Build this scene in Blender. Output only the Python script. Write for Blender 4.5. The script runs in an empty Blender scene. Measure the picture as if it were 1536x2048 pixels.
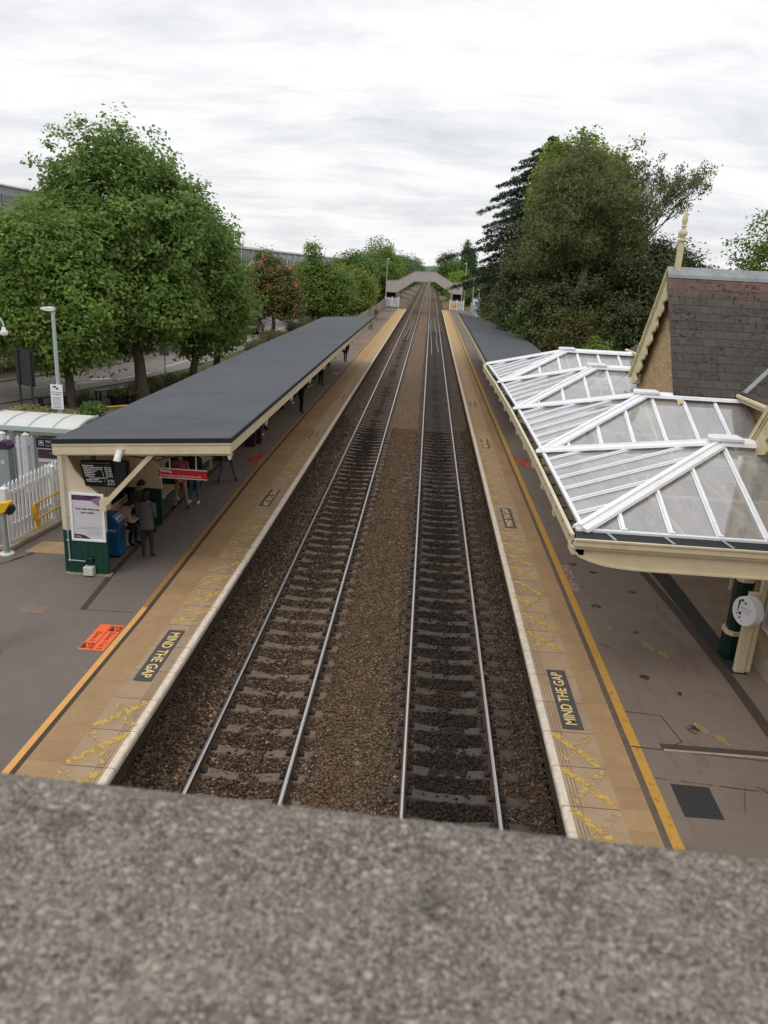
import bpy, bmesh, math, random
import numpy as np
from mathutils import Vector, Matrix, Euler
rng = np.random.default_rng(7); random.seed(7)
PI = math.pi
SC = bpy.context.scene
COL = SC.collection
ORG = {}

# ------------------------------------------------------------------ mesh builder
class MB:
    def __init__(s): s.v=[]; s.f=[]; s.m=[]
    def add(s, vs, fs, mi=0):
        o=len(s.v); s.v.extend([tuple(a) for a in vs]); s.f.extend([tuple(i+o for i in f) for f in fs]); s.m.extend([mi]*len(fs)); return s
    def box(s,x0,x1,y0,y1,z0,z1,mi=0):
        vs=[(x0,y0,z0),(x1,y0,z0),(x1,y1,z0),(x0,y1,z0),(x0,y0,z1),(x1,y0,z1),(x1,y1,z1),(x0,y1,z1)]
        return s.add(vs,[(0,3,2,1),(4,5,6,7),(0,1,5,4),(1,2,6,5),(2,3,7,6),(3,0,4,7)],mi)
    def bar(s,a,b,w,h,up=(0,0,1),mi=0,off=0.0):
        """box section from a to b: width w (sideways), height h (along up), shifted off along up"""
        a=Vector(a);b=Vector(b);d=(b-a).normalized();u=Vector(up);sd=d.cross(u).normalized();u=sd.cross(d).normalized()
        vs=[]
        for p in (a,b):
            for i,j in ((-1,-1),(1,-1),(1,1),(-1,1)): vs.append(p+sd*(i*w/2)+u*(j*h/2+off))
        return s.add(vs,[(0,1,2,3),(7,6,5,4),(0,4,5,1),(1,5,6,2),(2,6,7,3),(3,7,4,0)],mi)
    def tube(s,pts,r,n=8,mi=0,caps=True):
        pts=[Vector(p) for p in pts]; k=len(pts); rr=r if hasattr(r,'__len__') else [r]*k
        vs=[];ref=None
        for i,p in enumerate(pts):
            d=(pts[min(i+1,k-1)]-pts[max(i-1,0)]).normalized()
            if ref is None:
                ref=Vector((0,0,1)) if abs(d.z)<.9 else Vector((1,0,0))
                ref=(ref-d*ref.dot(d)).normalized()
            else:
                ref=(ref-d*ref.dot(d)); ref=ref.normalized() if ref.length>1e-5 else d.orthogonal().normalized()
            o=d.cross(ref)
            for j in range(n):
                t=2*PI*j/n; vs.append(p+(ref*math.cos(t)+o*math.sin(t))*rr[i])
        fs=[]
        for i in range(k-1):
            for j in range(n):
                fs.append((i*n+j,i*n+(j+1)%n,(i+1)*n+(j+1)%n,(i+1)*n+j))
        if caps: fs.append(tuple(range(n-1,-1,-1))); fs.append(tuple((k-1)*n+j for j in range(n)))
        return s.add(vs,fs,mi)
    def lathe(s,c,prof,n=16,axis='z',mi=0,sx=1,sy=1):
        c=Vector(c);vs=[]
        for (r,h) in prof:
            for j in range(n):
                t=2*PI*j/n; a=r*math.cos(t)*sx;b=r*math.sin(t)*sy
                vs.append(c+Vector({'z':(a,b,h),'x':(h,a,b),'y':(a,h,b)}[axis]))
        fs=[]
        for i in range(len(prof)-1):
            for j in range(n): fs.append((i*n+j,i*n+(j+1)%n,(i+1)*n+(j+1)%n,(i+1)*n+j))
        fs.append(tuple(range(n-1,-1,-1))); fs.append(tuple((len(prof)-1)*n+j for j in range(n)))
        return s.add(vs,fs,mi)
    def prism(s,poly,d,mi=0):
        """closed polygon (3-D points) pushed along vector d"""
        n=len(poly);d=Vector(d);vs=[Vector(p) for p in poly]+[Vector(p)+d for p in poly]
        fs=[tuple(range(n-1,-1,-1)),tuple(range(n,2*n))]+[(i,(i+1)%n,n+(i+1)%n,n+i) for i in range(n)]
        return s.add(vs,fs,mi)
    def quad(s,a,b,c,d,mi=0): return s.add([a,b,c,d],[(0,1,2,3)],mi)
    def ell(s,c,r,n=12,k=8,mi=0):
        prof=[(max(1e-3,math.sin(PI*i/k)),-math.cos(PI*i/k)) for i in range(k+1)]
        o=len(s.v); s.lathe((0,0,0),prof,n,mi=mi)
        for i in range(o,len(s.v)):
            v=s.v[i]; s.v[i]=(c[0]+v[0]*r[0],c[1]+v[1]*r[1],c[2]+v[2]*r[2])
        return s
    def tf(s,M):
        s.v=[tuple(M@Vector(v)) for v in s.v]; return s

def link(o,parent=None,loc=None):
    COL.objects.link(o)
    if parent is not None: o.parent=parent
    if loc is not None: o.location=loc
    return o

def build(mb,name,mats,parent=None,world=True,smooth=False,bevel=0,normals=True):
    """ONE mesh object; vertices given in world coordinates when world (parents are unrotated)"""
    org=Vector((0,0,0))
    if parent is not None and world: org=ORG.get(parent.name,Vector((0,0,0)))
    me=bpy.data.meshes.new(name)
    me.from_pydata([tuple(Vector(v)-org) for v in mb.v],[],mb.f)
    if not isinstance(mats,(list,tuple)): mats=[mats]
    for m in mats: me.materials.append(m)
    if any(mb.m): me.polygons.foreach_set('material_index',mb.m)
    if normals:
        bm=bmesh.new();bm.from_mesh(me);bmesh.ops.recalc_face_normals(bm,faces=bm.faces)
        bm.to_mesh(me);bm.free()
    if smooth: me.polygons.foreach_set('use_smooth',[True]*len(me.polygons))
    me.update()
    o=bpy.data.objects.new(name,me); link(o,parent); ORG[o.name]=org
    if bevel:
        b=o.modifiers.new('bevel','BEVEL');b.width=bevel;b.segments=1;b.limit_method='ANGLE';b.angle_limit=.7
    if smooth and smooth!='all': 
        try: me.set_sharp_from_angle(angle=math.radians(40))
        except Exception: pass
    return o

def tag(o,label,cat,group=None,kind=None):
    o['label']=label;o['category']=cat
    if group:o['group']=group
    if kind:o['kind']=kind
    return o
def thing(name,label,cat,loc=(0,0,0),group=None,rotz=0):
    o=bpy.data.objects.new(name,None);link(o,None,loc);o.rotation_euler=(0,0,rotz);o.empty_display_size=.1
    ORG[o.name]=Vector(loc); return tag(o,label,cat,group)
def struct(name,mb,mats,label=None,**k):
    o=build(mb,name,mats,**k);o['kind']='structure'
    if label:o['label']=label
    return o
def dup(root,loc,rotz=None,label=None,group=None,first=None):
    kids={}
    for o in ALLKIDS(root): pass
    r=root.copy();COL.objects.link(r);r.location=loc
    if rotz is not None:r.rotation_euler=(0,0,rotz)
    if label:r['label']=label
    if group:r['group']=group
    for ch in root.children:
        c=ch.copy();COL.objects.link(c);c.parent=r
        for g in ch.children:
            d=g.copy();COL.objects.link(d);d.parent=c
    return r
def ALLKIDS(o): return []

def np_mesh(name,V,F,mats,mi=None,parent=None,smooth=False):
    """fast mesh from arrays; F is (n,k)"""
    me=bpy.data.meshes.new(name);n,k=F.shape
    me.vertices.add(len(V));me.vertices.foreach_set('co',V.astype(np.float32).ravel())
    me.loops.add(n*k);me.loops.foreach_set('vertex_index',F.astype(np.int32).ravel())
    me.polygons.add(n);me.polygons.foreach_set('loop_start',np.arange(0,n*k,k,dtype=np.int32))
    try: me.polygons.foreach_set('loop_total',np.full(n,k,dtype=np.int32))
    except Exception: pass
    if not isinstance(mats,(list,tuple)):mats=[mats]
    for m in mats:me.materials.append(m)
    if mi is not None: me.polygons.foreach_set('material_index',np.asarray(mi,dtype=np.int32))
    me.update(calc_edges=True);me.validate()
    o=bpy.data.objects.new(name,me);link(o,parent)
    if smooth: me.polygons.foreach_set('use_smooth',[True]*len(me.polygons))
    ORG[o.name]=ORG.get(parent.name,Vector((0,0,0))) if parent else Vector((0,0,0))
    return o

# ------------------------------------------------------------------ materials
class NT:
    def __init__(s,name):
        s.m=bpy.data.materials.new(name);s.m.use_nodes=True;s.t=s.m.node_tree;s.t.nodes.clear()
        s.out=s.n('ShaderNodeOutputMaterial')
    def n(s,k,**a):
        x=s.t.nodes.new(k)
        for q,v in a.items():setattr(x,q,v)
        return x
    def l(s,a,b): s.t.links.new(a,b)
    def set(s,sock,v):
        if isinstance(v,bpy.types.NodeSocket): s.l(v,sock)
        elif isinstance(v,(tuple,list)) and len(v)==3 and sock.type=='RGBA': sock.default_value=(*v,1)
        else: sock.default_value=v
    def co(s): return s.n('ShaderNodeTexCoord').outputs['Object']
    def map(s,v,scale=(1,1,1),loc=(0,0,0),rot=(0,0,0)):
        x=s.n('ShaderNodeMapping');s.l(v,x.inputs[0]);x.inputs['Scale'].default_value=scale;x.inputs['Location'].default_value=loc;x.inputs['Rotation'].default_value=rot;return x.outputs[0]
    def noise(s,v,scale,detail=4,rough=.6,dist=0,col=False):
        x=s.n('ShaderNodeTexNoise');s.l(v,x.inputs['Vector']);x.inputs['Scale'].default_value=scale;x.inputs['Detail'].default_value=detail;x.inputs['Roughness'].default_value=rough;x.inputs['Distortion'].default_value=dist
        return x.outputs['Color' if col else 'Fac']
    def vor(s,v,scale,feature='F1',out='Distance',rand=1):
        x=s.n('ShaderNodeTexVoronoi',feature=feature);s.l(v,x.inputs['Vector']);x.inputs['Scale'].default_value=scale;x.inputs['Randomness'].default_value=rand;return x.outputs[out]
    def ramp(s,v,stops,interp='LINEAR'):
        x=s.n('ShaderNodeValToRGB');x.color_ramp.interpolation=interp
        e=x.color_ramp.elements
        while len(e)<len(stops):e.new(.5)
        for i,(p,c) in enumerate(stops):
            e[i].position=p;e[i].color=(*c,1) if hasattr(c,'__len__') else (c,c,c,1)
        s.l(v,x.inputs[0]);return x.outputs[0]
    def mix(s,f,a,b,mode='MIX'):
        x=s.n('ShaderNodeMix',data_type='RGBA',blend_type=mode);s.set(x.inputs[0],f);s.set(x.inputs[6],a);s.set(x.inputs[7],b);return x.outputs[2]
    def math(s,op,a,b=0,c=0,clamp=False):
        x=s.n('ShaderNodeMath',operation=op);x.use_clamp=clamp;s.set(x.inputs[0],a);s.set(x.inputs[1],b)
        s.set(x.inputs[2],c);return x.outputs[0]
    def rng(s,v,a,b,c=0,d=1):
        x=s.n('ShaderNodeMapRange');s.set(x.inputs[0],v);x.inputs[1].default_value=a;x.inputs[2].default_value=b;x.inputs[3].default_value=c;x.inputs[4].default_value=d;return x.outputs[0]
    def xyz(s,v):
        x=s.n('ShaderNodeSeparateXYZ');s.l(v,x.inputs[0]);return x.outputs
    def bump(s,h,strength=.5,dist=.01):
        x=s.n('ShaderNodeBump');s.l(h,x.inputs['Height']);x.inputs['Strength'].default_value=strength;x.inputs['Distance'].default_value=dist;return x.outputs[0]
    def bsdf(s,col,rough=.7,metal=0,normal=None,spec=.5,**k):
        x=s.n('ShaderNodeBsdfPrincipled');s.set(x.inputs['Base Color'],col);s.set(x.inputs['Roughness'],rough);s.set(x.inputs['Metallic'],metal);x.inputs['Specular IOR Level'].default_value=spec
        if normal is not None:s.l(normal,x.inputs['Normal'])
        for q,v in k.items(): s.set(x.inputs[q.replace('_',' ')],v)
        return x.outputs[0]
    def done(s,sh): s.l(sh,s.out.inputs['Surface']);return s.m

def S(r,g,b):
    f=lambda c:(c/255/12.92) if c<=10 else ((c/255+.055)/1.055)**2.4
    return (f(r),f(g),f(b))
def sc(c,k): return tuple(x*k for x in c)

def simple(name,col,rough=.6,var=.18,scale=6,bump=.15,metal=0,bs=60,dirt=None,dirt_amt=.35,spec=.4):
    """painted/plain surface: slight tone variation, fine bump, optional dirt patches"""
    t=NT(name);co=t.co()
    n=t.noise(co,scale,5,.6)
    c=t.mix(t.rng(n,.3,.7),sc(col,1-var),sc(col,1+var*.6))
    if dirt is not None:
        d=t.noise(co,scale*.6,6,.7);c=t.mix(t.rng(d,.5,.75,0,dirt_amt),c,dirt)
    b=t.bump(t.noise(co,bs,3),bump,.004)
    return t.done(t.bsdf(c,rough,metal,b,spec))

M={}
# ------------------------------------------------------------------ material library
def m_asphalt(name,base,side):
    t=NT(name);co=t.co();x=t.xyz(co)
    big=t.noise(co,.35,5,.6);mid=t.noise(co,2.2,5,.65);fine=t.noise(co,160,2,.5)
    c=t.mix(t.rng(big,.3,.7),sc(base,.84),sc(base,1.12))
    c=t.mix(t.rng(mid,.35,.75,0,.4),c,sc(base,.74))
    gr=t.noise(co,70,3,.7);c=t.mix(t.rng(gr,.35,.7,0,.5),c,sc(base,.7));c=t.mix(t.rng(fine,.35,.7,0,.5),c,sc(base,1.4))
    # reinstated patches with their own tone, and dried gum / drip spots
    pv=t.vor(t.map(co,(.28,.16,.3)),1,'F1','Color',.9)
    px=t.xyz(pv)[0];c=t.mix(t.rng(px,.55,.56,0,.16),c,sc(base,.62))
    sp=t.vor(co,2.6,'F1','Distance');c=t.mix(t.rng(sp,.02,.055,.55,0),c,sc(base,.45))
    sp2=t.vor(t.map(co,(1,1,1),(4,7,0)),4.1,'F1','Distance');c=t.mix(t.rng(sp2,.012,.03,.4,0),c,sc(base,1.7))
    if side=='right':
        st=t.noise(t.map(co,(1.6,.22,1)),1.0,5,.6,1.5);c=t.mix(t.rng(st,.58,.68,0,.35),c,S(105,74,58))
        cr=t.vor(t.map(co,(.9,.45,1)),1.1,'DISTANCE_TO_EDGE');wob=t.noise(co,1.3,4)
        c=t.mix(t.math('MULTIPLY',t.rng(cr,.004,.014,1,0),t.rng(wob,.54,.62,0,.75)),c,sc(base,.35))
    else:
        st=t.noise(co,.8,5,.6,1);c=t.mix(t.rng(st,.55,.75,0,.3),c,sc(base,1.25))
    nb=t.bump(t.noise(co,240,2),.35,.003)
    return t.done(t.bsdf(c,t.rng(mid,.3,.7,.72,.95),0,nb,.3))
M['asphalt_l']=m_asphalt('asphalt_dark',S(112,103,97),'left')
M['asphalt_r']=m_asphalt('asphalt_brown',S(118,105,94),'right')

def m_slabs(name,base,pitch,stud):
    """paving: joints across every pitch metres; stud = tactile blister bumps"""
    t=NT(name);co=t.co();x=t.xyz(co)
    k=t.math('DIVIDE',x[1],pitch);fr=t.math('FRACT',k);
    j=t.math('MINIMUM',fr,t.math('SUBTRACT',1,fr))
    wn=t.n('ShaderNodeTexWhiteNoise',noise_dimensions='1D');t.l(t.math('FLOOR',k),wn.inputs['W'])
    c=t.mix(wn.outputs['Value'],sc(base,.88),sc(base,1.1))
    big=t.noise(co,1.1,5,.65);c=t.mix(t.rng(big,.35,.75,0,.7),c,sc(base,.62));dt=t.noise(co,5,6,.7);c=t.mix(t.rng(dt,.52,.75,0,.5),c,S(112,92,72))
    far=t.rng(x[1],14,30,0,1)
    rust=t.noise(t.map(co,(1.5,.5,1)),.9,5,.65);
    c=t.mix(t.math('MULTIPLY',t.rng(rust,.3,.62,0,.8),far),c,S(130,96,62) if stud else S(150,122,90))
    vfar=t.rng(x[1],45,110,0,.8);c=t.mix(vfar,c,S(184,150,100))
    fine=t.noise(co,140,2);c=t.mix(t.rng(fine,.3,.7,0,.25),c,sc(base,1.3))
    sp=t.vor(co,3.3);c=t.mix(t.rng(sp,.03,.07,.5,0),c,sc(base,.5))
    c=t.mix(t.rng(j,.006,.012,.35 if stud else .8,0),c,S(60,46,34))
    h=t.noise(co,200,2)
    if stud:
        v=t.map(co,(15,15,15));sx=t.xyz(v)
        fx=t.math('SUBTRACT',t.math('FRACT',sx[0]),.5);fy=t.math('SUBTRACT',t.math('FRACT',sx[1]),.5)
        d=t.math('SQRT',t.math('ADD',t.math('MULTIPLY',fx,fx),t.math('MULTIPLY',fy,fy)))
        dot=t.rng(d,.2,.34,1,0);h=t.math('ADD',t.math('MULTIPLY',h,.15),dot)
        c=t.mix(t.math('MULTIPLY',dot,.25),c,sc(base,.7))
    else:
        g=t.math('FRACT',t.math('MULTIPLY',x[0],1.0))
    nb=t.bump(h,.5,.004)
    return t.done(t.bsdf(c,.82,0,nb,.3))
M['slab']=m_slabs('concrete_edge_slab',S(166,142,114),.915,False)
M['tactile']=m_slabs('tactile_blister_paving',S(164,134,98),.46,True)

def m_white_edge():
    t=NT('worn_white_paint');co=t.co();x=t.xyz(co)
    n=t.noise(co,9,6,.7);fr=t.math('FRACT',t.math('DIVIDE',x[1],.915))
    c=t.mix(t.rng(n,.35,.7),S(226,215,200),S(190,172,150))
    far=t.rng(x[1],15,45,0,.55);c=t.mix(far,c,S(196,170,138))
    c=t.mix(t.rng(t.noise(co,30,4,.7),.6,.72,0,.7),c,S(110,90,72))
    c=t.mix(t.rng(t.math('MINIMUM',fr,t.math('SUBTRACT',1,fr)),.004,.012,.8,0),c,S(80,62,48))
    return t.done(t.bsdf(c,.8,0,t.bump(n,.5,.02),.3))
M['white_edge']=m_white_edge()

def m_worn(name,col,thr,scale,under,streak=(1,1,1)):
    """worn road paint: the paint is missing where it has rubbed off (real holes)"""
    t=NT(name);co=t.co()
    n=t.noise(t.map(co,streak),scale,6,.75);m=t.rng(n,thr,thr+.12,0,1)
    c=t.mix(t.noise(co,8,4),sc(col,.8),sc(col,1.12))
    p=t.bsdf(c,.75,0,None,.3);tr=t.n('ShaderNodeBsdfTransparent').outputs[0]
    x=t.n('ShaderNodeMixShader');t.l(m,x.inputs[0]);t.l(tr,x.inputs[1]);t.l(p,x.inputs[2])
    return t.done(x.outputs[0])
M['yellow_line']=m_worn('yellow_line_paint',S(186,142,66),.3,8,None)
M['dull_line']=m_worn('dull_rusty_line_paint',S(160,118,68),.3,6,None)
M['orange_line']=m_worn('orange_yellow_line_paint',S(216,160,92),.1,7,None)
M['cross_yellow']=m_worn('faded_yellow_paint',S(198,162,82),.40,11,None)
M['cross_pale']=m_worn('rubbed_pale_paint',S(188,160,110),.44,11,None)
M['keep_clear']=m_worn('rubbed_keep_clear_paint',S(178,140,124),.36,14,None)
M['foot_yellow']=m_worn('footprint_yellow',S(200,152,62),.32,14,None)
M['mtg_text']=m_worn('cream_stencil_lettering',S(222,192,128),.25,22,None)
M['mtg_worn']=m_worn('worn_grey_plate',S(66,62,60),.45,7,None)
M['mtg_plate']=simple('grey_stencil_plate',S(74,72,74),.8,.2,6,.2,dirt=S(96,84,70),dirt_amt=.4)
M['orange_sign']=simple('orange_vinyl',S(240,104,52),.5,.08,3,.05)
M['orange_worn']=simple('scuffed_orange_vinyl',S(205,84,44),.6,.25,4,.05,dirt=S(110,80,60),dirt_amt=.6)
M['sign_dark']=simple('dark_print',S(70,42,30),.6,.05)
M['stain']=m_worn('dark_oil_stain',S(58,50,44),.42,5,None)
M['stain_pale']=m_worn('pale_dried_spill',S(160,150,136),.52,7,None)
M['rubber_mat']=simple('black_patch_tarmac',S(50,50,50),.9,.25,30,.6,bs=200)
M['drain']=simple('rusty_drain_grating',S(86,74,60),.7,.3,20,.4,.3)
M['pale_slab']=simple('sandy_ramp_slab',S(168,140,106),.85,.2,3,.2,dirt=S(110,92,74))
M['kerb']=simple('concrete_kerb',S(160,145,128),.85,.18,5,.3,dirt=S(100,88,74))
M['brown_band']=simple('brown_tarmac_band',S(98,84,72),.9,.2,6,.3)
M['brown_line']=simple('dark_tarmac_joint',S(72,60,52),.9,.2,6,.3)

def m_brick(name,c1,c2,mortar,sx=1,axis='xz',dirt=None,row=.075,bw=.225):
    t=NT(name);co=t.co();x=t.xyz(co);cb=t.n('ShaderNodeCombineXYZ')
    a,b={'xz':(0,2),'yz':(1,2)}[axis]
    t.l(x[a],cb.inputs[0]);t.l(x[b],cb.inputs[1])
    br=t.n('ShaderNodeTexBrick');t.l(cb.outputs[0],br.inputs['Vector'])
    br.inputs['Color1'].default_value=(*c1,1);br.inputs['Color2'].default_value=(*c2,1);br.inputs['Mortar'].default_value=(*mortar,1)
    br.inputs['Scale'].default_value=1;br.inputs['Mortar Size'].default_value=.006;br.inputs['Brick Width'].default_value=bw;br.inputs['Row Height'].default_value=row
    br.inputs['Bias'].default_value=-.1
    c=br.outputs['Color'];n=t.noise(co,3,5,.65);c=t.mix(t.rng(n,.4,.75,0,.5),c,dirt or sc(c1,.5))
    nb=t.bump(t.math('SUBTRACT',t.noise(co,90,2),t.math('MULTIPLY',br.outputs['Fac'],1.2)),.6,.006)
    return t.done(t.bsdf(c,.9,0,nb,.25))
M['brick_cream']=m_brick('cream_buff_brick',S(198,172,132),S(174,146,108),S(130,106,82),axis='yz',dirt=S(120,92,66))
M['brick_cream_x']=m_brick('cream_buff_brick_return',S(198,172,132),S(174,146,108),S(130,106,82),axis='xz',dirt=S(120,92,66))
M['brick_dark']=m_brick('sooty_platform_wall_brick',S(84,70,60),S(66,54,47),S(48,40,35),axis='yz',dirt=S(45,36,30))

def m_ballast(name):
    t=NT(name);co=t.co();x=t.xyz(co)
    v=t.vor(co,17,'F1','Color');vd=t.vor(co,17,'F1','Distance');s=t.xyz(v)[0]
    ran=t.n('ShaderNodeNewGeometry').outputs['Random Per Island']
    r=t.math('FRACT',t.math('ADD',t.math('MULTIPLY',ran,7.3),s))
    c=t.ramp(r,[(0,S(50,40,33)),(.4,S(88,71,57)),(.78,S(120,98,78)),(.95,S(152,130,110)),(1,S(182,166,148))])
    big=t.noise(co,.5,5,.6)
    # oil and brake dust between each pair of rails
    wob=t.math('MULTIPLY',t.math('SUBTRACT',t.noise(t.map(co,(1,.3,1)),1.2,4),.5),.8)
    xx=t.math('ADD',x[0],wob)
    def band(c0,w): return t.rng(t.math('ABSOLUTE',t.math('SUBTRACT',xx,c0)),w*.7,w*1.2,1,0)
    lf=t.rng(x[1],16,34,.25,.95)
    d=t.math('MULTIPLY',band(.85,.72),t.rng(big,.2,.6,1,.82))
    c=t.mix(t.math('MULTIPLY',d,.94),c,S(30,27,26))
    d2=t.math('MULTIPLY',band(-2.52,.75),lf);c=t.mix(t.math('MULTIPLY',d2,.88),c,S(36,31,29))
    d3=t.math('ADD',band(-4.0,.3),band(2.3,.55),0,True);c=t.mix(t.math('MULTIPLY',d3,.5),c,S(52,42,35))
    c=t.mix(t.rng(big,.55,.75,0,.3),c,S(96,72,52))
    d4=t.math('MULTIPLY',band(-.85,.7),.35);c=t.mix(d4,c,S(126,104,82))
    rust=t.noise(t.map(co,(1,.5,1)),.7,4);c=t.mix(t.math('MULTIPLY',t.rng(rust,.62,.72,0,.35),band(-.85,.6)),c,S(122,70,52))
    return t.done(t.bsdf(c,.92,0,t.bump(t.math('SUBTRACT',t.noise(co,60,3),vd),.8,.03),.2))
M['ballast']=m_ballast('granite_ballast')

M['rail_side']=simple('rusty_rail_steel',S(78,58,44),.8,.25,20,.4,.3)
M['rail_top']=simple('polished_rail_head',S(200,196,194),.34,.06,30,.05,1.0)
M['clip']=simple('dark_rail_clip',S(46,36,30),.8,.2)
M['sleeper_l']=simple('weathered_concrete_sleeper',S(116,101,86),.9,.25,8,.4,dirt=S(74,62,52),dirt_amt=.8)
M['sleeper_r']=simple('oily_concrete_sleeper',S(78,70,64),.88,.3,8,.4,dirt=S(50,44,40),dirt_amt=.8)

def m_felt():
    t=NT('grey_roofing_felt');co=t.co();x=t.xyz(co)
    base=S(80,83,88)
    n=t.noise(t.map(co,(.5,3.2,1)),1.1,6,.65);c=t.mix(t.rng(n,.3,.7),sc(base,.82),sc(base,1.14))
    n2=t.noise(co,.4,4);c=t.mix(t.rng(n2,.4,.7,0,.5),c,S(92,94,98))
    c=t.mix(t.rng(t.noise(t.map(co,(.6,9,1)),1.4,4,.7),.58,.72,0,.4),c,S(116,118,120))
    c=t.mix(t.rng(t.noise(t.map(co,(1,.7,1),(3,1,0)),.9,5,.7,.8),.56,.7,0,.35),c,S(64,66,68))
    k=t.math('FRACT',t.math('DIVIDE',x[1],1.02));c=t.mix(t.rng(k,.0,.016,.45,0),c,S(52,54,58))
    return t.done(t.bsdf(c,.85,0,t.bump(t.noise(co,120,3),.4,.004),.3))
M['felt']=m_felt()
M['felt_edge']=simple('black_felt_edge',S(34,36,40),.75,.15,6,.1)
M['cream']=simple('cream_gloss_paint',S(214,200,168),.45,.07,3,.06,dirt=S(160,140,104),dirt_amt=.35)
M['cream_board']=simple('weathered_cream_paint',S(206,194,156),.55,.12,5,.1,dirt=S(150,134,96),dirt_amt=.6)
M['cream_panel']=simple('cream_boarding',S(216,202,172),.5,.06,2,.05,dirt=S(176,154,116),dirt_amt=.4)
M['green']=simple('dark_green_paint',S(28,66,56),.35,.1,4,.05,dirt=S(18,44,38),dirt_amt=.5)
M['green_col']=simple('near_black_green_paint',S(14,42,32),.3,.1,4,.05)
M['white']=simple('white_powder_coat',S(238,240,243),.4,.04,4,.03,dirt=S(205,205,205),dirt_amt=.4)
M['white_paint']=simple('white_fence_paint',S(226,226,230),.5,.06,5,.08,dirt=S(176,176,176),dirt_amt=.45)
M['offwhite']=simple('grey_white_plastic',S(205,205,200),.45,.06)
M['yellow']=simple('yellow_gloss',S(226,176,38),.4,.08,6,.05,dirt=S(150,112,30),dirt_amt=.3)
M['steel']=simple('galvanised_steel',S(158,168,170),.5,.1,8,.1,.4)
M['post_grey']=simple('pale_grey_post_paint',S(170,182,182),.5,.06)
M['dark_grey']=simple('dark_grey_metal',S(52,54,58),.5,.1)
M['black']=simple('black_plastic',S(20,20,22),.4,.1)
M['screen']=simple('display_glass',S(16,16,17),.18,.05,bump=0)
def emit(name,col,k):
    t=NT(name);e=t.n('ShaderNodeEmission');e.inputs[0].default_value=(*col,1);e.inputs[1].default_value=k;return t.done(e.outputs[0])
M['screen_text']=emit('lit_screen_text',S(235,232,225),.62)
M['blue']=simple('blue_news_bin_plastic',S(28,88,136),.4,.1,4,.05)
M['blue_d']=simple('dark_blue_plastic',S(20,54,88),.45,.1)
M['print_white']=simple('white_print',S(235,235,235),.5,.03,bump=0)
M['print_black']=simple('black_print',S(35,33,36),.6,.05,bump=0)
M['print_grey']=simple('grey_print',S(120,120,124),.6,.05,bump=0)
M['paper']=simple('poster_paper',S(206,204,208),.35,.04,2,0)
M['purple']=simple('purple_print',S(74,50,80),.4,.05,bump=0)
M['mauve']=simple('mauve_print',S(146,118,140),.4,.05,bump=0)
M['red_sign']=simple('red_sign_face',S(204,36,48),.4,.05,bump=0)
M['navy']=simple('navy_machine_panel',S(36,42,58),.4,.06)
M['machine']=simple('grey_machine_case',S(150,152,156),.45,.06)
M['tan']=simple('tan_inner_boarding',S(168,138,96),.55,.1,3,.05)

def m_roof_slate(name,axis):
    """slates: courses down the slope (object z) and along the ridge; lichen, soot and the warmer top courses"""
    t=NT(name);co=t.co();x=t.xyz(co);cb=t.n('ShaderNodeCombineXYZ')
    t.l(x[axis],cb.inputs[0]);t.l(x[2],cb.inputs[1])
    br=t.n('ShaderNodeTexBrick');t.l(cb.outputs[0],br.inputs['Vector'])
    br.inputs['Color1'].default_value=(*S(84,77,69),1);br.inputs['Color2'].default_value=(*S(67,62,56),1);br.inputs['Mortar'].default_value=(*S(34,29,28),1)
    br.inputs['Scale'].default_value=1;br.inputs['Mortar Size'].default_value=.0065;br.inputs['Brick Width'].default_value=.36;br.inputs['Row Height'].default_value=.2;br.inputs['Mortar Smooth'].default_value=.2
    c=br.outputs['Color'];n=t.noise(co,1.6,5,.6)
    warm=t.math('ADD',t.rng(x[2],6.35,7.0,0,.75),t.rng(n,.55,.8,-.2,.2),0,True)
    c=t.mix(warm,c,S(128,92,78))
    wn=t.vor(t.map(co,(2.4,2.4,4.7)),1,'F1','Color',1);c=t.mix(t.math('MULTIPLY',t.xyz(wn)[1],.4),c,S(70,68,68))
    c=t.mix(t.rng(t.noise(t.map(co,(6,6,.5)),1,4),.5,.75,0,.4),c,S(60,52,48))
    l1=t.noise(co,9,5,.75);l2=t.noise(co,1.7,3);c=t.mix(t.math('MULTIPLY',t.rng(l1,.54,.58,0,1),t.rng(l2,.42,.55,0,1)),c,S(28,25,24))
    l3=t.noise(t.map(co,(1,1,1),(9,3,2)),12,4,.75);c=t.mix(t.rng(l3,.68,.72,0,.7),c,S(150,146,134))
    c=t.mix(t.rng(t.noise(co,2.3,4),.66,.74,0,.45),c,S(78,84,62))
    h=t.math('ADD',t.math('MULTIPLY',br.outputs['Fac'],-1),t.math('ADD',t.math('MULTIPLY',l1,.4),t.math('MULTIPLY',t.math('FRACT',t.math('DIVIDE',x[2],.2)),-.6)))
    return t.done(t.bsdf(c,.75,0,t.bump(h,.7,.012),.35))
M['slate']=m_roof_slate('old_slates_gable',0)
M['slate_main']=m_roof_slate('old_slates_main',1)
M['lead']=simple('lead_flashing',S(150,154,156),.55,.2,4,.15,.2,dirt=S(110,110,108),dirt_amt=.6)

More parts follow.
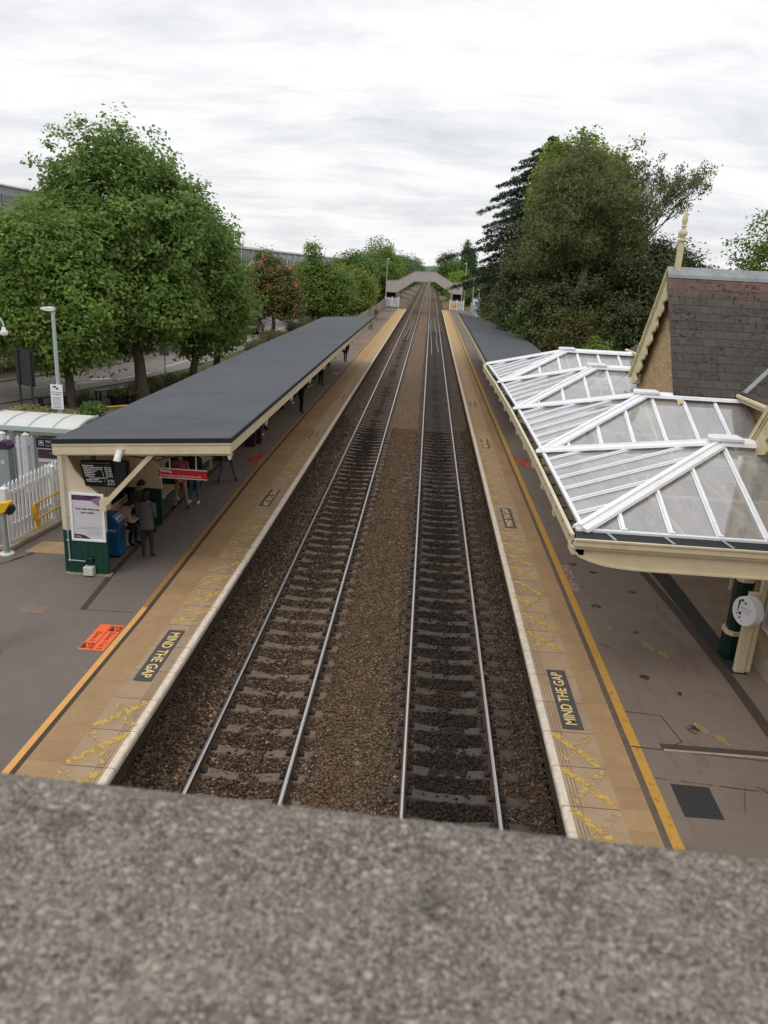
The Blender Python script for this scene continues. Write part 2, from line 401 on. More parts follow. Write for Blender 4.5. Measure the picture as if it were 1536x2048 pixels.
def m_glass():
    t=NT('clear_canopy_glazing');co=t.co()
    lw=t.n('ShaderNodeLayerWeight');lw.inputs[0].default_value=.35
    tr=t.n('ShaderNodeBsdfTransparent');tr.inputs[0].default_value=(.93,.94,.95,1)
    gl=t.n('ShaderNodeBsdfGlossy');gl.inputs['Roughness'].default_value=.04;gl.inputs[0].default_value=(.95,.96,1,1)
    df=t.n('ShaderNodeBsdfDiffuse');df.inputs[0].default_value=(.72,.71,.70,1)
    n=t.noise(t.map(co,(2,.6,1)),1.5,5,.7)
    bk=t.math('SUBTRACT',1,t.n('ShaderNodeNewGeometry').outputs['Backfacing'])
    a=t.n('ShaderNodeMixShader');t.l(t.math('MULTIPLY',bk,t.rng(n,.3,.8,.28,.5)),a.inputs[0]);t.l(tr.outputs[0],a.inputs[1]);t.l(df.outputs[0],a.inputs[2])
    b=t.n('ShaderNodeMixShader');t.l(t.math('MULTIPLY',bk,t.rng(lw.outputs['Fresnel'],0,.6,.1,.7)),b.inputs[0]);t.l(a.outputs[0],b.inputs[1]);t.l(gl.outputs[0],b.inputs[2])
    return t.done(b.outputs[0])
M['glass']=m_glass()
M['window']=simple('dark_window_glass',S(50,56,66),.1,.1,bump=0,spec=.8)

def m_parapet():
    t=NT('exposed_aggregate_concrete');co=t.co()
    base=S(124,116,107)
    n=t.noise(co,14,5,.6);c=t.mix(t.rng(n,.3,.7),sc(base,.74),sc(base,1.12))
    v=t.vor(co,430,'F1','Color');d=t.vor(co,430,'F1','Distance');s=t.xyz(v)[0]
    c=t.mix(t.rng(s,.0,.35,.72,0),c,S(60,54,49))
    c=t.mix(t.rng(s,.72,.95,0,.65),c,S(172,162,150))
    s2=t.xyz(t.vor(co,900,'F1','Color'))[1];c=t.mix(t.rng(s2,.7,1,0,.6),c,S(208,198,186))
    dk=t.vor(co,22,'F1','Distance');dc=t.xyz(t.vor(co,22,'F1','Color'))[0]
    c=t.mix(t.math('MULTIPLY',t.rng(t.math('ADD',dk,t.math('MULTIPLY',t.noise(co,160,3),.12)),.16,.24,.8,0),t.rng(dc,.6,.62,0,1)),c,S(52,47,43))
    pk=t.vor(co,150,'F1','Distance');pc=t.xyz(t.vor(co,150,'F1','Color'))[0];c=t.mix(t.math('MULTIPLY',t.rng(pk,.28,.36,1,0),t.rng(pc,.8,.82,0,.85)),c,S(184,174,160))
    c=t.mix(t.rng(t.noise(t.map(co,(1,1,1),(.3,.2,0)),30,3,.6),.58,.68,0,.5),c,S(70,63,58))
    c=t.mix(t.rng(t.noise(co,7,4),.56,.72,0,.3),c,S(156,144,128))
    h=t.math('ADD',t.math('MULTIPLY',d,-1.2),t.noise(co,90,4,.7))
    return t.done(t.bsdf(c,.9,0,t.bump(h,.9,.003),.3))
M['parapet']=m_parapet()

def m_leaf(name,dark,light,trans=.25,extra=None):
    t=NT(name);co=t.co()
    ran=t.n('ShaderNodeNewGeometry').outputs['Random Per Island']
    n=t.noise(co,.55,3,.6)
    n2=t.noise(co,1.7,2,.5)
    r=t.math('ADD',t.math('MULTIPLY',ran,.45),t.math('ADD',t.rng(n,.3,.7,-.12,.34),t.rng(n2,.35,.65,-.12,.34)),0,True)
    c=t.mix(r,dark,light)
    if extra: c=t.mix(t.rng(t.noise(t.map(co,(1,1,1),(5,1,3)),.5,3),.58,.7,0,.55),c,extra)
    d=t.bsdf(c,.55,0,None,.25);tr=t.n('ShaderNodeBsdfTranslucent');t.l(t.mix(.5,c,sc(light,1.3)),tr.inputs[0])
    x=t.n('ShaderNodeMixShader');x.inputs[0].default_value=trans;t.l(d,x.inputs[1]);t.l(tr.outputs[0],x.inputs[2])
    return t.done(x.outputs[0])
M['leaf_maple']=m_leaf('maple_leaves',S(60,86,40),S(148,174,92),.4,S(138,142,76))
M['leaf_maple_b']=m_leaf('maple_leaves_paler',S(66,92,42),S(152,178,92),.4)
M['leaf_red']=m_leaf('horse_chestnut_leaves',S(70,86,42),S(132,132,72),.28,S(132,100,66))
M['flower_red']=m_leaf('pink_red_blossom',S(178,104,82),S(222,150,126),.3)
M['leaf_ash']=m_leaf('ash_leaves',S(72,100,44),S(138,160,76),.32)
M['leaf_lime']=m_leaf('yellow_green_leaves',S(92,114,48),S(150,162,76),.32)
M['leaf_bright']=m_leaf('bright_spring_leaves',S(98,134,46),S(152,178,76),.3)
M['leaf_mid']=m_leaf('mid_green_leaves',S(64,94,44),S(124,152,74),.28)
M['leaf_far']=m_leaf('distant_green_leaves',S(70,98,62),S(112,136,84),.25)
M['needle_cedar']=m_leaf('cedar_needles',S(38,50,36),S(78,94,68),.12)
M['needle_pine']=m_leaf('pine_needles',S(70,82,50),S(140,148,94),.22)
M['leaf_dark']=m_leaf('dark_evergreen_leaves',S(48,58,36),S(102,112,66),.18)
M['leaf_olive']=m_leaf('olive_shrub_leaves',S(62,68,38),S(118,116,68),.18)
M['leaf_sparse']=m_leaf('sparse_grey_green_leaves',S(74,84,52),S(126,132,88),.25)
M['leaf_hedge']=m_leaf('variegated_shrub_leaves',S(100,106,56),S(186,182,116),.2)
M['flower_white']=m_leaf('white_blossom',S(206,206,190),S(236,236,226),.3)
M['bark']=simple('grey_brown_bark',S(86,74,62),.95,.35,12,.9,bs=25)
M['bark_pine']=simple('orange_grey_pine_bark',S(140,116,96),.95,.3,10,.9,bs=20)
M['bark_dark']=simple('dark_bark',S(56,48,40),.95,.3,12,.8,bs=25)

def m_ground():
    t=NT('rough_grass_and_soil');co=t.co()
    n=t.noise(co,.08,6,.65);n2=t.noise(co,3,5,.7)
    c=t.mix(t.rng(n,.35,.65),S(74,86,46),S(98,88,66))
    c=t.mix(t.rng(n2,.4,.7,0,.6),c,S(60,62,38))
    return t.done(t.bsdf(c,.95,0,t.bump(n2,.6,.05),.2))
M['ground']=m_ground()
M['road']=simple('road_asphalt',S(128,122,118),.9,.15,2,.3,dirt=S(104,98,94),bs=120)
M['road_paint']=simple('white_road_paint',S(208,206,200),.8,.1,5,.1)
M['pavement']=simple('forecourt_tarmac',S(112,106,100),.9,.15,2,.3,dirt=S(92,84,78))
M['gravel']=simple('slate_chippings',S(110,102,98),.95,.45,28,1,bs=22,dirt=S(70,62,60),dirt_amt=.8)
M['bank']=simple('brown_cutting_bank',S(112,94,76),.95,.3,1.5,.8,bs=8,dirt=S(84,88,52),dirt_amt=.5)
M['hill']=simple('hazy_hill_wood',S(92,110,104),1,.15,.02,0)  # bluish haze of distance is put into the wood's colour
M['bridge_clad']=simple('grey_footbridge_cladding',S(176,170,164),.6,.05,1,.05)
M['bridge_trim']=simple('pale_grey_bridge_trim',S(164,158,150),.6,.06)
M['void_dark']=simple('painted_interior_shade',S(22,20,20),.9,.1)  # near-black colour standing in for shade in the openings below the landings
M['clad_grey']=simple('grey_cladding_panels',S(150,152,160),.5,.06,1)
M['clad_white']=simple('white_cladding',S(234,234,234),.5,.05,1)
M['glass_bld']=simple('tinted_facade_glass',S(84,94,106),.15,.2,.3,0,spec=.8)
M['apron']=simple('worn_concrete_apron',S(128,110,94),.85,.2,2,.3,dirt=S(96,80,68),dirt_amt=.6)
M['skin']=simple('skin',S(190,142,118),.6,.06,6,0)
M['hair_dark']=simple('dark_brown_hair',S(40,28,24),.6,.2,40,.4)
M['hair_black']=simple('black_hair',S(20,17,17),.55,.2,40,.4)
def cloth(n,c): return simple('cloth_'+n,c,.9,.15,14,.5,bs=150)
for k,c in dict(grey=S(84,82,82),charcoal=S(48,46,48),black=S(20,19,20),pink=S(176,142,136),coral=S(168,82,88),beige=S(154,128,102),denim=S(82,100,122),brown=S(74,52,38),burgundy=S(66,26,34),navy=S(34,38,52),white=S(215,212,208),paleblue=S(120,134,146),olive=S(70,68,52)).items(): M['c_'+k]=cloth(k,c)
M['car_dark']=simple('dark_car_paint',S(34,36,42),.25,.05,bump=0,spec=.7)
M['car_white']=simple('white_car_paint',S(215,216,218),.25,.04,bump=0,spec=.7)
M['tyre']=simple('tyre_rubber',S(24,24,24),.9,.1)
M['lamp_lens']=simple('lamp_lens_plastic',S(226,226,220),.3,.03,bump=0)
# ------------------------------------------------------------------ camera, sky, sun
CAMH=6.9673646
cam=bpy.data.cameras.new('camera');co_=bpy.data.objects.new('camera',cam);COL.objects.link(co_);SC.camera=co_
r0=Vector((0.9969141366,0.0588022997,0.0520047471));r1=Vector((0.0672639712,-0.2983471811,-0.9520843018));r2=Vector((-0.0404692767,0.9526443455,-0.3013817986))
mw=Matrix((( r0.x,-r1.x,-r2.x,0),(r0.y,-r1.y,-r2.y,0),(r0.z,-r1.z,-r2.z,CAMH),(0,0,0,1)));co_.matrix_world=mw
cam.sensor_fit='VERTICAL';cam.sensor_height=36;cam.sensor_width=27;cam.lens=1550.828/2048*36
cam.clip_start=.05;cam.clip_end=6000
cam.dof.use_dof=True;cam.dof.focus_distance=22;cam.dof.aperture_fstop=11.0;cam.dof.aperture_blades=0
w=bpy.data.worlds.new('World');SC.world=w;w.use_nodes=True;nt=w.node_tree;nt.nodes.clear()
def N(k):return nt.nodes.new(k)
def Lk(a,b):nt.links.new(a,b)
SUN_EL,SUN_AZ=math.radians(56),math.radians(215)
sky=N('ShaderNodeTexSky');sky.sky_type='NISHITA';sky.sun_disc=False;sky.sun_elevation=SUN_EL;sky.sun_rotation=SUN_AZ
tc=N('ShaderNodeTexCoord');sp=N('ShaderNodeSeparateXYZ');Lk(tc.outputs['Generated'],sp.inputs[0])
def Mth(op,a,b,cl=False):
    x=N('ShaderNodeMath');x.operation=op;x.use_clamp=cl
    for i,v in enumerate((a,b)):
        if isinstance(v,bpy.types.NodeSocket):Lk(v,x.inputs[i])
        else:x.inputs[i].default_value=v
    return x.outputs[0]
zc=Mth('MAXIMUM',sp.outputs[2],0.0);den=Mth('ADD',zc,.24)
cb=N('ShaderNodeCombineXYZ');Lk(Mth('DIVIDE',sp.outputs[0],den),cb.inputs[0]);Lk(Mth('DIVIDE',sp.outputs[1],den),cb.inputs[1])
def cn(scale,sx,sy,loc,det=6,rough=.55,dist=.4):
    mp=N('ShaderNodeMapping');Lk(cb.outputs[0],mp.inputs[0]);mp.inputs['Scale'].default_value=(sx,sy,1);mp.inputs['Location'].default_value=loc
    x=N('ShaderNodeTexNoise');Lk(mp.outputs[0],x.inputs[0]);x.inputs['Scale'].default_value=scale;x.inputs['Detail'].default_value=det;x.inputs['Roughness'].default_value=rough;x.inputs['Distortion'].default_value=dist
    return x.outputs['Fac']
n1=cn(1.5,.8,1.25,(2.1,.4,0),6,.58,.5);n2=cn(4.2,.55,1.5,(0,3.3,1),6,.62,.8)
nn=Mth('ADD',Mth('MULTIPLY',n1,.68),Mth('MULTIPLY',n2,.32))
cr=N('ShaderNodeValToRGB');e=cr.color_ramp.elements
e[0].position=.34;e[0].color=(.70,.71,.755,1);e[1].position=.62;e[1].color=(1.05,1.05,1.05,1)
k=cr.color_ramp.elements.new(.47);k.color=(.88,.89,.915,1);k=cr.color_ramp.elements.new(.54);k.color=(1.0,1.0,1.0,1)
Lk(nn,cr.inputs[0])
# brighter overhead than at the horizon, as an overcast sky is
gain=N('ShaderNodeMapRange');Lk(zc,gain.inputs[0]);gain.inputs[1].default_value=.0;gain.inputs[2].default_value=.75;gain.inputs[3].default_value=.97;gain.inputs[4].default_value=1.22
cm=N('ShaderNodeMix');cm.data_type='RGBA';cm.blend_type='MULTIPLY';cm.inputs[0].default_value=1;Lk(cr.outputs[0],cm.inputs[6]);Lk(gain.outputs[0],cm.inputs[7])
bg1=N('ShaderNodeBackground');Lk(cm.outputs[2],bg1.inputs[0]);bg1.inputs[1].default_value=1.0
bg2=N('ShaderNodeBackground');Lk(sky.outputs[0],bg2.inputs[0]);bg2.inputs[1].default_value=.1
mx=N('ShaderNodeMixShader');mx.inputs[0].default_value=.06;Lk(bg1.outputs[0],mx.inputs[1]);Lk(bg2.outputs[0],mx.inputs[2])
ow=N('ShaderNodeOutputWorld');Lk(mx.outputs[0],ow.inputs[0])
sl=bpy.data.lights.new('sun','SUN');sl.energy=.8;sl.angle=math.radians(25);sl.color=(1,.96,.9);so=bpy.data.objects.new('sun',sl);COL.objects.link(so)
d=Vector((math.sin(SUN_AZ)*math.cos(SUN_EL),math.cos(SUN_AZ)*math.cos(SUN_EL),math.sin(SUN_EL)));so.rotation_euler=d.to_track_quat('Z','Y').to_euler();so.location=(0,0,60)
SC.view_settings.view_transform='Standard';SC.view_settings.look='None';SC.view_settings.exposure=0.0;SC.view_settings.gamma=1
SC.cycles.max_bounces=6;SC.cycles.transparent_max_bounces=16;SC.cycles.use_denoising=True
SC.cycles.caustics_reflective=False;SC.cycles.caustics_refractive=False

# ------------------------------------------------------------------ ground sheet
L1,L2,R1,R2=-3.278,-1.773,.095,1.600
def gz(x,y):
    if y<147:
        if x<=-8.3: z=-.06
        elif x<=-8.2: z=-1.5
        elif x<=9.0: z=-1.5
        else: z=-.06
    else:
        z=-1.45
        if x<-4.8: z=min(-.06,-1.45+(-4.8-x)*.33)
        if x>3.4: z=min(.1,-1.45+(x-3.4)*.33)
    if y>450: z+= min(1,(y-450)/900)*(2.5 if abs(x)>12 else 0)
    return z
xs=[-4000,-1500,-600,-250,-120,-60,-36,-20,-14,-10.5,-8.3,-8.2,-6.5,-4.8,-3,-1,1,2.4,3.4,5,6.5,8,8.95,9.0,12,16,24,40,80,160,400,1000,4000]
ys=[-300,-60,-12,0,20,40,60,80,100,120,146.9,147,152,160,175,190,220,260,320,400,450,600,900,1400,2500,5500]
g=MB();g.v=[(x,y,gz(x,y)) for y in ys for x in xs];nx=len(xs)
g.f=[(j*nx+i,j*nx+i+1,(j+1)*nx+i+1,(j+1)*nx+i) for j in range(len(ys)-1) for i in range(nx-1)];g.m=[0]*len(g.f)
struct('ground',g,M['ground'])

# ------------------------------------------------------------------ ballast
def bz(x):
    z=-1.115
    if L2+.25<x<R1-.25: z+= .06*min(1,6*math.sin(PI*(x-L2-.25)/(R1-L2-.5)))
    if x<L1-.22: z+=.055
    if x<-3.55: z+=min(.52,(-3.55-x)*1.05)
    if x>1.98: z+=min(.36,(x-1.98)*.85)
    return z
bx=list(np.arange(-4.25,2.5,.125));by=list(np.arange(-2,40,.25))+list(np.arange(40,150,2.5))+list(np.arange(150,620,20))
b=MB();n=len(bx)
for y in by:
    for x in bx: b.v.append((x,y,bz(x)+random.uniform(-.012,.012)*(1 if y<40 else .3)))
b.f=[(j*n+i,j*n+i+1,(j+1)*n+i+1,(j+1)*n+i) for j in range(len(by)-1) for i in range(n-1)];b.m=[0]*len(b.f)
o=struct('track_bed',b,M['ballast'],smooth='all')
# loose stones
def stones():
    parts=[]
    for (y0,y1,den,r0,r1) in ((8.3,17,620,.022,.042),(17,27,420,.026,.046),(27,40,200,.032,.05)):
        c=int((y1-y0)*6.6*den);x=rng.uniform(-4.15,2.42,c);y=rng.uniform(y0,y1,c)
        ok=np.ones(c,bool)
        for X in (L1,L2,R1,R2): ok&=np.abs(x-X)>.1
        for (cx,off) in ((-2.525,10.69),(.848,9.9)):
            yy=((y-off+.325)%.65)-.325
            on=(np.abs(yy)<.12)&(np.abs(x-cx)<(.93 if cx<0 else 1.25))&~((x<R1-.25)&(cx>0))
            ok&=~(on&(rng.random(c)>(.14 if cx<0 else .09)))
        x=x[ok];y=y[ok];c=len(x)
        z=np.array([bz(a) for a in x])+rng.uniform(0,.022,c)
        parts.append((x,y,z,rng.uniform(r0,r1,c)))
    x,y,z,r=[np.concatenate([p[i] for p in parts]) for i in range(4)];c=len(x)
    base=np.array([[1,0,0],[-1,0,0],[0,1,0],[0,-1,0],[0,0,1],[0,0,-1]],float)
    V=np.repeat(base[None],c,0)*(1+rng.uniform(-.4,.35,(c,6,1)));V+=rng.uniform(-.28,.28,(c,6,3))
    V*=np.stack([rng.uniform(.75,1.35,c),rng.uniform(.75,1.35,c),rng.uniform(.5,.85,c)],1)[:,None,:]
    t=rng.uniform(0,2*PI,c);ca,sa=np.cos(t)[:,None],np.sin(t)[:,None]
    X=V[:,:,0]*ca-V[:,:,1]*sa;Y=V[:,:,0]*sa+V[:,:,1]*ca;V=np.stack([X,Y,V[:,:,2]],2)*r[:,None,None]+np.stack([x,y,z],1)[:,None,:]
    F=np.array([[0,2,4],[2,1,4],[1,3,4],[3,0,4],[2,0,5],[1,2,5],[3,1,5],[0,3,5]])
    F=(F[None]+(np.arange(c)*6)[:,None,None]).reshape(-1,3)
    o=np_mesh('ballast_stones',V.reshape(-1,3),F,M['ballast']);o['kind']='stuff';o['label']='brown grey granite ballast stones between and beside the rails'
stones()

for x0,x1,nm in ((-4.5,-9.2,'cutting_bank'),(3.1,8.2,'cutting_bank')):
    m=MB();yy=[147.2,150,155,162,170,180,195,215,240,280,330,400];n_=9
    for y in yy:
        for i in range(n_):
            x=x0+(x1-x0)*i/(n_-1);m.v.append((x,y,gz(x,y)+.07+random.uniform(0,.08)))
    m.f=[(j*n_+i,j*n_+i+1,(j+1)*n_+i+1,(j+1)*n_+i) for j in range(len(yy)-1) for i in range(n_-1)];m.m=[0]*len(m.f)
    struct(nm,m,M['bank'],smooth='all')
# ------------------------------------------------------------------ rails
prof=[(-.07,-.165),(.07,-.165),(.07,-.155),(.012,-.135),(.010,-.05),(.036,-.04),(.036,-.013),(.015,0),(-.015,0),(-.036,-.013),(-.036,-.04),(-.010,-.05),(-.012,-.135),(-.07,-.155)]
for X,lab in ((L1,'outer steel rail of the left track, nearest the platform with the long canopy'),(L2,'inner steel rail of the left track, beside the brown stone strip'),(R1,'inner steel rail of the right track, beside the brown stone strip'),(R2,'outer steel rail of the right track, nearest the glazed canopy platform')):
    ys_=[-2,20,60,120,200,350,610];m=MB();k=len(prof)
    for y in ys_:
        for (a,c) in prof:m.v.append((X+a,y,-.915+c))
    for i in range(len(ys_)-1):
        for j in range(k):
            m.f.append((i*k+j,(i+1)*k+j,(i+1)*k+(j+1)%k,i*k+(j+1)%k));m.m.append(1 if j in (6,7,8) else 0)
    tag(build(m,'rail',[M['rail_side'],M['rail_top']],normals=False),lab,'rail','running rails of the two tracks')

# ------------------------------------------------------------------ sleepers
def sleeper_mesh(seed):
    rr=random.Random(seed);m=MB()
    pr=[(-1.25,-.02),(-1.22,.0),(-1.0,.005),(-.55,0),(-.3,-.03),(0,-.042),(.3,-.03),(.55,0),(1.0,.005),(1.22,0),(1.25,-.02)]
    n=len(pr)
    for (y,dz) in ((-.135,-.05),(-.105,0),(.105,0),(.135,-.05)):
        for (x,z) in pr:m.v.append((x,y,z+dz+rr.uniform(-.003,.003)))
    for y in (-.14,.14):
        for (x,z) in pr:m.v.append((x,y,-.2))
    rows=[4,0,1,2,3,5]
    for a,bb in zip(rows[:-1],rows[1:]):
        for i in range(n-1):m.f.append((a*n+i,a*n+i+1,bb*n+i+1,bb*n+i));m.m.append(0)
    for i in (0,n-1): m.f.append(tuple(r*n+i for r in rows));m.m.append(0)
    return m
clipm=MB()
clipm.prism([(-.15,-.055,-.01),(.15,-.055,-.01),(.15,-.055,.02),(.11,-.055,.045),(.075,-.055,.05),(.06,-.055,.02),(-.06,-.055,.02),(-.075,-.055,.05),(-.11,-.055,.045),(-.15,-.055,.02)],(0,.11,0))
protoclip={}
for cx,off,ra,rb,mat,side in ((-2.525,10.69,L1,L2,'sleeper_l','left'),(.848,9.9,R1,R2,'sleeper_r','right')):
    lab=f'concrete sleeper in the ballast under the {side} track'
    near=[]
    for k,i in enumerate(range(-3,152)):
        y=off+i*.65
        if k==0:
            pr=[build(sleeper_mesh(s),'railway_sleeper',M[mat],world=False) for s in (1,2,3)]
            o=pr[0];c1=build(clipm,'rail_clip',M['clip'],o,world=False);c1.location=(ra-cx,0,.004)
            c2=c1.copy();COL.objects.link(c2);c2.parent=o;c2.location=(rb-cx,0,.004)
        else:
            if k in (1,2): o=pr[k]
            else:
                o=pr[k%3].copy();COL.objects.link(o)
            if i<30:
                for X in (ra,rb):
                    c=c1.copy();COL.objects.link(c);c.parent=o;c.location=(X-cx,0,.004)
        o.location=(cx,y,-1.078+random.uniform(-.008,.006));o.rotation_euler=(0,0,random.uniform(-.012,.012))
        tag(o,lab,'sleeper',f'sleepers of the {side} track')
m=MB()
for cx,off in ((-2.525,10.69),(.848,9.9)):
    for i in range(152,620):
        y=off+i*.65;m.box(cx-1.25,cx+1.25,y-.13,y+.13,-1.2,-1.08)
o=build(m,'distant_sleepers',M['sleeper_l'],normals=False);o['kind']='stuff';o['label']='distant sleepers of both tracks beyond the platforms'

# loose grey cables lying between the rails, far down the line
for pts,lab in (((( .55,78),(.5,95),(.35,112),(.45,130)),'thin pale cable inside the left rail of the right track, far down the line'),(((1.25,80),(1.05,92),(1.2,104),(.95,122),(1.15,140)),'wavy pale cable inside the outer rail of the right track'),(((-2.75,96),(-2.6,112),(-2.55,130)),'pale cable left of the middle of the left track, far down the line'),(((-2.35,92),(-2.3,108),(-2.2,128)),'pale cable right of the middle of the left track, far down the line')):
    m=MB();m.tube([(a,bb,-1.03) for a,bb in pts],.03,6);tag(build(m,'track_cable',M['steel']),lab,'cable','cables lying in the tracks')
# ------------------------------------------------------------------ platforms (setting)
YN,YF=-3.0,142.0
def strip(name,x0,x1,y0,y1,z,mat,th=.05,label=None):
    m=MB();m.box(min(x0,x1),max(x0,x1),y0,y1,z-th,z);return struct(name,m,mat,label)
def pline(name,fx0,fx1,ys,z,mat):
    m=MB()
    for y in ys: m.v+=[(fx0(y),y,z),(fx1(y),y,z)]
    m.f=[(2*i,2*i+1,2*i+3,2*i+2) for i in range(len(ys)-1)];m.m=[0]*len(m.f);return struct(name,m,mat)
# left side: x of the painted line creeps outwards with distance
def lx(y): return -5.49-min(1,max(0,(y-14)/12))*.22
ysl=[YN,8,12,14,16,18,20,23,26,40,80,YF]
def rx(y): return 3.61-min(1,max(0,(y-14)/30))*.07
# platform bodies: retaining brick wall under a concrete edge
m=MB();m.box(-8.25,-4.10,YN,YF,-1.5,-.06);struct('platform_left',m,M['brick_dark'])
m=MB();m.box(2.42,9.0,YN,YF+4,-1.5,-.06);struct('platform_right',m,M['brick_dark'])
# moulded concrete edging, painted white on the nose
def edging(name,x_out,x_in,y1):
    m=MB();s=1 if x_out>x_in else -1
    pr=[(x_in,-.16),(x_out-s*.04,-.16),(x_out,-.11),(x_out+s*.004,-.03),(x_out-s*.012,-.004),(x_out-s*.03,.004),(x_in,.004)]
    poly=[(a,YN,c) for a,c in pr];m.prism(poly,(0,y1-YN,0));return struct(name,m,M['white_edge'])
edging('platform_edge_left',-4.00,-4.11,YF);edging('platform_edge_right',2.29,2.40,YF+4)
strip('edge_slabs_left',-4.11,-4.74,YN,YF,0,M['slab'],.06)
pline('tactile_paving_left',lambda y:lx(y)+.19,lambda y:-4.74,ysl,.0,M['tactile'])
pline('dark_joint_left',lambda y:lx(y)+.09,lambda y:lx(y)+.19,ysl,.0,M['brown_line'])
pline('safety_line_left',lambda y:lx(y),lambda y:lx(y)+.11,[YN,8,12,14,14.4],.004,M['orange_line'])
pline('safety_line_left',lambda y:lx(y)-.02,lambda y:lx(y)+.10,[14.4,16,18,20,23,26,40,80,YF],.004,M['dull_line'])
pline('platform_surface_left',lambda y:-13.5 if y<26 else -8.6,lambda y:lx(y)+.09,[YN,8,12,14,16,18,20,23,25.9],.0,M['asphalt_l'])
pline('platform_surface_left',lambda y:-8.6,lambda y:lx(y)+.09,[25.9,40,80,YF],.0,M['asphalt_r'])
strip('edge_slabs_right',2.40,3.10,YN,YF+4,0,M['slab'],.06)
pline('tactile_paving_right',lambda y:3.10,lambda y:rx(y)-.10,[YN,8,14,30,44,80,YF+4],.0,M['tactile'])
pline('dark_joint_right',lambda y:rx(y)-.10,lambda y:rx(y)+.01,[YN,8,14,30,44,80,YF+4],.0,M['brown_band'])
pline('safety_line_right',lambda y:rx(y),lambda y:rx(y)+.155,[YN,8,14,30,44,80,YF+4],.004,M['yellow_line'])
pline('platform_surface_right',lambda y:rx(y)+.01,lambda y:9.0,[YN,8,14,30,44,80,YF+4],.0,M['asphalt_r'])
# scored lines in the edge slabs
for nm,xs_ in (('slab_grooves_left',(-4.17,-4.215,-4.26)),('slab_grooves_right',(2.46,2.51,2.56))):
    m=MB()
    for x in xs_: m.quad((x-.003,YN,.003),(x+.003,YN,.003),(x+.003,60,.003),(x-.003,60,.003))
    struct(nm,m,M['brown_line'])
# dark reinstated trenches across the asphalt
def poly_strip(name,pts,w,z,mat):
    m=MB()
    for i,(x,y) in enumerate(pts):
        a=pts[max(i-1,0)];b=pts[min(i+1,len(pts)-1)];d=Vector((b[0]-a[0],b[1]-a[1],0)).normalized();s=Vector((-d.y,d.x,0))*w/2
        m.v+=[(x-s.x,y-s.y,z),(x+s.x,y+s.y,z)]
    m.f=[(2*i,2*i+1,2*i+3,2*i+2) for i in range(len(pts)-1)];m.m=[0]*len(m.f);return struct(name,m,mat)
poly_strip('tarmac_trench',[(-6.62,14.1),(-6.78,16),(-6.98,21),(-7.05,30),(-7.05,50)],.13,.004,M['brown_line'])
poly_strip('tarmac_trench',[(-9.05,16.9),(-9.9,15.0)],.1,.0035,M['stain'])
poly_strip('tarmac_seam',[(-6.65,14.08),(-5.6,14.12)],.02,.004,M['stain'])
poly_strip('tarmac_seam_right',[(3.76,11.75),(4.35,11.7),(4.48,10.95),(4.1,10.72)],.025,.004,M['brown_line'])
poly_strip('tarmac_seam_right',[(3.62,10.72),(5.8,10.6),(6.6,10.55)],.025,.004,M['brown_line'])
poly_strip('tarmac_seam_right',[(3.78,9.95),(6.5,9.72)],.02,.0035,M['stain'])
# darker bands beside the station building
poly_strip('tarmac_band_right',[(6.05,10.2),(6.05,13.2),(5.95,16),(5.7,20),(5.6,30)],.2,.004,M['brown_line'])
m=MB();m.quad((6.12,13.4,.0035),(6.5,13.4,.0035),(6.3,30,.0035),(5.72,30,.0035));struct('dark_tarmac_strip',m,M['rubber_mat'])
m=MB();m.quad((6.45,9.5,.006),(9,9.5,.006),(9,30,.006),(6.45,30,.006));struct('concrete_apron',m,M['apron'])
m=MB();m.quad((3.96,9.12,.004),(4.5,9.12,.004),(4.52,9.82,.004),(3.97,9.84,.004));struct('tarmac_patch',m,M['rubber_mat'])
# drain channel
m=MB();m.box(4.1,6.6,10.72,10.86,-.02,.006)
for i in range(52): m.box(4.12+i*.048,4.14+i*.048,10.735,10.845,.006,.012)
dr=tag(build(m,'drain_channel',M['drain']),'rusty slotted drain channel across the right platform','drain')
m=MB();m.box(4.12,6.6,10.66,10.715,-.02,.010);build(m,'channel_kerb',M['kerb'],dr)
def blob(name,c,rx_,ry_,mat,z=.0045,n=18,seed=0):
    rr=random.Random(seed);m=MB();m.v=[(c[0],c[1],z)]+[(c[0]+rx_*math.cos(2*PI*i/n)*rr.uniform(.85,1.1),c[1]+ry_*math.sin(2*PI*i/n)*rr.uniform(.85,1.1),z) for i in range(n)]
    m.f=[(0,1+i,1+(i+1)%n) for i in range(n)];m.m=[0]*n;return struct(name,m,mat)
for i,(x,y,a,b_) in enumerate(((4.78,11.35,.1,.13),(4.42,13.0,.1,.1),(4.15,16.1,.11,.13),(4.72,14.9,.06,.07),(5.2,17.1,.1,.08),(4.5,18.2,.12,.08),(4.1,18.7,.1,.1),(4.9,12.5,.05,.08))):
    blob('dark_stain',(x,y),a,b_,M['stain'],seed=i)
blob('pale_spill',(5.1,14.35),.28,.3,M['stain_pale'],seed=9);blob('pale_spill',(4.3,15.0),.2,.25,M['stain_pale'],seed=10)
blob('pale_spill',(4.35,17.6),.1,.1,M['stain_pale'],seed=11);blob('pale_spill',(4.6,17.0),.12,.1,M['stain_pale'],seed=12)
m=MB();m.quad((-7.8,13.8,.0035),(-7.3,13.75,.0035),(-7.27,14.12,.0035),(-7.78,14.16,.0035));struct('chamber_patch',m,M['apron'])
m=MB();m.quad((-9.3,16.95,.004),(-7.76,16.95,.004),(-7.76,17.8,.004),(-9.2,17.7,.004));struct('ramp_slab',m,M['pale_slab'])
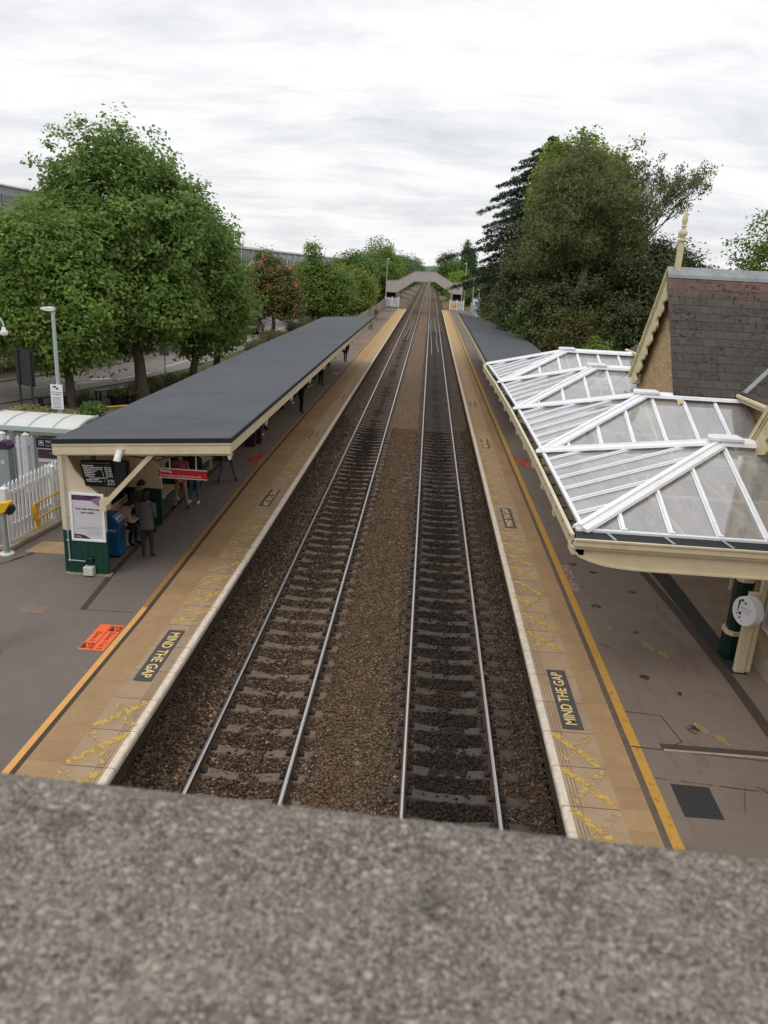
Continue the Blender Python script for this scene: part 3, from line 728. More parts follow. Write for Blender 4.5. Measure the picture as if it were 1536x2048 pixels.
# painted crosses on the edge slabs, one per slab, a strong and a pale bar
def crosses(nm,xa,xb,slots,flip):
    for key,mt in ((0,M['cross_yellow']),(1,M['cross_pale'])):
        m=MB()
        for y in slots:
            j=lambda:random.uniform(-.05,.05)
            p,q=(xa+j(),y+.08+j()),(xb+j(),y+.84+j())
            if (key==1)!=flip:p,q=(xa+j(),y+.84+j()),(xb+j(),y+.08+j())
            d=Vector((q[0]-p[0],q[1]-p[1],0)).normalized();s=Vector((-d.y,d.x,0))*.062;z=.0045+key*.0035
            m.quad((p[0]-s.x,p[1]-s.y,z),(p[0]+s.x,p[1]+s.y,z),(q[0]+s.x,q[1]+s.y,z),(q[0]-s.x,q[1]-s.y,z))
        struct(nm,m,mt)
P_=.915
sl=[k*P_ for k in range(9,40)]
crosses('cross_markings_left',-4.70,-4.14,[y for y in sl if not any(a-.85<y<b-.1 for a,b in ((11.5,13.5),(21.7,23.6),(31.3,33.3))) and (y<21 or 24<y<30)],False)
crosses('cross_markings_right',2.44,3.02,[y for y in sl if not any(a-.85<y<b-.1 for a,b in ((11.0,13.0),(21.2,23.3),(31.6,33.6))) and y>8],True)

# ------------------------------------------------------------------ lettering helper
def text(body,size,mat,name,parent,M4,align='CENTER',bold=0,spacing=1,thick=0.0):
    cu=bpy.data.curves.new(name,'FONT');cu.body=body;cu.size=size;cu.align_x=align;cu.align_y='CENTER';cu.offset=bold;cu.space_character=spacing;cu.extrude=thick;cu.resolution_u=3
    ob=bpy.data.objects.new(name+'_tmp',cu);COL.objects.link(ob)
    dg=bpy.context.evaluated_depsgraph_get();me=bpy.data.meshes.new_from_object(ob.evaluated_get(dg))
    bpy.data.objects.remove(ob);bpy.data.curves.remove(cu)
    org=ORG.get(parent.name,Vector((0,0,0))) if parent else Vector((0,0,0))
    me.transform(Matrix.Translation(-org)@M4);me.name=name;me.materials.clear();me.materials.append(mat)
    o=bpy.data.objects.new(name,me);link(o,parent);ORG[o.name]=org;return o
def frame(o,right,up):
    """matrix whose x axis is the reading direction and y axis the letters' up"""
    r=Vector(right).normalized();u=Vector(up).normalized();n=r.cross(u)
    return Matrix(((r.x,u.x,n.x,o[0]),(r.y,u.y,n.y,o[1]),(r.z,u.z,n.z,o[2]),(0,0,0,1)))

# MIND THE GAP plates
def mtg(x0,x1,y0,y1,side,worn,lab):
    m=MB();m.quad((x0,y0,.012),(x1,y0,.012),(x1,y1,.012),(x0,y1,.012))
    o=tag(build(m,'floor_stencil',M['mtg_worn' if worn else 'mtg_plate']),lab,'floor marking','mind the gap stencils on the platform edges')
    c=((x0+x1)/2,(y0+y1)/2,.016)
    f=frame(c,(0,-1,0),(1,0,0)) if side=='l' else frame(c,(0,1,0),(-1,0,0))
    t=text('MIND THE GAP',.262,M['mtg_text'],'lettering',o,f,bold=.005)
    w=max(v.co.y for v in t.data.vertices)-min(v.co.y for v in t.data.vertices)
    k=1.72/w
    for v in t.data.vertices: v.co.y=c[1]+(v.co.y-c[1])*k
mtg(-4.63,-4.31,11.53,13.47,'l',False,'dark grey MIND THE GAP stencil beside the nearest orange zone sign')
mtg(-4.66,-4.33,21.8,23.6,'l',False,'MIND THE GAP stencil on the left platform edge beside the red warning sign')
mtg(-4.68,-4.36,31.4,33.2,'l',True,'rubbed MIND THE GAP stencil, third along the left platform edge')
mtg(-4.68,-4.36,41.4,43.2,'l',True,'almost worn away MIND THE GAP stencil, fourth along the left platform edge')
mtg(2.61,2.95,11.07,13.01,'r',False,'large MIND THE GAP stencil on the right platform edge, nearest the bridge')
mtg(2.60,2.93,21.3,23.2,'r',False,'MIND THE GAP stencil, second along the right platform edge')
mtg(2.60,2.93,31.7,33.6,'r',True,'dull MIND THE GAP stencil, third along the right platform edge')
mtg(2.60,2.93,41.9,43.7,'r',True,'worn MIND THE GAP stencil, fourth along the right platform edge')

# orange zone signs stuck on the tarmac
def icon(m,c,r,u,s,mi=0):
    """a dark square with a bent arrow cut out, drawn as its dark pieces"""
    c=Vector(c);r=Vector(r)*s;u=Vector(u)*s
    def q(a,b,cc,d): m.quad(c+r*a+u*b,c+r*cc+u*b,c+r*cc+u*d,c+r*a+u*d,mi)
    q(-.5,-.5,.5,-.3);q(-.5,.36,.5,.5);q(-.5,-.3,-.36,.36);q(.34,-.3,.5,-.02);q(-.08,-.3,.34,-.12);q(.12,-.12,.34,.0);q(-.08,.14,.34,.2);q(.4,.2,.5,.36);q(-.2,.0,-.08,.2)
def zone(x0,x1,y0,y1,side,worn,lab,full):
    m=MB();m.quad((x0,y0,.006),(x1,y0,.006),(x1,y1,.006),(x0,y1,.006))
    o=tag(build(m,'floor_sign',M['orange_worn' if worn else 'orange_sign']),lab,'floor sign','orange zone signs on the platforms')
    if side=='l': r,u=(0,-1,0),(1,0,0)
    else: r,u=(0,1,0),(-1,0,0)
    cx,cy=(x0+x1)/2,(y0+y1)/2;s=1 if side=='l' else -1;w=x1-x0
    d=MB();d.quad((cx-.006,y0+.02,.010),(cx+.006,y0+.02,.010),(cx+.006,y1-.02,.010),(cx-.006,y1-.02,.010))
    icon(d,(cx+s*w*.26,cy+s*.36,.010),r,u,.2);icon(d,(cx-s*w*.26,cy-s*.36,.010),r,u,.2)
    build(d,'pictogram',M['sign_dark'],o,normals=False)
    if full:
        text('Zones 1 to 5',.135,M['sign_dark'],'lettering',o,frame((cx+s*w*.26,cy-s*.13,.010),r,u))
        text('Zone 6',.135,M['sign_dark'],'lettering',o,frame((cx-s*w*.26,cy+s*.02,.010),r,u))
zone(-6.0,-5.52,12.44,13.5,'l',False,'bright orange Zones 1 to 5 floor sign on the open left platform',True)
zone(-6.2,-5.78,27.0,28.1,'l',True,'red orange floor sign under the left canopy, second from the bridge',True)
zone(-6.15,-5.75,51.4,52.6,'l',True,'far orange floor sign under the left canopy, third from the bridge',False)
zone(-6.15,-5.75,76,77,'l',True,'pale orange floor sign on the left platform, beyond the person with the shoulder bag',False)
zone(3.85,4.25,29.0,30.1,'r',True,'red orange floor sign on the right platform, by the glazed canopy gutter',True)
zone(3.8,4.2,53.4,54.4,'r',True,'faded orange floor sign on the right platform, beside the felt roofed canopy',False)
# pale sticker and KEEP CLEAR
m=MB();m.quad((-6.2,57.6,.006),(-5.8,57.6,.006),(-5.8,58.6,.006),(-6.2,58.6,.006));tag(build(m,'floor_sticker',M['keep_clear']),'pale worn floor sticker beside the walking person with a shoulder bag','floor sign')
o=text('KEEP CLEAR',.25,M['keep_clear'],'painted_words',None,frame((3.87,17.75,.006),(0,1,0),(-1,0,0)),bold=.006)
for v in o.data.vertices: v.co.y=17.75+(v.co.y-17.75)*1.25
tag(o,'rubbed KEEP CLEAR lettering painted on the right platform','floor marking')
# footprints
def foot(c,ang,lab):
    m=MB();R_=Matrix.Rotation(ang,4,'Z');T=Matrix.Translation((c[0],c[1],0))@R_
    out=[];inn=[]
    n=22
    for i in range(n):
        t=2*PI*i/n;y=math.sin(t)*.155;x=math.cos(t)*(.052 if math.sin(t)>-.1 else .042)*(1-.28*math.exp(-((y+.03)/.05)**2))
        out.append(T@Vector((x,y,.006)));inn.append(T@Vector((x*.55,y*.86,.006)))
    m.v=[tuple(v) for v in out+inn];m.f=[(i,(i+1)%n,n+(i+1)%n,n+i) for i in range(n)];m.m=[0]*n
    tag(build(m,'painted_footprint',M['foot_yellow']),lab,'floor marking','yellow footprints on the right platform')
foot((4.83,14.3),.35,'yellow footprint outline beside the pale spill, left one of the far pair');foot((5.04,13.97),.35,'yellow footprint outline beside the pale spill, right one of the far pair')
foot((4.93,11.41),.4,'yellow footprint outline left of the near pair, by the dark oval stain');foot((5.17,11.08),.4,'yellow footprint outline right of the near pair, by the drain channel')
# ------------------------------------------------------------------ long felt-roofed canopy shelter on the left platform
FY=15.55
sh=thing('platform_shelter','long cream and dark green platform shelter with a flat grey felt roof','shelter',(-5.8,FY,0))
def zr(x,y,off=0.0):   # roof top height
    t=(x+7.66)/(7.66-3.95);base=3.16+.26*t
    return base+min(1,(y-FY)/20)*.06+off
ysr=[FY-.04]+[FY+4*i for i in range(1,11)]+[58.2]
m=MB();xsr=[-7.70,-6.8,-5.8,-4.8,-3.91];k=len(xsr)
for y in ysr:
    for x in xsr:m.v.append((x,y,zr(x,y)))
n0=len(m.v)
for y in ysr:
    for x in xsr:m.v.append((x,y,zr(x,y)-.03))
for j in range(len(ysr)-1):
    for i in range(k-1):
        a=j*k+i;m.f.append((a,a+1,a+k+1,a+k));m.f.append((n0+a,n0+a+k,n0+a+k+1,n0+a+1))
    for i in (0,k-1):
        a=j*k+i;m.f.append((a,a+k,n0+a+k,n0+a))
for j in (0,len(ysr)-1):
    for i in range(k-1):
        a=j*k+i;m.f.append((a,n0+a,n0+a+1,a+1))
m.m=[0]*len(m.f)
build(m,'roof',M['felt'],sh)
def edge_strip(nm,mat,ztop,zbot,t0,t1,parent=sh):
    """band running round the front and the track side, t0..t1 outwards"""
    m=MB()
    a=[(-7.70,FY-.04-t1),(-3.91+t1,FY-.04-t1),(-3.91+t1,FY-.04-t0)]
    # front board
    xl,xr=-7.70,-3.91+t1
    m.add([(xl,FY-.04-t1,zr(xl,FY)+zbot),(xr,FY-.04-t1,zr(-3.91,FY)+zbot),(xr,FY-.04-t0,zr(-3.91,FY)+zbot),(xl,FY-.04-t0,zr(xl,FY)+zbot),
           (xl,FY-.04-t1,zr(xl,FY)+ztop),(xr,FY-.04-t1,zr(-3.91,FY)+ztop),(xr,FY-.04-t0,zr(-3.91,FY)+ztop),(xl,FY-.04-t0,zr(xl,FY)+ztop)],
          [(0,3,2,1),(4,5,6,7),(0,1,5,4),(1,2,6,5),(2,3,7,6),(3,0,4,7)])
    prev=None
    for y0,y1 in zip(ysr[:-1],ysr[1:]):
        y0_=y0-(t0 if y0==ysr[0] else 0)
        za,zb=zr(-3.91,y0),zr(-3.91,y1);x0,x1=-3.91+t0,-3.91+t1
        m.add([(x0,y0_,za+zbot),(x1,y0_,za+zbot),(x1,y1,zb+zbot),(x0,y1,zb+zbot),(x0,y0_,za+ztop),(x1,y0_,za+ztop),(x1,y1,zb+ztop),(x0,y1,zb+ztop)],[(0,3,2,1),(4,5,6,7),(0,1,5,4),(1,2,6,5),(2,3,7,6),(3,0,4,7)])
    return build(m,nm,mat,parent)
edge_strip('roof_edge',M['felt_edge'],.012,-.085,.0,.03)
edge_strip('fascia',M['cream'],-.09,-.325,-.03,.0)
edge_strip('fascia_moulding',M['cream'],-.088,-.125,.0,.022)
# soffit
m=MB();m.quad((-7.68,FY,zr(-7.68,FY)-.16),(-3.95,FY,zr(-3.95,FY)-.16),(-3.95,58,zr(-3.95,58)-.16),(-7.68,58,zr(-7.68,58)-.16));build(m,'soffit',M['tan'],sh)
# back wall: cream boards above, green below
for z0,z1,mat,nm in ((0,1.03,'green','wall_base'),(1.03,2.98,'cream_panel','wall')):
    m=MB();m.box(-7.80,-7.72,FY+.36,58,z0,z1);
    y=FY+.5
    while y<58: m.box(-7.72,-7.705,y,y+.03,z0,z1);y+=.3
    build(m,nm,M[mat],sh)
# cross partitions, braces and roof corbels
for i in range(12):
    y=15.87+i*3.62
    if y>57:break
    c1=[(-7.74,y,1.03),(-6.80,y,1.03),(-6.80,y,1.72),(-6.86,y,1.84),(-7.15,y,2.12),(-7.42,y,2.42),(-7.55,y,2.7),(-7.56,y,2.9),(-7.74,y,2.9)] if i==0 else [(-7.72,y,1.03),(-6.78,y,1.03),(-6.78,y,2.85),(-7.72,y,2.8)]
    m=MB();m.prism(c1,(0,.07,0));build(m,'partition',M['cream_panel'],sh)
    m=MB();m.prism([(-7.72,y-.006,0.03),(-6.79,y-.006,0.03),(-6.79,y-.006,1.03),(-7.72,y-.006,1.03)],(0,.08,0))
    for q in range(6): m.box(-7.70+q*.155,-7.69+q*.155,y-.012,y-.004,.03,1.02)
    build(m,'partition_base',M['green'],sh)
    yb=15.6 if i==0 else y
    m=MB();m.bar((-6.72,yb+.04,1.74),(-5.55,yb+.04,3.02),.07,.10,up=(0,0,1));m.box(-6.80,-6.66,yb,y+.02,1.62,1.86);build(m,'brace',M['cream'],sh)
    # rafter and its shaped end hanging below the fascia
    m=MB();m.bar((-7.7,yb+.04,2.86),(-4.0,yb+.04,3.1),.08,.14);build(m,'rafter',M['cream'],sh)
for i in range(12):
    y=FY+.02+i*3.72
    if y>57.5:break
    z=zr(-3.95,y)-.32
    pr=[(-3.915,y,z+.14),(-3.915,y,z-.08),(-3.935,y,z-.15),(-3.965,y,z-.15),(-3.99,y,z-.08),(-4.03,y,z-.02),(-4.12,y,z),(-4.12,y,z+.14)]
    m=MB();m.prism(pr,(0,.12,0));build(m,'corbel',M['cream'],sh)
# plinth, conduit, boxes on the end wall
m=MB();m.box(-7.76,-6.74,15.80,16.0,.0,.035);build(m,'plinth',M['kerb'],sh)
m=MB();m.tube([(-7.66,15.83,2.75),(-7.655,15.83,1.4),(-7.65,15.83,.34)],.014,6);m.tube([(-7.65,15.83,.34),(-7.25,15.83,.33)],.014,6);m.ell((-7.65,15.825,.34),(.035,.02,.035),8,6)
for z in (.8,1.35,2.0):m.box(-7.69,-7.63,15.815,15.845,z,z+.02)
build(m,'conduit',M['post_grey'],sh)
m=MB();m.box(-7.28,-7.12,15.79,15.862,.27,.42);build(m,'switch_box',M['green_col'],sh,bevel=.006)
m=MB();m.box(-7.31,-7.09,15.70,15.862,.035,.235);build(m,'junction_box',M['offwhite'],sh,bevel=.01)
# roof-hung clutter: light fitting and cables under the canopy
m=MB();m.box(-5.62,-5.3,16.0,16.14,2.80,2.90);build(m,'light_fitting',M['white'],sh,bevel=.01)
m=MB();m.tube([(-6.3,15.8,2.85),(-5.9,15.85,2.80),(-5.6,15.9,2.86),(-5.3,15.9,2.83),(-4.9,15.95,2.92)],.018,6);m.tube([(-5.8,15.75,2.9),(-5.55,15.75,2.78),(-5.25,15.75,2.9)],.02,6);build(m,'cable_loop',M['bark'],sh)
# poster in its frame
po=thing('poster_case','white framed timetable information poster on the shelter end wall','poster',(-7.2,15.86,1.37))
PX0,PX1,PZ0,PZ1=-7.52,-6.85,.86,1.88;PY=15.862
m=MB();m.box(PX0-.05,PX0+.005,PY-.04,PY-.002,PZ0-.05,PZ1+.05).box(PX1-.005,PX1+.05,PY-.04,PY-.002,PZ0-.05,PZ1+.05).box(PX0+.005,PX1-.005,PY-.038,PY-.002,PZ1-.005,PZ1+.05).box(PX0+.005,PX1-.005,PY-.038,PY-.002,PZ0-.05,PZ0+.005);build(m,'frame',M['white'],po,bevel=.006)
m=MB();m.box(PX0+.006,PX1-.006,PY-.018,PY-.004,PZ0+.006,PZ1-.006);pp=build(m,'poster',M['paper'],po)
W_,H_=PX1-PX0-.012,PZ1-PZ0-.012
def pz(u,v,d):return (PX0+.006+u*W_,PY-.018-d,PZ0+.006+v*H_)
m=MB();m.add([pz(u,v,.002) for u,v in ((0,1),(1,1),(.55,.885),(0,.885))],[(0,1,2,3)]);build(m,'banner',M['purple'],po)
m=MB();m.add([pz(u,v,.003) for u,v in ((1,1),(.55,.885),(.66,.87),(.82,.80),(1,.745))],[(0,1,2,3,4)]);build(m,'banner_wave',M['mauve'],po)
m=MB();m.add([pz(u,v,.002) for u,v in ((0,0),(.58,0),(.45,.05),(.34,.085),(.2,.1),(0,.1))],[(0,1,2,3,4,5)])
build(m,'footer',M['purple'],po)
fx=lambda u,v,d=.005: frame(pz(u,v,d),(1,0,0),(0,0,1))
text('TIMETABLE',.038,M['mauve'],'heading',po,fx(.05,.965),'LEFT',spacing=1.3);text('INFORMATION',.038,M['mauve'],'heading',po,fx(.05,.922),'LEFT',spacing=1.3)
text('Your train times are',.066,M['print_black'],'headline',po,fx(.5,.69),bold=.0015);text('now online',.066,M['print_black'],'headline',po,fx(.5,.61),bold=.0015)
text('E M R',.045,M['print_white'],'logo',po,fx(.07,.045),'LEFT',bold=.001)
m=MB()
for v,u0,u1 in ((.27,.22,.9),(.235,.1,.9),(.17,.5,.92),(.125,.5,.92)):
    m.quad(pz(u0,v,.003),pz(u1,v,.003),pz(u1,v+.006,.003),pz(u0,v+.006,.003))
build(m,'small_print',M['print_grey'],po)
# departure screens
ds=thing('departure_screen','black departure screen tilted down under the canopy end, listing trains','screen',(-6.85,15.7,2.4))
TL,TR,BL,BR=[Vector(v) for v in ((-7.19,15.60,2.665),(-6.50,15.60,2.705),(-7.167,15.80,2.10),(-6.48,15.80,2.11))]
rt=(TR-TL).normalized();upv=(TL-BL).normalized();nn_=rt.cross(upv).normalized()
if nn_.y>0:nn_=-nn_
m=MB();m.prism([TL,TR,BR,BL],-nn_*.13);build(m,'case',M['black'],ds,bevel=.008)
def spt(u,v,d):return TL.lerp(TR,u).lerp(BL.lerp(BR,u),1-v)+nn_*d
m=MB();m.quad(spt(.05,.09,.003),spt(.95,.09,.003),spt(.95,.95,.003),spt(.05,.95,.003));build(m,'display',M['screen'],ds)
def st(b,u,v,s,al='LEFT'):return text(b,s,M['screen_text'],'display_text',ds,frame(spt(u,v,.006),rt,upv),al)
st('Departures',.08,.9,.052)
rows=[('18:14','Birmingham New St','2','On time'),('18:21','London St Pancras','1','On time'),('18:26','Nottingham','1','On time'),('18:33','Matlock','2','On time'),('18:40','Leicester','2','On time'),('18:47','Lincoln','1','On time'),('','Local shopping services','',''),('18:52','Nottingham','1','On time'),('18:58','Newark Castle','1','On time')]
for i,(a,b_,c,d_) in enumerate(rows):
    v=.82-i*.074
    for tx,u in ((a,.08),(b_,.2),(c,.66),(d_,.76)):
        if tx: st(tx,u,v,.043)
st('18:13:17',.72,.125,.052)
m=MB();m.box(-6.46,-6.2,15.66,15.86,2.2,2.72);m.box(-6.19,-6.175,15.7,15.84,2.25,2.68);build(m,'second_case',M['black'],ds,bevel=.01)
m=MB();m.box(-7.0,-6.92,15.72,15.84,2.66,2.9);build(m,'bracket',M['dark_grey'],ds)
m=MB();m.box(-6.4,-6.32,15.72,15.8,2.7,2.95);build(m,'bracket',M['dark_grey'],ds)
# CCTV camera on the fascia
cc=thing('cctv_camera','white cylindrical cctv camera fixed to the cream canopy fascia','camera',(-6.26,15.42,2.95))
m=MB();m.tube([(-6.22,15.43,3.04),(-6.245,15.40,2.93),(-6.25,15.395,2.925),(-6.27,15.37,2.82)],[.068,.068,.073,.073],14);build(m,'housing',M['white'],cc,smooth=True)
m=MB();m.tube([(-6.2703,15.3695,2.8195),(-6.271,15.369,2.816)],[.055,.055],14);build(m,'lens',M['print_grey'],cc)
m=MB();m.tube([(-6.2,15.46,3.02),(-6.14,15.52,3.05)],.016,6);build(m,'mount',M['steel'],cc)
# red warning sign hung below the canopy
ws=thing('warning_sign','red hanging sign warning not to trespass on the railway','sign',(-5.28,16.6,2.28))
m=MB();m.box(-5.83,-4.73,16.6,16.63,2.19,2.385);build(m,'panel',M['red_sign'],ws)
m=MB();m.box(-5.835,-4.725,16.596,16.634,2.383,2.4).box(-5.835,-4.725,16.596,16.634,2.175,2.192);build(m,'border',M['print_white'],ws)
text('Warning',.075,M['print_white'],'lettering',ws,frame((-5.79,16.595,2.335),(1,0,0),(0,0,1)),'LEFT',bold=.003)
o=text('Do not trespass on the Railway. Penalty £1000',.052,M['print_white'],'lettering',ws,frame((-5.79,16.595,2.24),(1,0,0),(0,0,1)),'LEFT',bold=.001)
wd=max(v.co.x for v in o.data.vertices)-min(v.co.x for v in o.data.vertices);x0=min(v.co.x for v in o.data.vertices)
for v in o.data.vertices:v.co.x=x0+(v.co.x-x0)*.93/wd
m=MB();m.box(-5.58,-5.56,16.607,16.623,2.4,3.0).box(-4.98,-4.96,16.607,16.623,2.4,3.05);build(m,'hanger',M['white'],ws)
# benches along the back wall
def bench(y0,y1,lab,z=0):
    b=thing('platform_bench',lab,'bench',(-7.35,(y0+y1)/2,0),'white benches inside the shelter')
    m=MB()
    for i in range(5):m.box(-7.6+i*.1,-7.52+i*.1,y0,y1,.43,.455)
    build(m,'seat',M['cream'],b)
    m=MB()
    for i in range(4):m.box(-7.66,-7.63,y0,y1,.5+i*.1,.57+i*.1)
    build(m,'backrest',M['cream'],b)
    for y in (y0+.06,y1-.06):
        m=MB()
        pr=[(-7.62,y-.03,.0),(-7.5,y-.03,.0),(-7.5,y-.03,.05),(-7.56,y-.03,.12),(-7.55,y-.03,.3),(-7.48,y-.03,.38),(-7.3,y-.03,.385),(-7.19,y-.03,.33),(-7.17,y-.03,.2),(-7.2,y-.03,.07),(-7.27,y-.03,.05),(-7.27,y-.03,0),(-7.08,y-.03,0),(-7.08,y-.03,.05),(-7.11,y-.03,.1),(-7.1,y-.03,.3),(-7.03,y-.03,.4),(-7.03,y-.03,.43),(-7.66,y-.03,.43),(-7.66,y-.03,.9),(-7.69,y-.03,.9),(-7.69,y-.03,.2)]
        m.prism(pr,(0,.06,0));build(m,'leg',M['cream'],b)
    return b
bench(17.75,19.3,'cream bench nearest the end wall, with two people sitting on it')
bench(20.1,21.9,'cream bench in the second shelter bay, behind the two standing women')
bench(23.7,25.6,'cream bench behind the legs in blue jeans')
bench(30.6,32.3,'cream bench with a dark clothed person seated, beyond the burgundy suitcase')
bench(38.0,39.7,'cream bench with a seated person, beyond the man in black')
bench(44.6,46.3,'cream bench far down the shelter, next to a standing person in black')
# newspaper bin
def newsbin(x,y,rot,lab):
    b=thing('newspaper_bin',lab,'newspaper bin',(x,y,0),'blue newspaper bins',rot)
    def pt(m,nm,mat,**k):return build(m,nm,mat,b,world=False,**k)
    m=MB();m.prism([(-.2,-.21,.06),(-.2,-.21,1.06),(.06,-.21,1.06),(.21,-.21,.86),(.21,-.21,.06)],(0,.42,0));pt(m,'body',M['blue'],bevel=.012)
    m=MB();m.box(-.17,.18,-.18,.18,0,.06);pt(m,'base',M['black'])
    m=MB();m.box(.205,.216,-.15,.15,.36,.74);pt(m,'hopper',M['blue_d'])
    s=Vector((.15,0,-.2)).normalized()
    f=frame((.142,0,.972),(0,1,0),-s)
    m=MB();nn=Vector((.2,0,.15)).normalized()
    for a,c_ in (((-.16,.05),(.16,.05)),):pass
    t1=text('METRO',.1,M['print_white'],'lettering',None,frame((.146,0,.965),(0,1,0),-s),bold=.003);t1.parent=b
    t2=text('METRO',.1,M['print_white'],'lettering',None,frame((0,-.214,.68),(1,0,0),(0,0,1)));t2.parent=b
    for o in (t1,t2):pass
    m=MB();e=.004
    P=lambda a,c:(.139+nn.x*e+s.x*c,a,.978+nn.z*e+s.z*c)
    for a0,a1,c0,c1 in ((-.19,.19,-.075,-.065),(-.19,.19,.085,.095),(-.19,-.18,-.075,.095),(.18,.19,-.075,.095)): m.quad(P(a0,c0),P(a1,c0),P(a1,c1),P(a0,c1))
    pt(m,'label_border',M['print_white'],normals=False)
    return b
newsbin(-7.17,17.16,.0,'blue METRO newspaper bin beside the bench, behind the poster wall')
newsbin(6.3,19.6,PI,'blue METRO newspaper bin seen through the near glazed canopy bay')

# ------------------------------------------------------------------ white picket fence, kerb, yellow handrail, ticket corner
def picket_fence(a,b_,h0,h1,n,lab,posts,rails=True,name='picket_fence'):
    a=Vector(a);b_=Vector(b_);f=thing(name,lab,'fence',tuple(a),None);d=(b_-a);L=d.length;d.normalize();s=Vector((-d.y,d.x,0))
    m=MB()
    for i in range(n):
        t=(i+.5)/n;p=a+d*L*t;h=h0+(h1-h0)*t;w=.042
        pr=[p-d*w,p+d*w,p+d*w+Vector((0,0,h-.07)),p+Vector((0,0,h)),p-d*w+Vector((0,0,h-.07))]
        m.prism([q+s*.012+Vector((0,0,.05)) if k<2 else q+s*.012 for k,q in enumerate(pr)],-s*.024)
    build(m,'pickets',M['white_paint'],f)
    for z in (.35,):
        pass
    m=MB()
    for fr in (.25,.8): m.bar(a+Vector((0,0,h0*fr))+s*.035,b_+Vector((0,0,h1*fr))+s*.035,.04,.09)
    build(m,'rail',M['white_paint'],f)
    for t in posts:
        p=a+d*L*t;h=h0+(h1-h0)*t+.02;m=MB();m.box(p.x-.075,p.x+.075,p.y-.075,p.y+.075,0,h)
        m.add([(p.x-.09,p.y-.09,h),(p.x+.09,p.y-.09,h),(p.x+.09,p.y+.09,h),(p.x-.09,p.y+.09,h),(p.x,p.y,h+.07)],[(0,3,2,1),(0,1,4),(1,2,4),(2,3,4),(3,0,4)])
        build(m,'post',M['white_paint'],f)
    return f
m=MB();m.prism([(-9.92,16.9,0),(-9.58,16.86,0),(-9.30,19.3,0),(-8.95,26,0),(-9.25,26,0),(-9.62,19.3,0)],(0,0,.13));struct('kerb',m,M['kerb'],bevel=.02)
picket_fence((-9.76,17.1,.12),(-9.2,24.5,.12),1.48,1.62,46,'white picket fence running back from the platform beside the yellow handrail',(0,.28,.6,1))
picket_fence((-13.2,21.6,0),(-10.9,21.7,0),1.72,1.72,17,'white picket fence standing behind the ticket machine',(.0,.42,.72,1))
hr=thing('handrail','yellow tubular handrail in front of the white picket fence','handrail',(-9.52,18.2,0))
ya,yb=18.15,23.5
def hx(y):return -9.58+(y-18.15)*.06
m=MB();m.tube([(hx(ya),ya,.40),(hx(ya)-.0,ya-.06,.42),(hx(ya),ya-.09,.47),(hx(ya),ya-.09,.74),(hx(ya),ya-.06,.79),(hx(ya),ya,.81),(hx(yb),yb,.83)],.025,8);m.tube([(hx(ya),ya,.40),(hx(yb),yb,.42)],.025,8);build(m,'rail',M['yellow'],hr,smooth=True)
for y in (18.3,20.2,22.2):
    m=MB();m.box(hx(y)-.09,hx(y)-.02,y-.035,y+.035,.12,.78);m.box(hx(y)-.12,hx(y)+.01,y-.06,y+.06,.12,.14);m.tube([(hx(y)-.05,y,.78),(hx(y),y,.80)],.018,6);build(m,'post',M['yellow'],hr)
yr=thing('card_reader','yellow hooded smart card reader on a steel post with a round base','card reader',(-9.6,16.72,0))
m=MB();m.lathe((-9.6,16.72,0),[(.17,0),(.17,.03),(.15,.045),(.06,.05)],20);build(m,'base',M['offwhite'],yr,smooth=True)
m=MB();m.tube([(-9.6,16.72,.04),(-9.6,16.72,1.08)],.065,12);build(m,'post',M['steel'],yr,smooth=True)
m=MB();m.prism([(-9.76,16.62,1.10),(-9.76,16.62,1.27),(-9.40,16.62,1.33),(-9.38,16.62,1.27),(-9.50,16.62,1.08),(-9.66,16.62,1.0)],(0,.2,0));build(m,'hood',M['yellow'],yr,bevel=.015)
m=MB();m.prism([(-9.5,16.615,1.06),(-9.37,16.615,1.24),(-9.33,16.615,1.12),(-9.4,16.615,1.0)],(0,.21,0));build(m,'reader',M['black'],yr,bevel=.01)
m=MB();m.box(-9.375,-9.345,16.66,16.72,1.10,1.15);build(m,'target',M['offwhite'],yr)
# ticket machine under its shelter
tm=thing('ticket_machine','grey ticket machine with dark TICKETS header behind the picket fence','ticket machine',(-10.1,20.6,0))
m=MB();m.prism([(-10.55,20.35,0),(-10.55,20.35,2.0),(-9.62,20.35,2.0),(-9.62,20.35,0)],(0,.6,0));build(m,'cabinet',M['machine'],tm,bevel=.02)
m=MB();m.box(-10.53,-9.64,20.32,20.348,1.72,1.98);build(m,'header',M['navy'],tm)
m=MB();m.box(-10.5,-9.66,20.325,20.348,1.44,1.68);build(m,'purple_panel',M['purple'],tm)
m=MB();m.box(-10.52,-9.65,20.33,20.348,1.685,1.715);m.box(-10.5,-9.66,20.31,20.348,1.33,1.42);build(m,'trim',M['offwhite'],tm)
m=MB();m.prism([(-10.42,20.345,.98),(-9.74,20.345,.98),(-9.82,20.30,1.28),(-10.34,20.30,1.28)],(0,-.02,0));build(m,'display',M['paper'],tm)
text('TICKETS',.1,M['print_white'],'lettering',tm,frame((-10.27,20.315,1.90),(1,0,0),(0,0,1)),'LEFT',bold=.002);text('Cash or card',.06,M['print_white'],'lettering',tm,frame((-10.27,20.315,1.79),(1,0,0),(0,0,1)),'LEFT')
m=MB()
for a0,a1,c0,c1 in ((-10.46,-10.32,1.79,1.805),(-10.46,-10.32,1.915,1.93),(-10.46,-10.445,1.79,1.93),(-10.335,-10.32,1.79,1.93),):m.box(a0,a1,20.314,20.3205,c0,c1)
m2=MB();m2.box(-10.42,-10.36,20.314,20.3205,1.84,1.9);build(m2,'pictogram',M['print_white'],tm)
build(m,'pictogram',M['print_white'],tm)
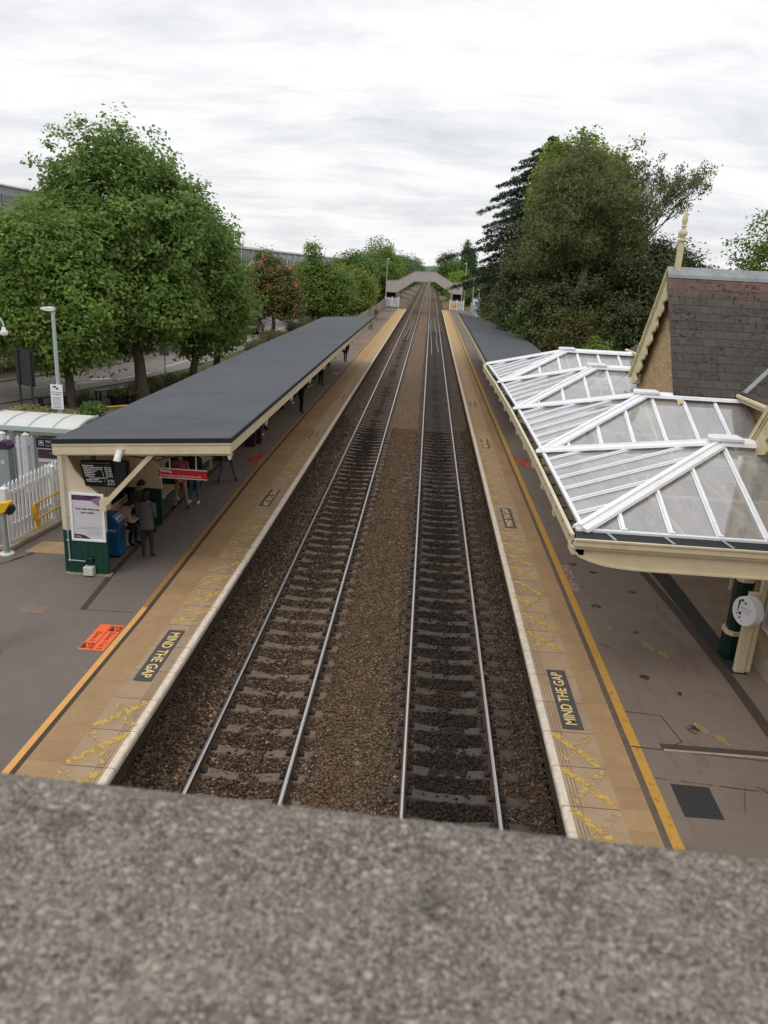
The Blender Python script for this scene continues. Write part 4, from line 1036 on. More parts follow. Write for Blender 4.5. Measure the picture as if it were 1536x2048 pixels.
m=MB();m.box(-10.2,-9.75,20.315,20.3255,1.60,1.612);m.box(-10.2,-9.82,20.315,20.3255,1.56,1.572);build(m,'small_print',M['mauve'],tm)
vs=thing('ticket_shelter','small white curved roof shelter over the ticket machine','shelter',(-10.3,20.2,0))
prf=[(19.78,2.38),(19.84,2.43),(20.1,2.50),(20.45,2.545),(20.85,2.55),(21.2,2.53)]
for i in range(4):
    xa,xb=-11.75+i*.66,-11.75+(i+1)*.66-.02
    m=MB();m.prism([(xa,y,z) for y,z in prf]+[(xa,y,z-.03) for y,z in reversed(prf)],(xb-xa,0,0));build(m,'roof_panel',M['offwhite'],vs)
m=MB()
for i in range(5):
    xa=-11.775+i*.66;m.prism([(xa,y,z+.022) for y,z in prf]+[(xa,y,z-.04) for y,z in reversed(prf)],(.035,0,0))
m.box(-11.78,-9.08,19.74,19.79,2.30,2.42);build(m,'rib',M['post_grey'],vs)
m=MB();m.box(-10.6,-9.55,20.15,20.9,2.12,2.2);build(m,'canopy_light',M['offwhite'],vs)
for x in (-11.6,-10.9,-9.2):
    m=MB();m.box(x-.05,x+.05,21.0,21.1,0,2.5);build(m,'post',M['steel'],vs)
pv=thing('validator_post','grey purple topped ticket validator post at the left edge','validator',(-11.5,20.4,0))
m=MB();m.box(-11.68,-11.34,20.3,20.6,0,1.62);build(m,'cabinet',M['steel'],pv,bevel=.02);m=MB();m.prism([(-11.7,20.28,1.62),(-11.7,20.28,1.72),(-11.6,20.28,1.82),(-11.4,20.28,1.82),(-11.32,20.28,1.72),(-11.32,20.28,1.62)],(0,.34,0));build(m,'top',M['purple'],pv);m=MB();m.box(-11.56,-11.46,20.285,20.299,1.2,1.3);build(m,'slot',M['offwhite'],pv)
# yellow barrier behind the shelter
yb_=thing('barrier_rail','yellow tubular barrier beyond the felt roof, by the gravel bed','barrier',(-13,31,0))
m=MB();m.tube([(-14.0,31.9,0),(-14.0,31.9,.55),(-13.95,31.95,.6),(-12.6,33.2,.62),(-12.6,33.2,0)],.03,8);build(m,'frame',M['yellow'],yb_,smooth=True)
# ------------------------------------------------------------------ ridge and furrow glazed canopy on the right platform
gc=thing('glazed_canopy','white ridge and furrow glazed canopy with four hipped bays over the right platform','canopy',(4.5,12.2,0))
C=[Vector(v) for v in ((2.84,12.6,2.91),(2.89,18.0,3.0),(2.88,23.4,3.08),(2.83,28.8,3.12),(2.73,34.2,3.13))]
A=[Vector(v) for v in ((5.9,15.3,3.97),(5.72,20.55,4.08),(5.55,26.1,4.12),(5.48,31.5,4.12))]
XE=[8.35,8.35,8.35,8.35]
XV=[6.74,8.3,6.74,8.3,8.3]      # where each valley meets the building
UP=Vector((0,0,1))
def plane_z(p,q,r,x,y):
    n=(q-p).cross(r-p);return p.z-(n.x*(x-p.x)+n.y*(y-p.y))/n.z
def glass(poly,nm='glass_pane'):
    m=MB();n=(poly[1]-poly[0]).cross(poly[2]-poly[0]).normalized()
    m.prism(poly,n*.008);return build(m,nm,M['glass'],gc,normals=True)
def seg_hit(x,pts):
    """largest z/y of polygon outline at given x: returns two y"""
    ys=[]
    n=len(pts)
    for i in range(n):
        a,b=pts[i],pts[(i+1)%n]
        if (a.x-x)*(b.x-x)<0:
            t=(x-a.x)/(b.x-a.x);ys.append(a.lerp(b,t))
    return ys
for i in range(4):
    c0,c1,a=C[i],C[i+1],A[i];e=Vector((XE[i],a.y,a.z))
    v0=Vector((XV[i],c0.y,c0.z));v1=Vector((XV[i+1],c1.y,c1.z))
    if i==0:
        near=[c0,a,Vector((6.74,a.y,a.z)),v0]
    else: near=[c0,a,e if XV[i]>8 else Vector((XV[i],a.y,a.z)),v0]
    far=[c1,a,e if XV[i+1]>8 else Vector((XV[i+1],a.y,a.z)),v1]
    tri=[c0,c1,a]
    glass(near);glass(far);glass(tri)
    # glazing bars up the slopes
    for poly,nm in ((near,'glazing_bars'),(far,'glazing_bars')):
        m=MB();nrm=(poly[1]-poly[0]).cross(poly[2]-poly[0]).normalized();nrm=nrm if nrm.z>0 else -nrm
        bl=[];x=3.52
        while x<max(q.x for q in poly)-.05:
            h=seg_hit(x,poly)
            if len(h)==2:
                lo,hi=sorted(h,key=lambda q:q.z)
                m=MB();m.bar(lo,hi,.055,.05,up=nrm,off=.03);m.bar(lo,hi,.1,.012,up=nrm,off=.012)
                if poly is near and i==0: m.box(x-.05,x+.05,lo.y-.06,lo.y+.02,lo.z-.05,lo.z+.07)
                build(m,'glazing_bar',M['white'],gc)
            x+=.8
    m=MB();nrm=(c1-c0).cross(a-c0).normalized();nrm=nrm if nrm.z>0 else -nrm
    L=c1.y-c0.y;kk=6
    for q in range(1,kk+1):
        y=c0.y+L*q/(kk+1);lo=c0.lerp(c1,q/(kk+1));
        t=(y-c0.y)/(a.y-c0.y) if y<a.y else (c1.y-y)/(c1.y-a.y)
        hi=(c0 if y<a.y else c1).lerp(a,t)
        m=MB();m.bar(lo,hi,.055,.05,up=nrm,off=.03);m.bar(lo,hi,.1,.012,up=nrm,off=.012);build(m,'glazing_bar',M['white'],gc)
    m=MB();m.bar(c0+Vector((0,0,.02)),c1+Vector((0,0,.02)),.07,.05)
    build(m,'eaves_bar',M['white'],gc)
    # hips, ridge, valley
    for nm,p,q in (('hip',c0,a),('hip',c1,a)):
        m=MB();w_=.30 if nm=='hip' else .2
        up=Vector((0,0,1));d=(q-p).normalized();side=d.cross(up).normalized();uu=side.cross(d)
        pr=[(-.17,.0),(-.15,.05),(-.05,.085),(-.04,.12),(.04,.12),(.05,.085),(.15,.05),(.17,.0)]
        ring=lambda o:[o+side*s_+uu*t_ for s_,t_ in pr]
        m.prism(ring(p-d*.08+Vector((0,0,.02))),(q-p)+d*.08);build(m,'hip_capping',M['white'],gc)
    m=MB();pr=[(-.2,-.04),(-.17,.03),(-.06,.09),(.06,.09),(.17,.03),(.2,-.04)]
    ex=e.x if i>0 else e.x
    m.prism([(a.x-.05,a.y+s_,a.z+.06+t_) for s_,t_ in pr],(ex-a.x+.05,0,0));build(m,'ridge_capping',M['white'],gc)
    m=MB();pts=[(-.34,.0),(-.3,.14),(-.16,.22),(.0,.24),(.3,.24),(.42,.24),(.42,-.24),(.3,-.24),(.0,-.24),(-.16,-.22),(-.3,-.14)]
    m.prism([(a.x+x_*.85,a.y+y_*.85,a.z+.1) for x_,y_ in pts],(0,0,.085));build(m,'ridge_end_cap',M['white'],gc,bevel=.02)
for i in range(1,5):
    m=MB();p=C[i];m.box(p.x-.02,XV[i],p.y-.07,p.y+.07,p.z-.06,p.z+.03);m.box(p.x-.1,p.x+.2,p.y-.12,p.y+.12,p.z+.02,p.z+.07);build(m,'valley_gutter',M['white'],gc)
    m=MB();m.box(p.x,8.3 if XV[i]>8 else 6.74,p.y-.06,p.y+.06,p.z-.42,p.z-.09);build(m,'valley_beam',M['cream'],gc)
# inner frame seen through the glass
for i in range(4):
    m=MB();a=A[i];c0,c1=C[i],C[i+1]
    for t in (.42,):
        za=c0.z+(a.z-c0.z)*t-.06
        m.box(a.x-1.6,6.72,c0.y+(a.y-c0.y)*t-.03,c0.y+(a.y-c0.y)*t+.03,za-.05,za)
        m.box(a.x-1.6,6.72,c1.y+(a.y-c1.y)*t-.03,c1.y+(a.y-c1.y)*t+.03,za-.05,za)
    for x in (4.6,6.1):
        m.bar((x,c0.y+.1,c0.z-.05),(x,c1.y-.1,c1.z-.05),.05,.06)
        m.bar((x,a.y,a.z-.15 if x>a.x else c0.z+.4),(x,a.y,c0.z),.04,.04,up=(0,1,0))
    m.bar((a.x,a.y,a.z-.08),(a.x,c0.y+.1,c0.z),.05,.08);m.bar((a.x,a.y,a.z-.08),(a.x,c1.y-.1,c1.z),.05,.08)
    build(m,'inner_frame',M['cream'],gc)
# gutter along the track side
m=MB();d_=MB()
for p,q in zip(C[:-1],C[1:]):
    for off,(w_,h_) in (((-.20,-.13),(.03,.26)),((-.225,-.02),(.05,.04)),((-.12,-.25),(.17,.025))):
        m.bar(p+Vector((off[0],-.28 if p is C[0] else 0,off[1])),q+Vector((off[0],0,off[1])),w_,h_)
    d_.bar(p+Vector((-.11,-.2 if p is C[0] else 0,-.2)),q+Vector((-.11,0,-.2)),.14,.03)
    for k in range(7):
        t=k/7;o_=p.lerp(q,t)+Vector((-.12,0,-.1));d_.box(o_.x-.1,o_.x+.1,o_.y-.02,o_.y+.02,o_.z-.03,o_.z+.0)
build(m,'gutter',M['cream'],gc);build(d_,'gutter_lining',M['felt_edge'],gc)
for i in range(1,12):
    m=MB();t=i/12*4;k=min(3,int(t));o_=C[k].lerp(C[k+1],t-k)
    m.prism([(o_.x-.222,o_.y,o_.z-.2),(o_.x-.222,o_.y,o_.z-.36),(o_.x-.19,o_.y,o_.z-.40),(o_.x-.15,o_.y,o_.z-.36),(o_.x-.05,o_.y,o_.z-.27),(o_.x-.05,o_.y,o_.z-.2)],(0,.08,0));build(m,'gutter_bracket',M['cream'],gc)
# front beam with its curved soffit
YB=12.12
m=MB()
pr=[(2.66,2.66),(2.72,2.60),(2.9,2.53),(3.15,2.465),(3.42,2.435),(3.8,2.42),(6.74,2.42),(6.74,2.74),(2.66,2.74)]
m.prism([(x,YB,z) for x,z in pr],(0,.14,0));build(m,'front_beam',M['cream'],gc)
m=MB();pr2=[(2.66,2.66),(2.72,2.60),(2.9,2.53),(3.15,2.465),(3.42,2.435),(3.8,2.42),(6.74,2.42)]
for (xa,za),(xb,zb) in zip(pr2[:-1],pr2[1:]): m.bar((xa,YB+.03,za+.012),(xb,YB+.03,zb+.012),.13,.03)
m.box(2.62,6.74,YB-.06,YB+.1,2.742,2.80);m.box(2.62,6.74,YB-.1,YB+.02,2.802,2.90);m.box(2.62,6.74,YB-.12,YB-.09,2.902,2.93);build(m,'beam_moulding',M['cream'],gc)
m=MB();m.quad((2.64,YB+.02,2.89),(6.74,YB+.02,2.89),(6.74,12.56,2.90),(2.72,12.56,2.90));build(m,'lead_gutter',M['felt_edge'],gc)
m=MB();m.box(2.72,6.72,12.52,12.6,2.885,2.94)
build(m,'glazing_sill',M['white'],gc)
for i in range(4): m=MB();m.bar((3.3+i*.95,YB+.05,2.90),(3.22+i*.95,12.5,2.915),.05,.01);build(m,'gutter_joint',M['steel'],gc)
# corner hopper full of muck
m=MB();m.box(2.60,2.80,12.12,12.5,2.62,2.74);build(m,'gutter_corner',M['cream'],gc);m=MB();m.ell((2.70,12.3,2.76),(.09,.17,.06),10,6);build(m,'gutter_debris',M['bark'],gc)
# columns
for x,y in ((6.38,14.15),(6.38,23.4),(6.3,28.8),(6.2,34.0)):
    m=MB();oct_=lambda r,z:[(x+r*c_,y+r*s_,z) for c_,s_ in ((1,.55),(.55,1),(-.55,1),(-1,.55),(-1,-.55),(-.55,-1),(.55,-1),(1,-.55))]
    m.prism(oct_(.2,0),(0,0,.52));m.prism(oct_(.16,.6),(0,0,1.02));col=build(m,'column',M['green_col'],gc)
    m=MB();m.prism(oct_(.215,.52),(0,0,.08));build(m,'column_band',M['cream'],gc);m=MB();m.prism(oct_(.17,1.62),(0,0,.30));m.prism(oct_(.2,1.92),(0,0,.06));m.prism(oct_(.14,1.98),(0,0,.75));build(m,'column_capital',M['cream'],gc)
# ------------------------------------------------------------------ felt roofed canopy beyond it
fc=thing('felt_canopy','grey felt roofed platform canopy beyond the glazed bays on the right','canopy',(4.3,50,0))
top=[Vector(v) for v in ((2.72,34.45,3.22),(2.62,50,3.45),(2.5,67,3.62),(3.6,66.2,3.44),(6.1,60,3.22),(6.15,34.45,3.02))]
m=MB();m.prism([v-Vector((0,0,.09)) for v in top],(0,0,.09))
build(m,'roof',M['felt'],fc)
m=MB()
for p,q in zip(top[:2],top[1:3]):
    m.bar(p+Vector((-.02,0,-.04)),q+Vector((-.02,0,-.04)),.03,.11)
build(m,'roof_edge',M['felt_edge'],fc)
m=MB()
for p,q in zip(top[:2],top[1:3]): m.bar(p+Vector((-.03,0,-.2)),q+Vector((-.03,0,-.2)),.04,.2);m.bar(p+Vector((-.055,0,-.11)),q+Vector((-.055,0,-.11)),.03,.03)
build(m,'fascia',M['cream'],fc)
m=MB()
for i in range(9):
    y=36+i*3.7;t=(y-34.45)/32.5;o_=Vector((2.70-.2*t,y,3.22+.4*t-.3));m.prism([(o_.x,y,o_.z),(o_.x,y,o_.z-.14),(o_.x+.04,y,o_.z-.2),(o_.x+.08,y,o_.z-.1),(o_.x+.2,y,o_.z)],(0,.1,0))
build(m,'corbel',M['cream'],fc)
m=MB()
for i in range(8):
    y=37+i*3.4;m.box(5.2,5.32,y,y+.12,0,3.1)
build(m,'post',M['green_col'],fc)
m=MB();m.box(6.0,6.08,34.6,60,0,3.0);build(m,'back_wall',M['cream_panel'],fc)
# ------------------------------------------------------------------ station building
sb=thing('station_building','cream brick station house with steep slate gables, barge boards and a finial','building',(8,18,0))
XG=6.75;ZA=7.28;K=1.31;ZE=4.22
def gable(yc,nm):
    h=(ZA-ZE)/K
    # walls: brick front and returns
    m=MB();m.prism([(XG,yc-2.15,0),(XG,yc+2.15,0),(XG,yc+2.15,ZE),(XG,yc,ZA-.12),(XG,yc-2.15,ZE)],(.3,0,0));build(m,'gable_wall',M['brick_cream'],sb)
    m=MB();m.box(XG+.3,13,yc-2.15,yc-1.85,0,ZE);m.box(XG+.3,13,yc+1.85,yc+2.15,0,ZE);build(m,'side_wall',M['brick_cream_x'],sb)
    m=MB();m.box(XG-.06,XG-.003,yc-2.2,yc+2.2,0,.35);build(m,'plinth',M['kerb'],sb)
    # roof slopes
    for s in (-1,1):
        m=MB();y1=yc+s*h
        xv=6.58 if s>0 else 6.44
        m.prism([(xv,yc,ZA),(14,yc,ZA),(14,y1,ZE),(xv,y1,ZE)],(0,0,-.06));build(m,'roof',M['slate'],sb)
        # barge board along the verge with its scalloped lower edge
        m=MB();d=Vector((0,s*h,ZE-ZA)).normalized();n=Vector((0,-s*d.z*-1,0))
        dn=Vector((0,-s*.0,-1))
        p0=Vector((6.5,yc,ZA+.06));L=math.hypot(h+.12,(h+.12)*K)
        per=Vector((0,-s*K,-1)).normalized()*1.0      # inwards/downwards, square to the slope
        top_=[p0,p0+d*L]
        low=[];t=L-.05;nsc=6;step=(L-.75)/nsc
        for q in range(nsc):
            b0=.5+q*step
            low+= [p0+d*(b0)+per*.42,p0+d*(b0+step*.10)+per*.60,p0+d*(b0+step*.28)+per*.60,p0+d*(b0+step*.32)+per*.52,p0+d*(b0+step*.55)+per*.44,p0+d*(b0+step*.68)+per*.46,p0+d*(b0+step*.74)+per*.66,p0+d*(b0+step*.94)+per*.66]
        poly=[p0,p0+d*L,p0+d*L+per*.42]+list(reversed(low))+[p0+Vector((0,0,-.62))]
        if s<0: poly=[p0+per*.07,p0+d*L+per*.07,p0+d*L+per*.14,p0+per*.14]
        m.prism(poly,(.055,0,0));build(m,'barge_board',M['cream_board'],sb)
        m=MB()
        if s<0: p0=p0+Vector((.1,0,-.12))
        m.bar(p0+Vector((-.03,0,-.06)),p0+d*L+Vector((-.03,0,-.06)),.05,.1,up=(0,0,1));m.bar(p0+Vector((-.015,0,-.0))+per*.12,p0+d*L+Vector((-.015,0,0))+per*.12,.025,.035,up=(0,0,1))
        m.bar(p0+Vector((.02,0,.0)),p0+d*L+Vector((.02,0,.0)),.16,.025,up=(0,0,1));build(m,'barge_moulding',M['cream_board'],sb)
        # purlin ends and rafter under the verge
        m=MB();m.bar(p0+Vector((.14,0,-.2))+per*.1,p0+d*L+Vector((.14,0,-.2))+per*.1,.07,.09)
        for q in (.45,.85):m.box(6.56,XG,yc+s*h*q-.07,yc+s*h*q+.07,ZA-(ZA-ZE)*q-.3,ZA-(ZA-ZE)*q-.16)
        build(m,'purlin',M['tan'],sb)
    m=MB();m.prism([(6.45,yc-.17,ZA-.19),(6.45,yc-.15,ZA-.1),(6.45,yc,ZA+.1),(6.45,yc+.15,ZA-.1),(6.45,yc+.17,ZA-.19),(6.45,yc,ZA+.03)],(7.5,0,0));build(m,'ridge_flashing',M['lead'],sb)
    # finial: square shaft, rings, bulb and spike
    m=MB();fx_=6.72
    m.prism([(fx_-.07,yc-.07,ZA-.15),(fx_+.07,yc-.07,ZA-.15),(fx_+.07,yc+.07,ZA-.15),(fx_-.07,yc+.07,ZA-.15)],(0,0,.92))
    m.lathe((fx_,yc,ZA+.74),[(.085,0),(.115,.03),(.115,.06),(.075,.08),(.075,.13),(.10,.16),(.12,.20),(.12,.25),(.09,.30),(.05,.33),(.05,.38),(.08,.40),(.05,.43),(.06,.47),(.078,.55),(.07,.63),(.04,.75),(.008,.83)],14)
    build(m,'finial',M['cream_board'],sb,smooth=True)
gable(22.75,'far');gable(12.95,'near')
# main range behind the gables
m=MB();m.box(8.5,8.8,5,32,0,4.3);build(m,'main_wall',M['brick_cream'],sb)
m=MB();m.prism([(8.2,4.5,4.30),(11.6,4.5,7.1),(15,4.5,4.30)],(0,28,0));build(m,'main_roof',M['slate_main'],sb)
m=MB();m.box(8.13,8.196,4.5,32.5,4.12,4.28);m.tube([(8.08,4.5,4.26),(8.08,32.5,4.26)],.055,8);build(m,'eaves_gutter',M['cream'],sb)
for s,yc in ((-1,22.75),(1,12.95),(1,22.75),(-1,12.95)):
    # lead valley between gable slope and main slope
    p=[]
    for x in (8.22,9.4,10.6,11.5):
        z=4.30+(x-8.2)*.8235;y=yc+s*(ZA-z)/K;p.append(Vector((x,y,z+.03)))
    m=MB()
    for a,b_ in zip(p[:-1],p[1:]): m.bar(a,b_,.26,.03)
    build(m,'valley_lead',M['lead'],sb)
# openings below the canopy
for y,w_,z0,z1,nm in ((16.6,1.2,.9,2.6,'window'),(18.9,1.0,.0,2.3,'door'),(26.6,1.3,.9,2.6,'window'),(29.6,1.1,0,2.3,'door')):
    m=MB();m.box(8.47,8.497,y-w_/2-.08,y+w_/2+.08,max(0,z0-.08),z1+.08);f=build(m,nm,M['cream'],sb)
    m=MB();m.box(8.455,8.468,y-w_/2,y+w_/2,z0+.04,z1);build(m,'pane' if nm=='window' else 'leaf',M['window' if nm=='window' else 'green'],f)
for yc in (22.75,12.95):
    m=MB();m.box(XG-.03,XG-.003,yc-.75,yc+.75,.9,2.35);f=build(m,'window',M['cream'],sb)
    m=MB();m.box(XG-.042,XG-.031,yc-.65,yc+.65,1.0,2.27);build(m,'pane',M['window'],f)
# whitewashed patch and notice board at the corner of the near gable
nb=thing('notice_case','white framed notice case on the brick wall at the right edge','notice board',(6.7,13.3,1.2))
m=MB();m.box(6.62,6.685,12.6,13.62,.86,1.62);build(m,'frame',M['white'],nb,bevel=.012)
m=MB();m.box(6.612,6.62,12.68,13.54,.94,1.54);build(m,'panel',M['paper'],nb)
# help point: white drum on a cream post
hp=thing('help_point','round white help point drum on a cream post beside the green column','help point',(6.3,13.55,0))
m=MB();m.prism([(6.22,13.46,0),(6.40,13.46,0),(6.40,13.58,0),(6.22,13.58,0)],(0,0,1.62));m.box(6.42,6.52,13.5,13.6,0,2.2);build(m,'post',M['cream'],hp,bevel=.008)
ax=Vector((-.92,-.40,.04)).normalized();r_=Vector((ax.y,-ax.x,0)).normalized();r_=-r_ if r_.x<0 else r_;u_=r_.cross(ax);u_=u_ if u_.z>0 else -u_
hc=Vector((6.16,13.34,1.32))
def drum(m,prof,n=28):
    o=len(m.v)
    for rad,h in prof:
        for j in range(n):
            t=2*PI*j/n;m.v.append(tuple(hc+ax*h+r_*(rad*math.cos(t))+u_*(rad*math.sin(t))))
    k=len(prof)
    for i in range(k-1):
        for j in range(n): m.f.append((o+i*n+j,o+i*n+(j+1)%n,o+(i+1)*n+(j+1)%n,o+(i+1)*n+j));m.m.append(0)
    m.f.append(tuple(o+j for j in range(n)));m.f.append(tuple(o+(k-1)*n+j for j in range(n)));m.m+=[0,0];return m
build(drum(MB(),[(.25,-.14),(.275,-.12),(.275,-.03),(.262,-.025),(.262,-.01),(.275,-.005),(.275,.07),(.262,.085)]),'drum',M['white'],hp,smooth=True)
def fq(u,v,d=.0875):return tuple(hc+ax*d+r_*u+u_*v)
m=MB();m.add([fq(u,v) for u,v in ((-.15,.17),(-.125,.19),(-.10,.17),(-.128,-.04),(-.142,-.04))],[(0,1,2,3,4)]);build(m,'pictogram',M['print_black'],hp,normals=False)
def dot(cu,cv,rr):
    m=MB();o=[fq(cu+rr*math.cos(2*PI*i/10),cv+rr*math.sin(2*PI*i/10)) for i in range(10)];m.add(o,[tuple(range(10))]);build(m,'pictogram_dot',M['print_black'],hp,normals=False)
for a in ((-.14,-.09,.016),(-.07,.19,.03),(-.0,.16,.02),(.03,.15,.012),(-.07,-.06,.032),(-.06,-.14,.022),(.0,-.2,.01)):dot(*a)
text('Help Point',.055,M['print_grey'],'lettering',hp,frame(fq(.05,.06,.09),r_,u_));text('Information',.035,M['print_grey'],'lettering',hp,frame(fq(.06,-.0,.09),r_,u_))
# bench and litter under the glazing
bb=thing('platform_bench','cream bench against the station wall, seen through the near glazing','bench',(7.2,17,0),'benches on the right platform')
m=MB()
for i in range(4):m.box(7.6+i*.1,7.68+i*.1,16.0,17.8,.43,.46)
build(m,'seat',M['cream'],bb)
for y in (16.1,17.7):
    m=MB();m.box(7.62,7.96,y-.03,y+.03,.36,.43).box(7.64,7.70,y-.03,y+.03,0,.36).box(7.88,7.94,y-.03,y+.03,0,.36);build(m,'leg',M['cream'],bb)
# ------------------------------------------------------------------ road bridge the photo is taken from
rb=thing('road_bridge','rough grey concrete parapet of the bridge in front of the camera','bridge',(0,0,0))
m=MB()
px=[-7,-3,-1.5,-.8,-.4,0,.4,.8,1.5,3,7]
ZT=CAMH-.3
def ey(x):return .3800-.044*x
top_=[];
m=MB();sec=[(-.12,-.2),(-.12,-.01),(-.10,0),(.0,0),(None,0)]
for x in px:
    e_=ey(x)
    for yy,zz in ((-.10,-.22),(-.10,-.012),(-.088,0),(.1,0),(.25,0),(e_-.014,0),(e_-.004,-.004),(e_,-.014),(e_,-.16),(e_-.05,-.16),(e_-.05,-.22)): m.v.append((x,yy,ZT+zz))
k=11
for i in range(len(px)-1):
    for j in range(k): m.f.append((i*k+j,i*k+(j+1)%k,(i+1)*k+(j+1)%k,(i+1)*k+j));m.m.append(0)
m.f.append(tuple(range(k)));m.f.append(tuple((len(px)-1)*k+j for j in range(k)));m.m+=[0,0]
build(m,'parapet_coping',M['parapet'],rb)
m=MB();m.box(-7,7,-.07,.27,5.3,ZT-.2);build(m,'parapet_wall',M['parapet'],rb)
m=MB();m.box(-7,7,-9,.3,4.6,5.3);build(m,'deck',M['kerb'],rb)
for x in (-12,7): 
    m=MB();m.box(x,x+5,-9,.3,-1.5,5.3);build(m,'abutment',M['brick_dark'],rb)
# ------------------------------------------------------------------ people
FING=((-.030,.075,.0085),(-.010,.085,.009),(.010,.080,.009),(.029,.062,.0075))
def person(label,loc,facing,cloth_,pose='stand',H=1.70,hair='hair_dark',hairlen=.06,sitz=.47,jacket=None,bag=None,lean=0.0,head_down=.0,arms='down',step=.0,spread=.1,shoe='black',group='people on the left platform'):
    """facing: angle of the forward (+y) axis about z. cloth_ = (top, trousers)"""
    k=H/1.74
    P={}
    def rotx(v,a,c): 
        v=Vector(v)-Vector(c);return Vector(c)+Matrix.Rotation(a,3,'X')@v
    hz=.93
    if pose=='sit': hz=sitz+.12
    piv=(0,0,hz)
    up=lambda x,y,z: rotx((x,y,hz+(z-.93)),-lean,piv)
    P['pel']=Vector((0,0,hz));P['sp']=up(0,.0,1.13);P['ch']=up(0,.0,1.34);P['nk']=up(0,.0,1.48)
    hd=lambda x,y,z: rotx(up(x,y,z),-head_down,up(0,0,1.50))
    P['h0']=hd(0,.02,1.555);P['h1']=hd(0,.025,1.63);P['h2']=hd(0,.01,1.70)
    P['nose']=hd(0,.125,1.605);P['chin']=hd(0,.075,1.545)
    for s,n in ((-1,'l'),(1,'r')):
        P['s'+n]=up(s*.165,.0,1.42)
        if arms=='down': e,w_=up(s*.225,-.03,1.14),up(s*.22,.06,.90)
        elif arms=='phone': e,w_=up(s*.21,.02,1.13),up(s*.07,.26,1.22)
        elif arms=='clasp': e,w_=up(s*.23,.0,1.13),up(s*.05,.17,.95)
        elif arms=='lap': e,w_=up(s*.22,.06,1.14),up(s*.09,.27,1.02)
        elif arms=='pocket': e,w_=up(s*.25,-.07,1.15),up(s*.19,.09,.97)
        P['e'+n]=e;P['w'+n]=w_;d=(w_-e).normalized();P['p'+n]=w_+d*.07
        P['hip'+n]=Vector((s*.085,0,hz-.03))
        if pose=='sit':
            P['k'+n]=Vector((s*.11,.42,sitz+.06));P['a'+n]=Vector((s*.11,.40 if s<0 else .34,.09));P['t'+n]=P['a'+n]+Vector((s*.02,.15,-.045))
        else:
            f=step*s
            P['k'+n]=Vector((s*(.09+spread*.35),.03+f*.5,.50));P['a'+n]=Vector((s*(.09+spread*.7),f,.085+(.04 if f<0 else 0)*abs(step)*2));P['t'+n]=P['a'+n]+Vector((s*.03,.15,-.04))
    R_={'pel':.135,'sp':.12,'ch':.145,'nk':.052,'h0':.074,'h1':.088,'h2':.072,'nose':.013,'chin':.03}
    for n in 'lr':
        R_.update({'s'+n:.068,'e'+n:.043,'w'+n:.03,'p'+n:.032,'hip'+n:.092,'k'+n:.058,'a'+n:.042,'t'+n:.034})
    E_=[('pel','sp'),('sp','ch'),('ch','nk'),('nk','h0'),('h0','h1'),('h1','h2'),('h1','nose'),('h0','chin')]
    for n in 'lr':E_+=[('ch','s'+n),('s'+n,'e'+n),('e'+n,'w'+n),('w'+n,'p'+n),('pel','hip'+n),('hip'+n,'k'+n),('k'+n,'a'+n),('a'+n,'t'+n)]
    tagb={}
    for a,b_ in E_:
        if a in('nk','h0','h1'):tagb[a,b_]=0
        elif a[0]=='w' :tagb[a,b_]=0
        elif a in('sp','ch') or a in('sl','sr','el','er'):tagb[a,b_]=1
        elif a in('al','ar'):tagb[a,b_]=3
        else:tagb[a,b_]=2
    tagb['pel','sp']=1
    # five fingers on each hand
    for s,n in ((-1,'l'),(1,'r')):
        d=(P['p'+n]-P['w'+n]).normalized();side=Vector((0,1,0))-d*d.y
        side=side.normalized() if side.length>.2 else Vector((1,0,0));nrm=d.cross(side)*(-s)
        for i,(o_,L,r) in enumerate(FING):
            a,b_=f'f{n}{i}a',f'f{n}{i}b'
            P[a]=P['p'+n]+d*.035+side*o_;P[b_]=P[a]+d*L*.75+nrm*.028;R_[a]=r;R_[b_]=r*.8
            E_+=[('p'+n,a),(a,b_)];tagb['p'+n,a]=0;tagb[a,b_]=0
        a,b_=f'f{n}ta',f'f{n}tb';P[a]=P['w'+n]+d*.04+side*.042;P[b_]=P[a]+d*.05+side*.012;R_[a]=.011;R_[b_]=.009
        E_+=[('w'+n,a),(a,b_)];tagb['w'+n,a]=0;tagb[a,b_]=0
    names=list(P);idx={n:i for i,n in enumerate(names)}
    me=bpy.data.meshes.new('tmp');me.from_pydata([P[n]*k for n in names],[(idx[a],idx[b_]) for a,b_ in E_],[])
    ob=bpy.data.objects.new('tmp',me);COL.objects.link(ob)
    sk=ob.modifiers.new('s','SKIN');sk.use_smooth_shade=True
    for i,n in enumerate(names):
        v=me.skin_vertices[0].data[i];r=R_[n]*k;v.radius=(r,r)
        if n in('ch','sp','pel'):v.radius=(r*1.12,r*.82)
        v.use_root=(n=='pel')
    ob.modifiers.new('ss','SUBSURF').levels=1
    ob.modifiers['ss'].render_levels=1
    dg=bpy.context.evaluated_depsgraph_get();bm_=bpy.data.meshes.new_from_object(ob.evaluated_get(dg))
    bpy.data.objects.remove(ob);bpy.data.meshes.remove(me)
    bm_.name='person';bm_.materials.clear()
    for mt in (M['skin'],M['c_'+cloth_[0]],M['c_'+cloth_[1]],M['c_'+shoe]):bm_.materials.append(mt)
    segs=[(P[a]*k,P[b_]*k,tagb[a,b_],min(R_[a],R_[b_])*k) for a,b_ in E_]
    cs=np.array([p.center[:] for p in bm_.polygons]);best=np.full(len(cs),1e9);mi=np.zeros(len(cs),int)
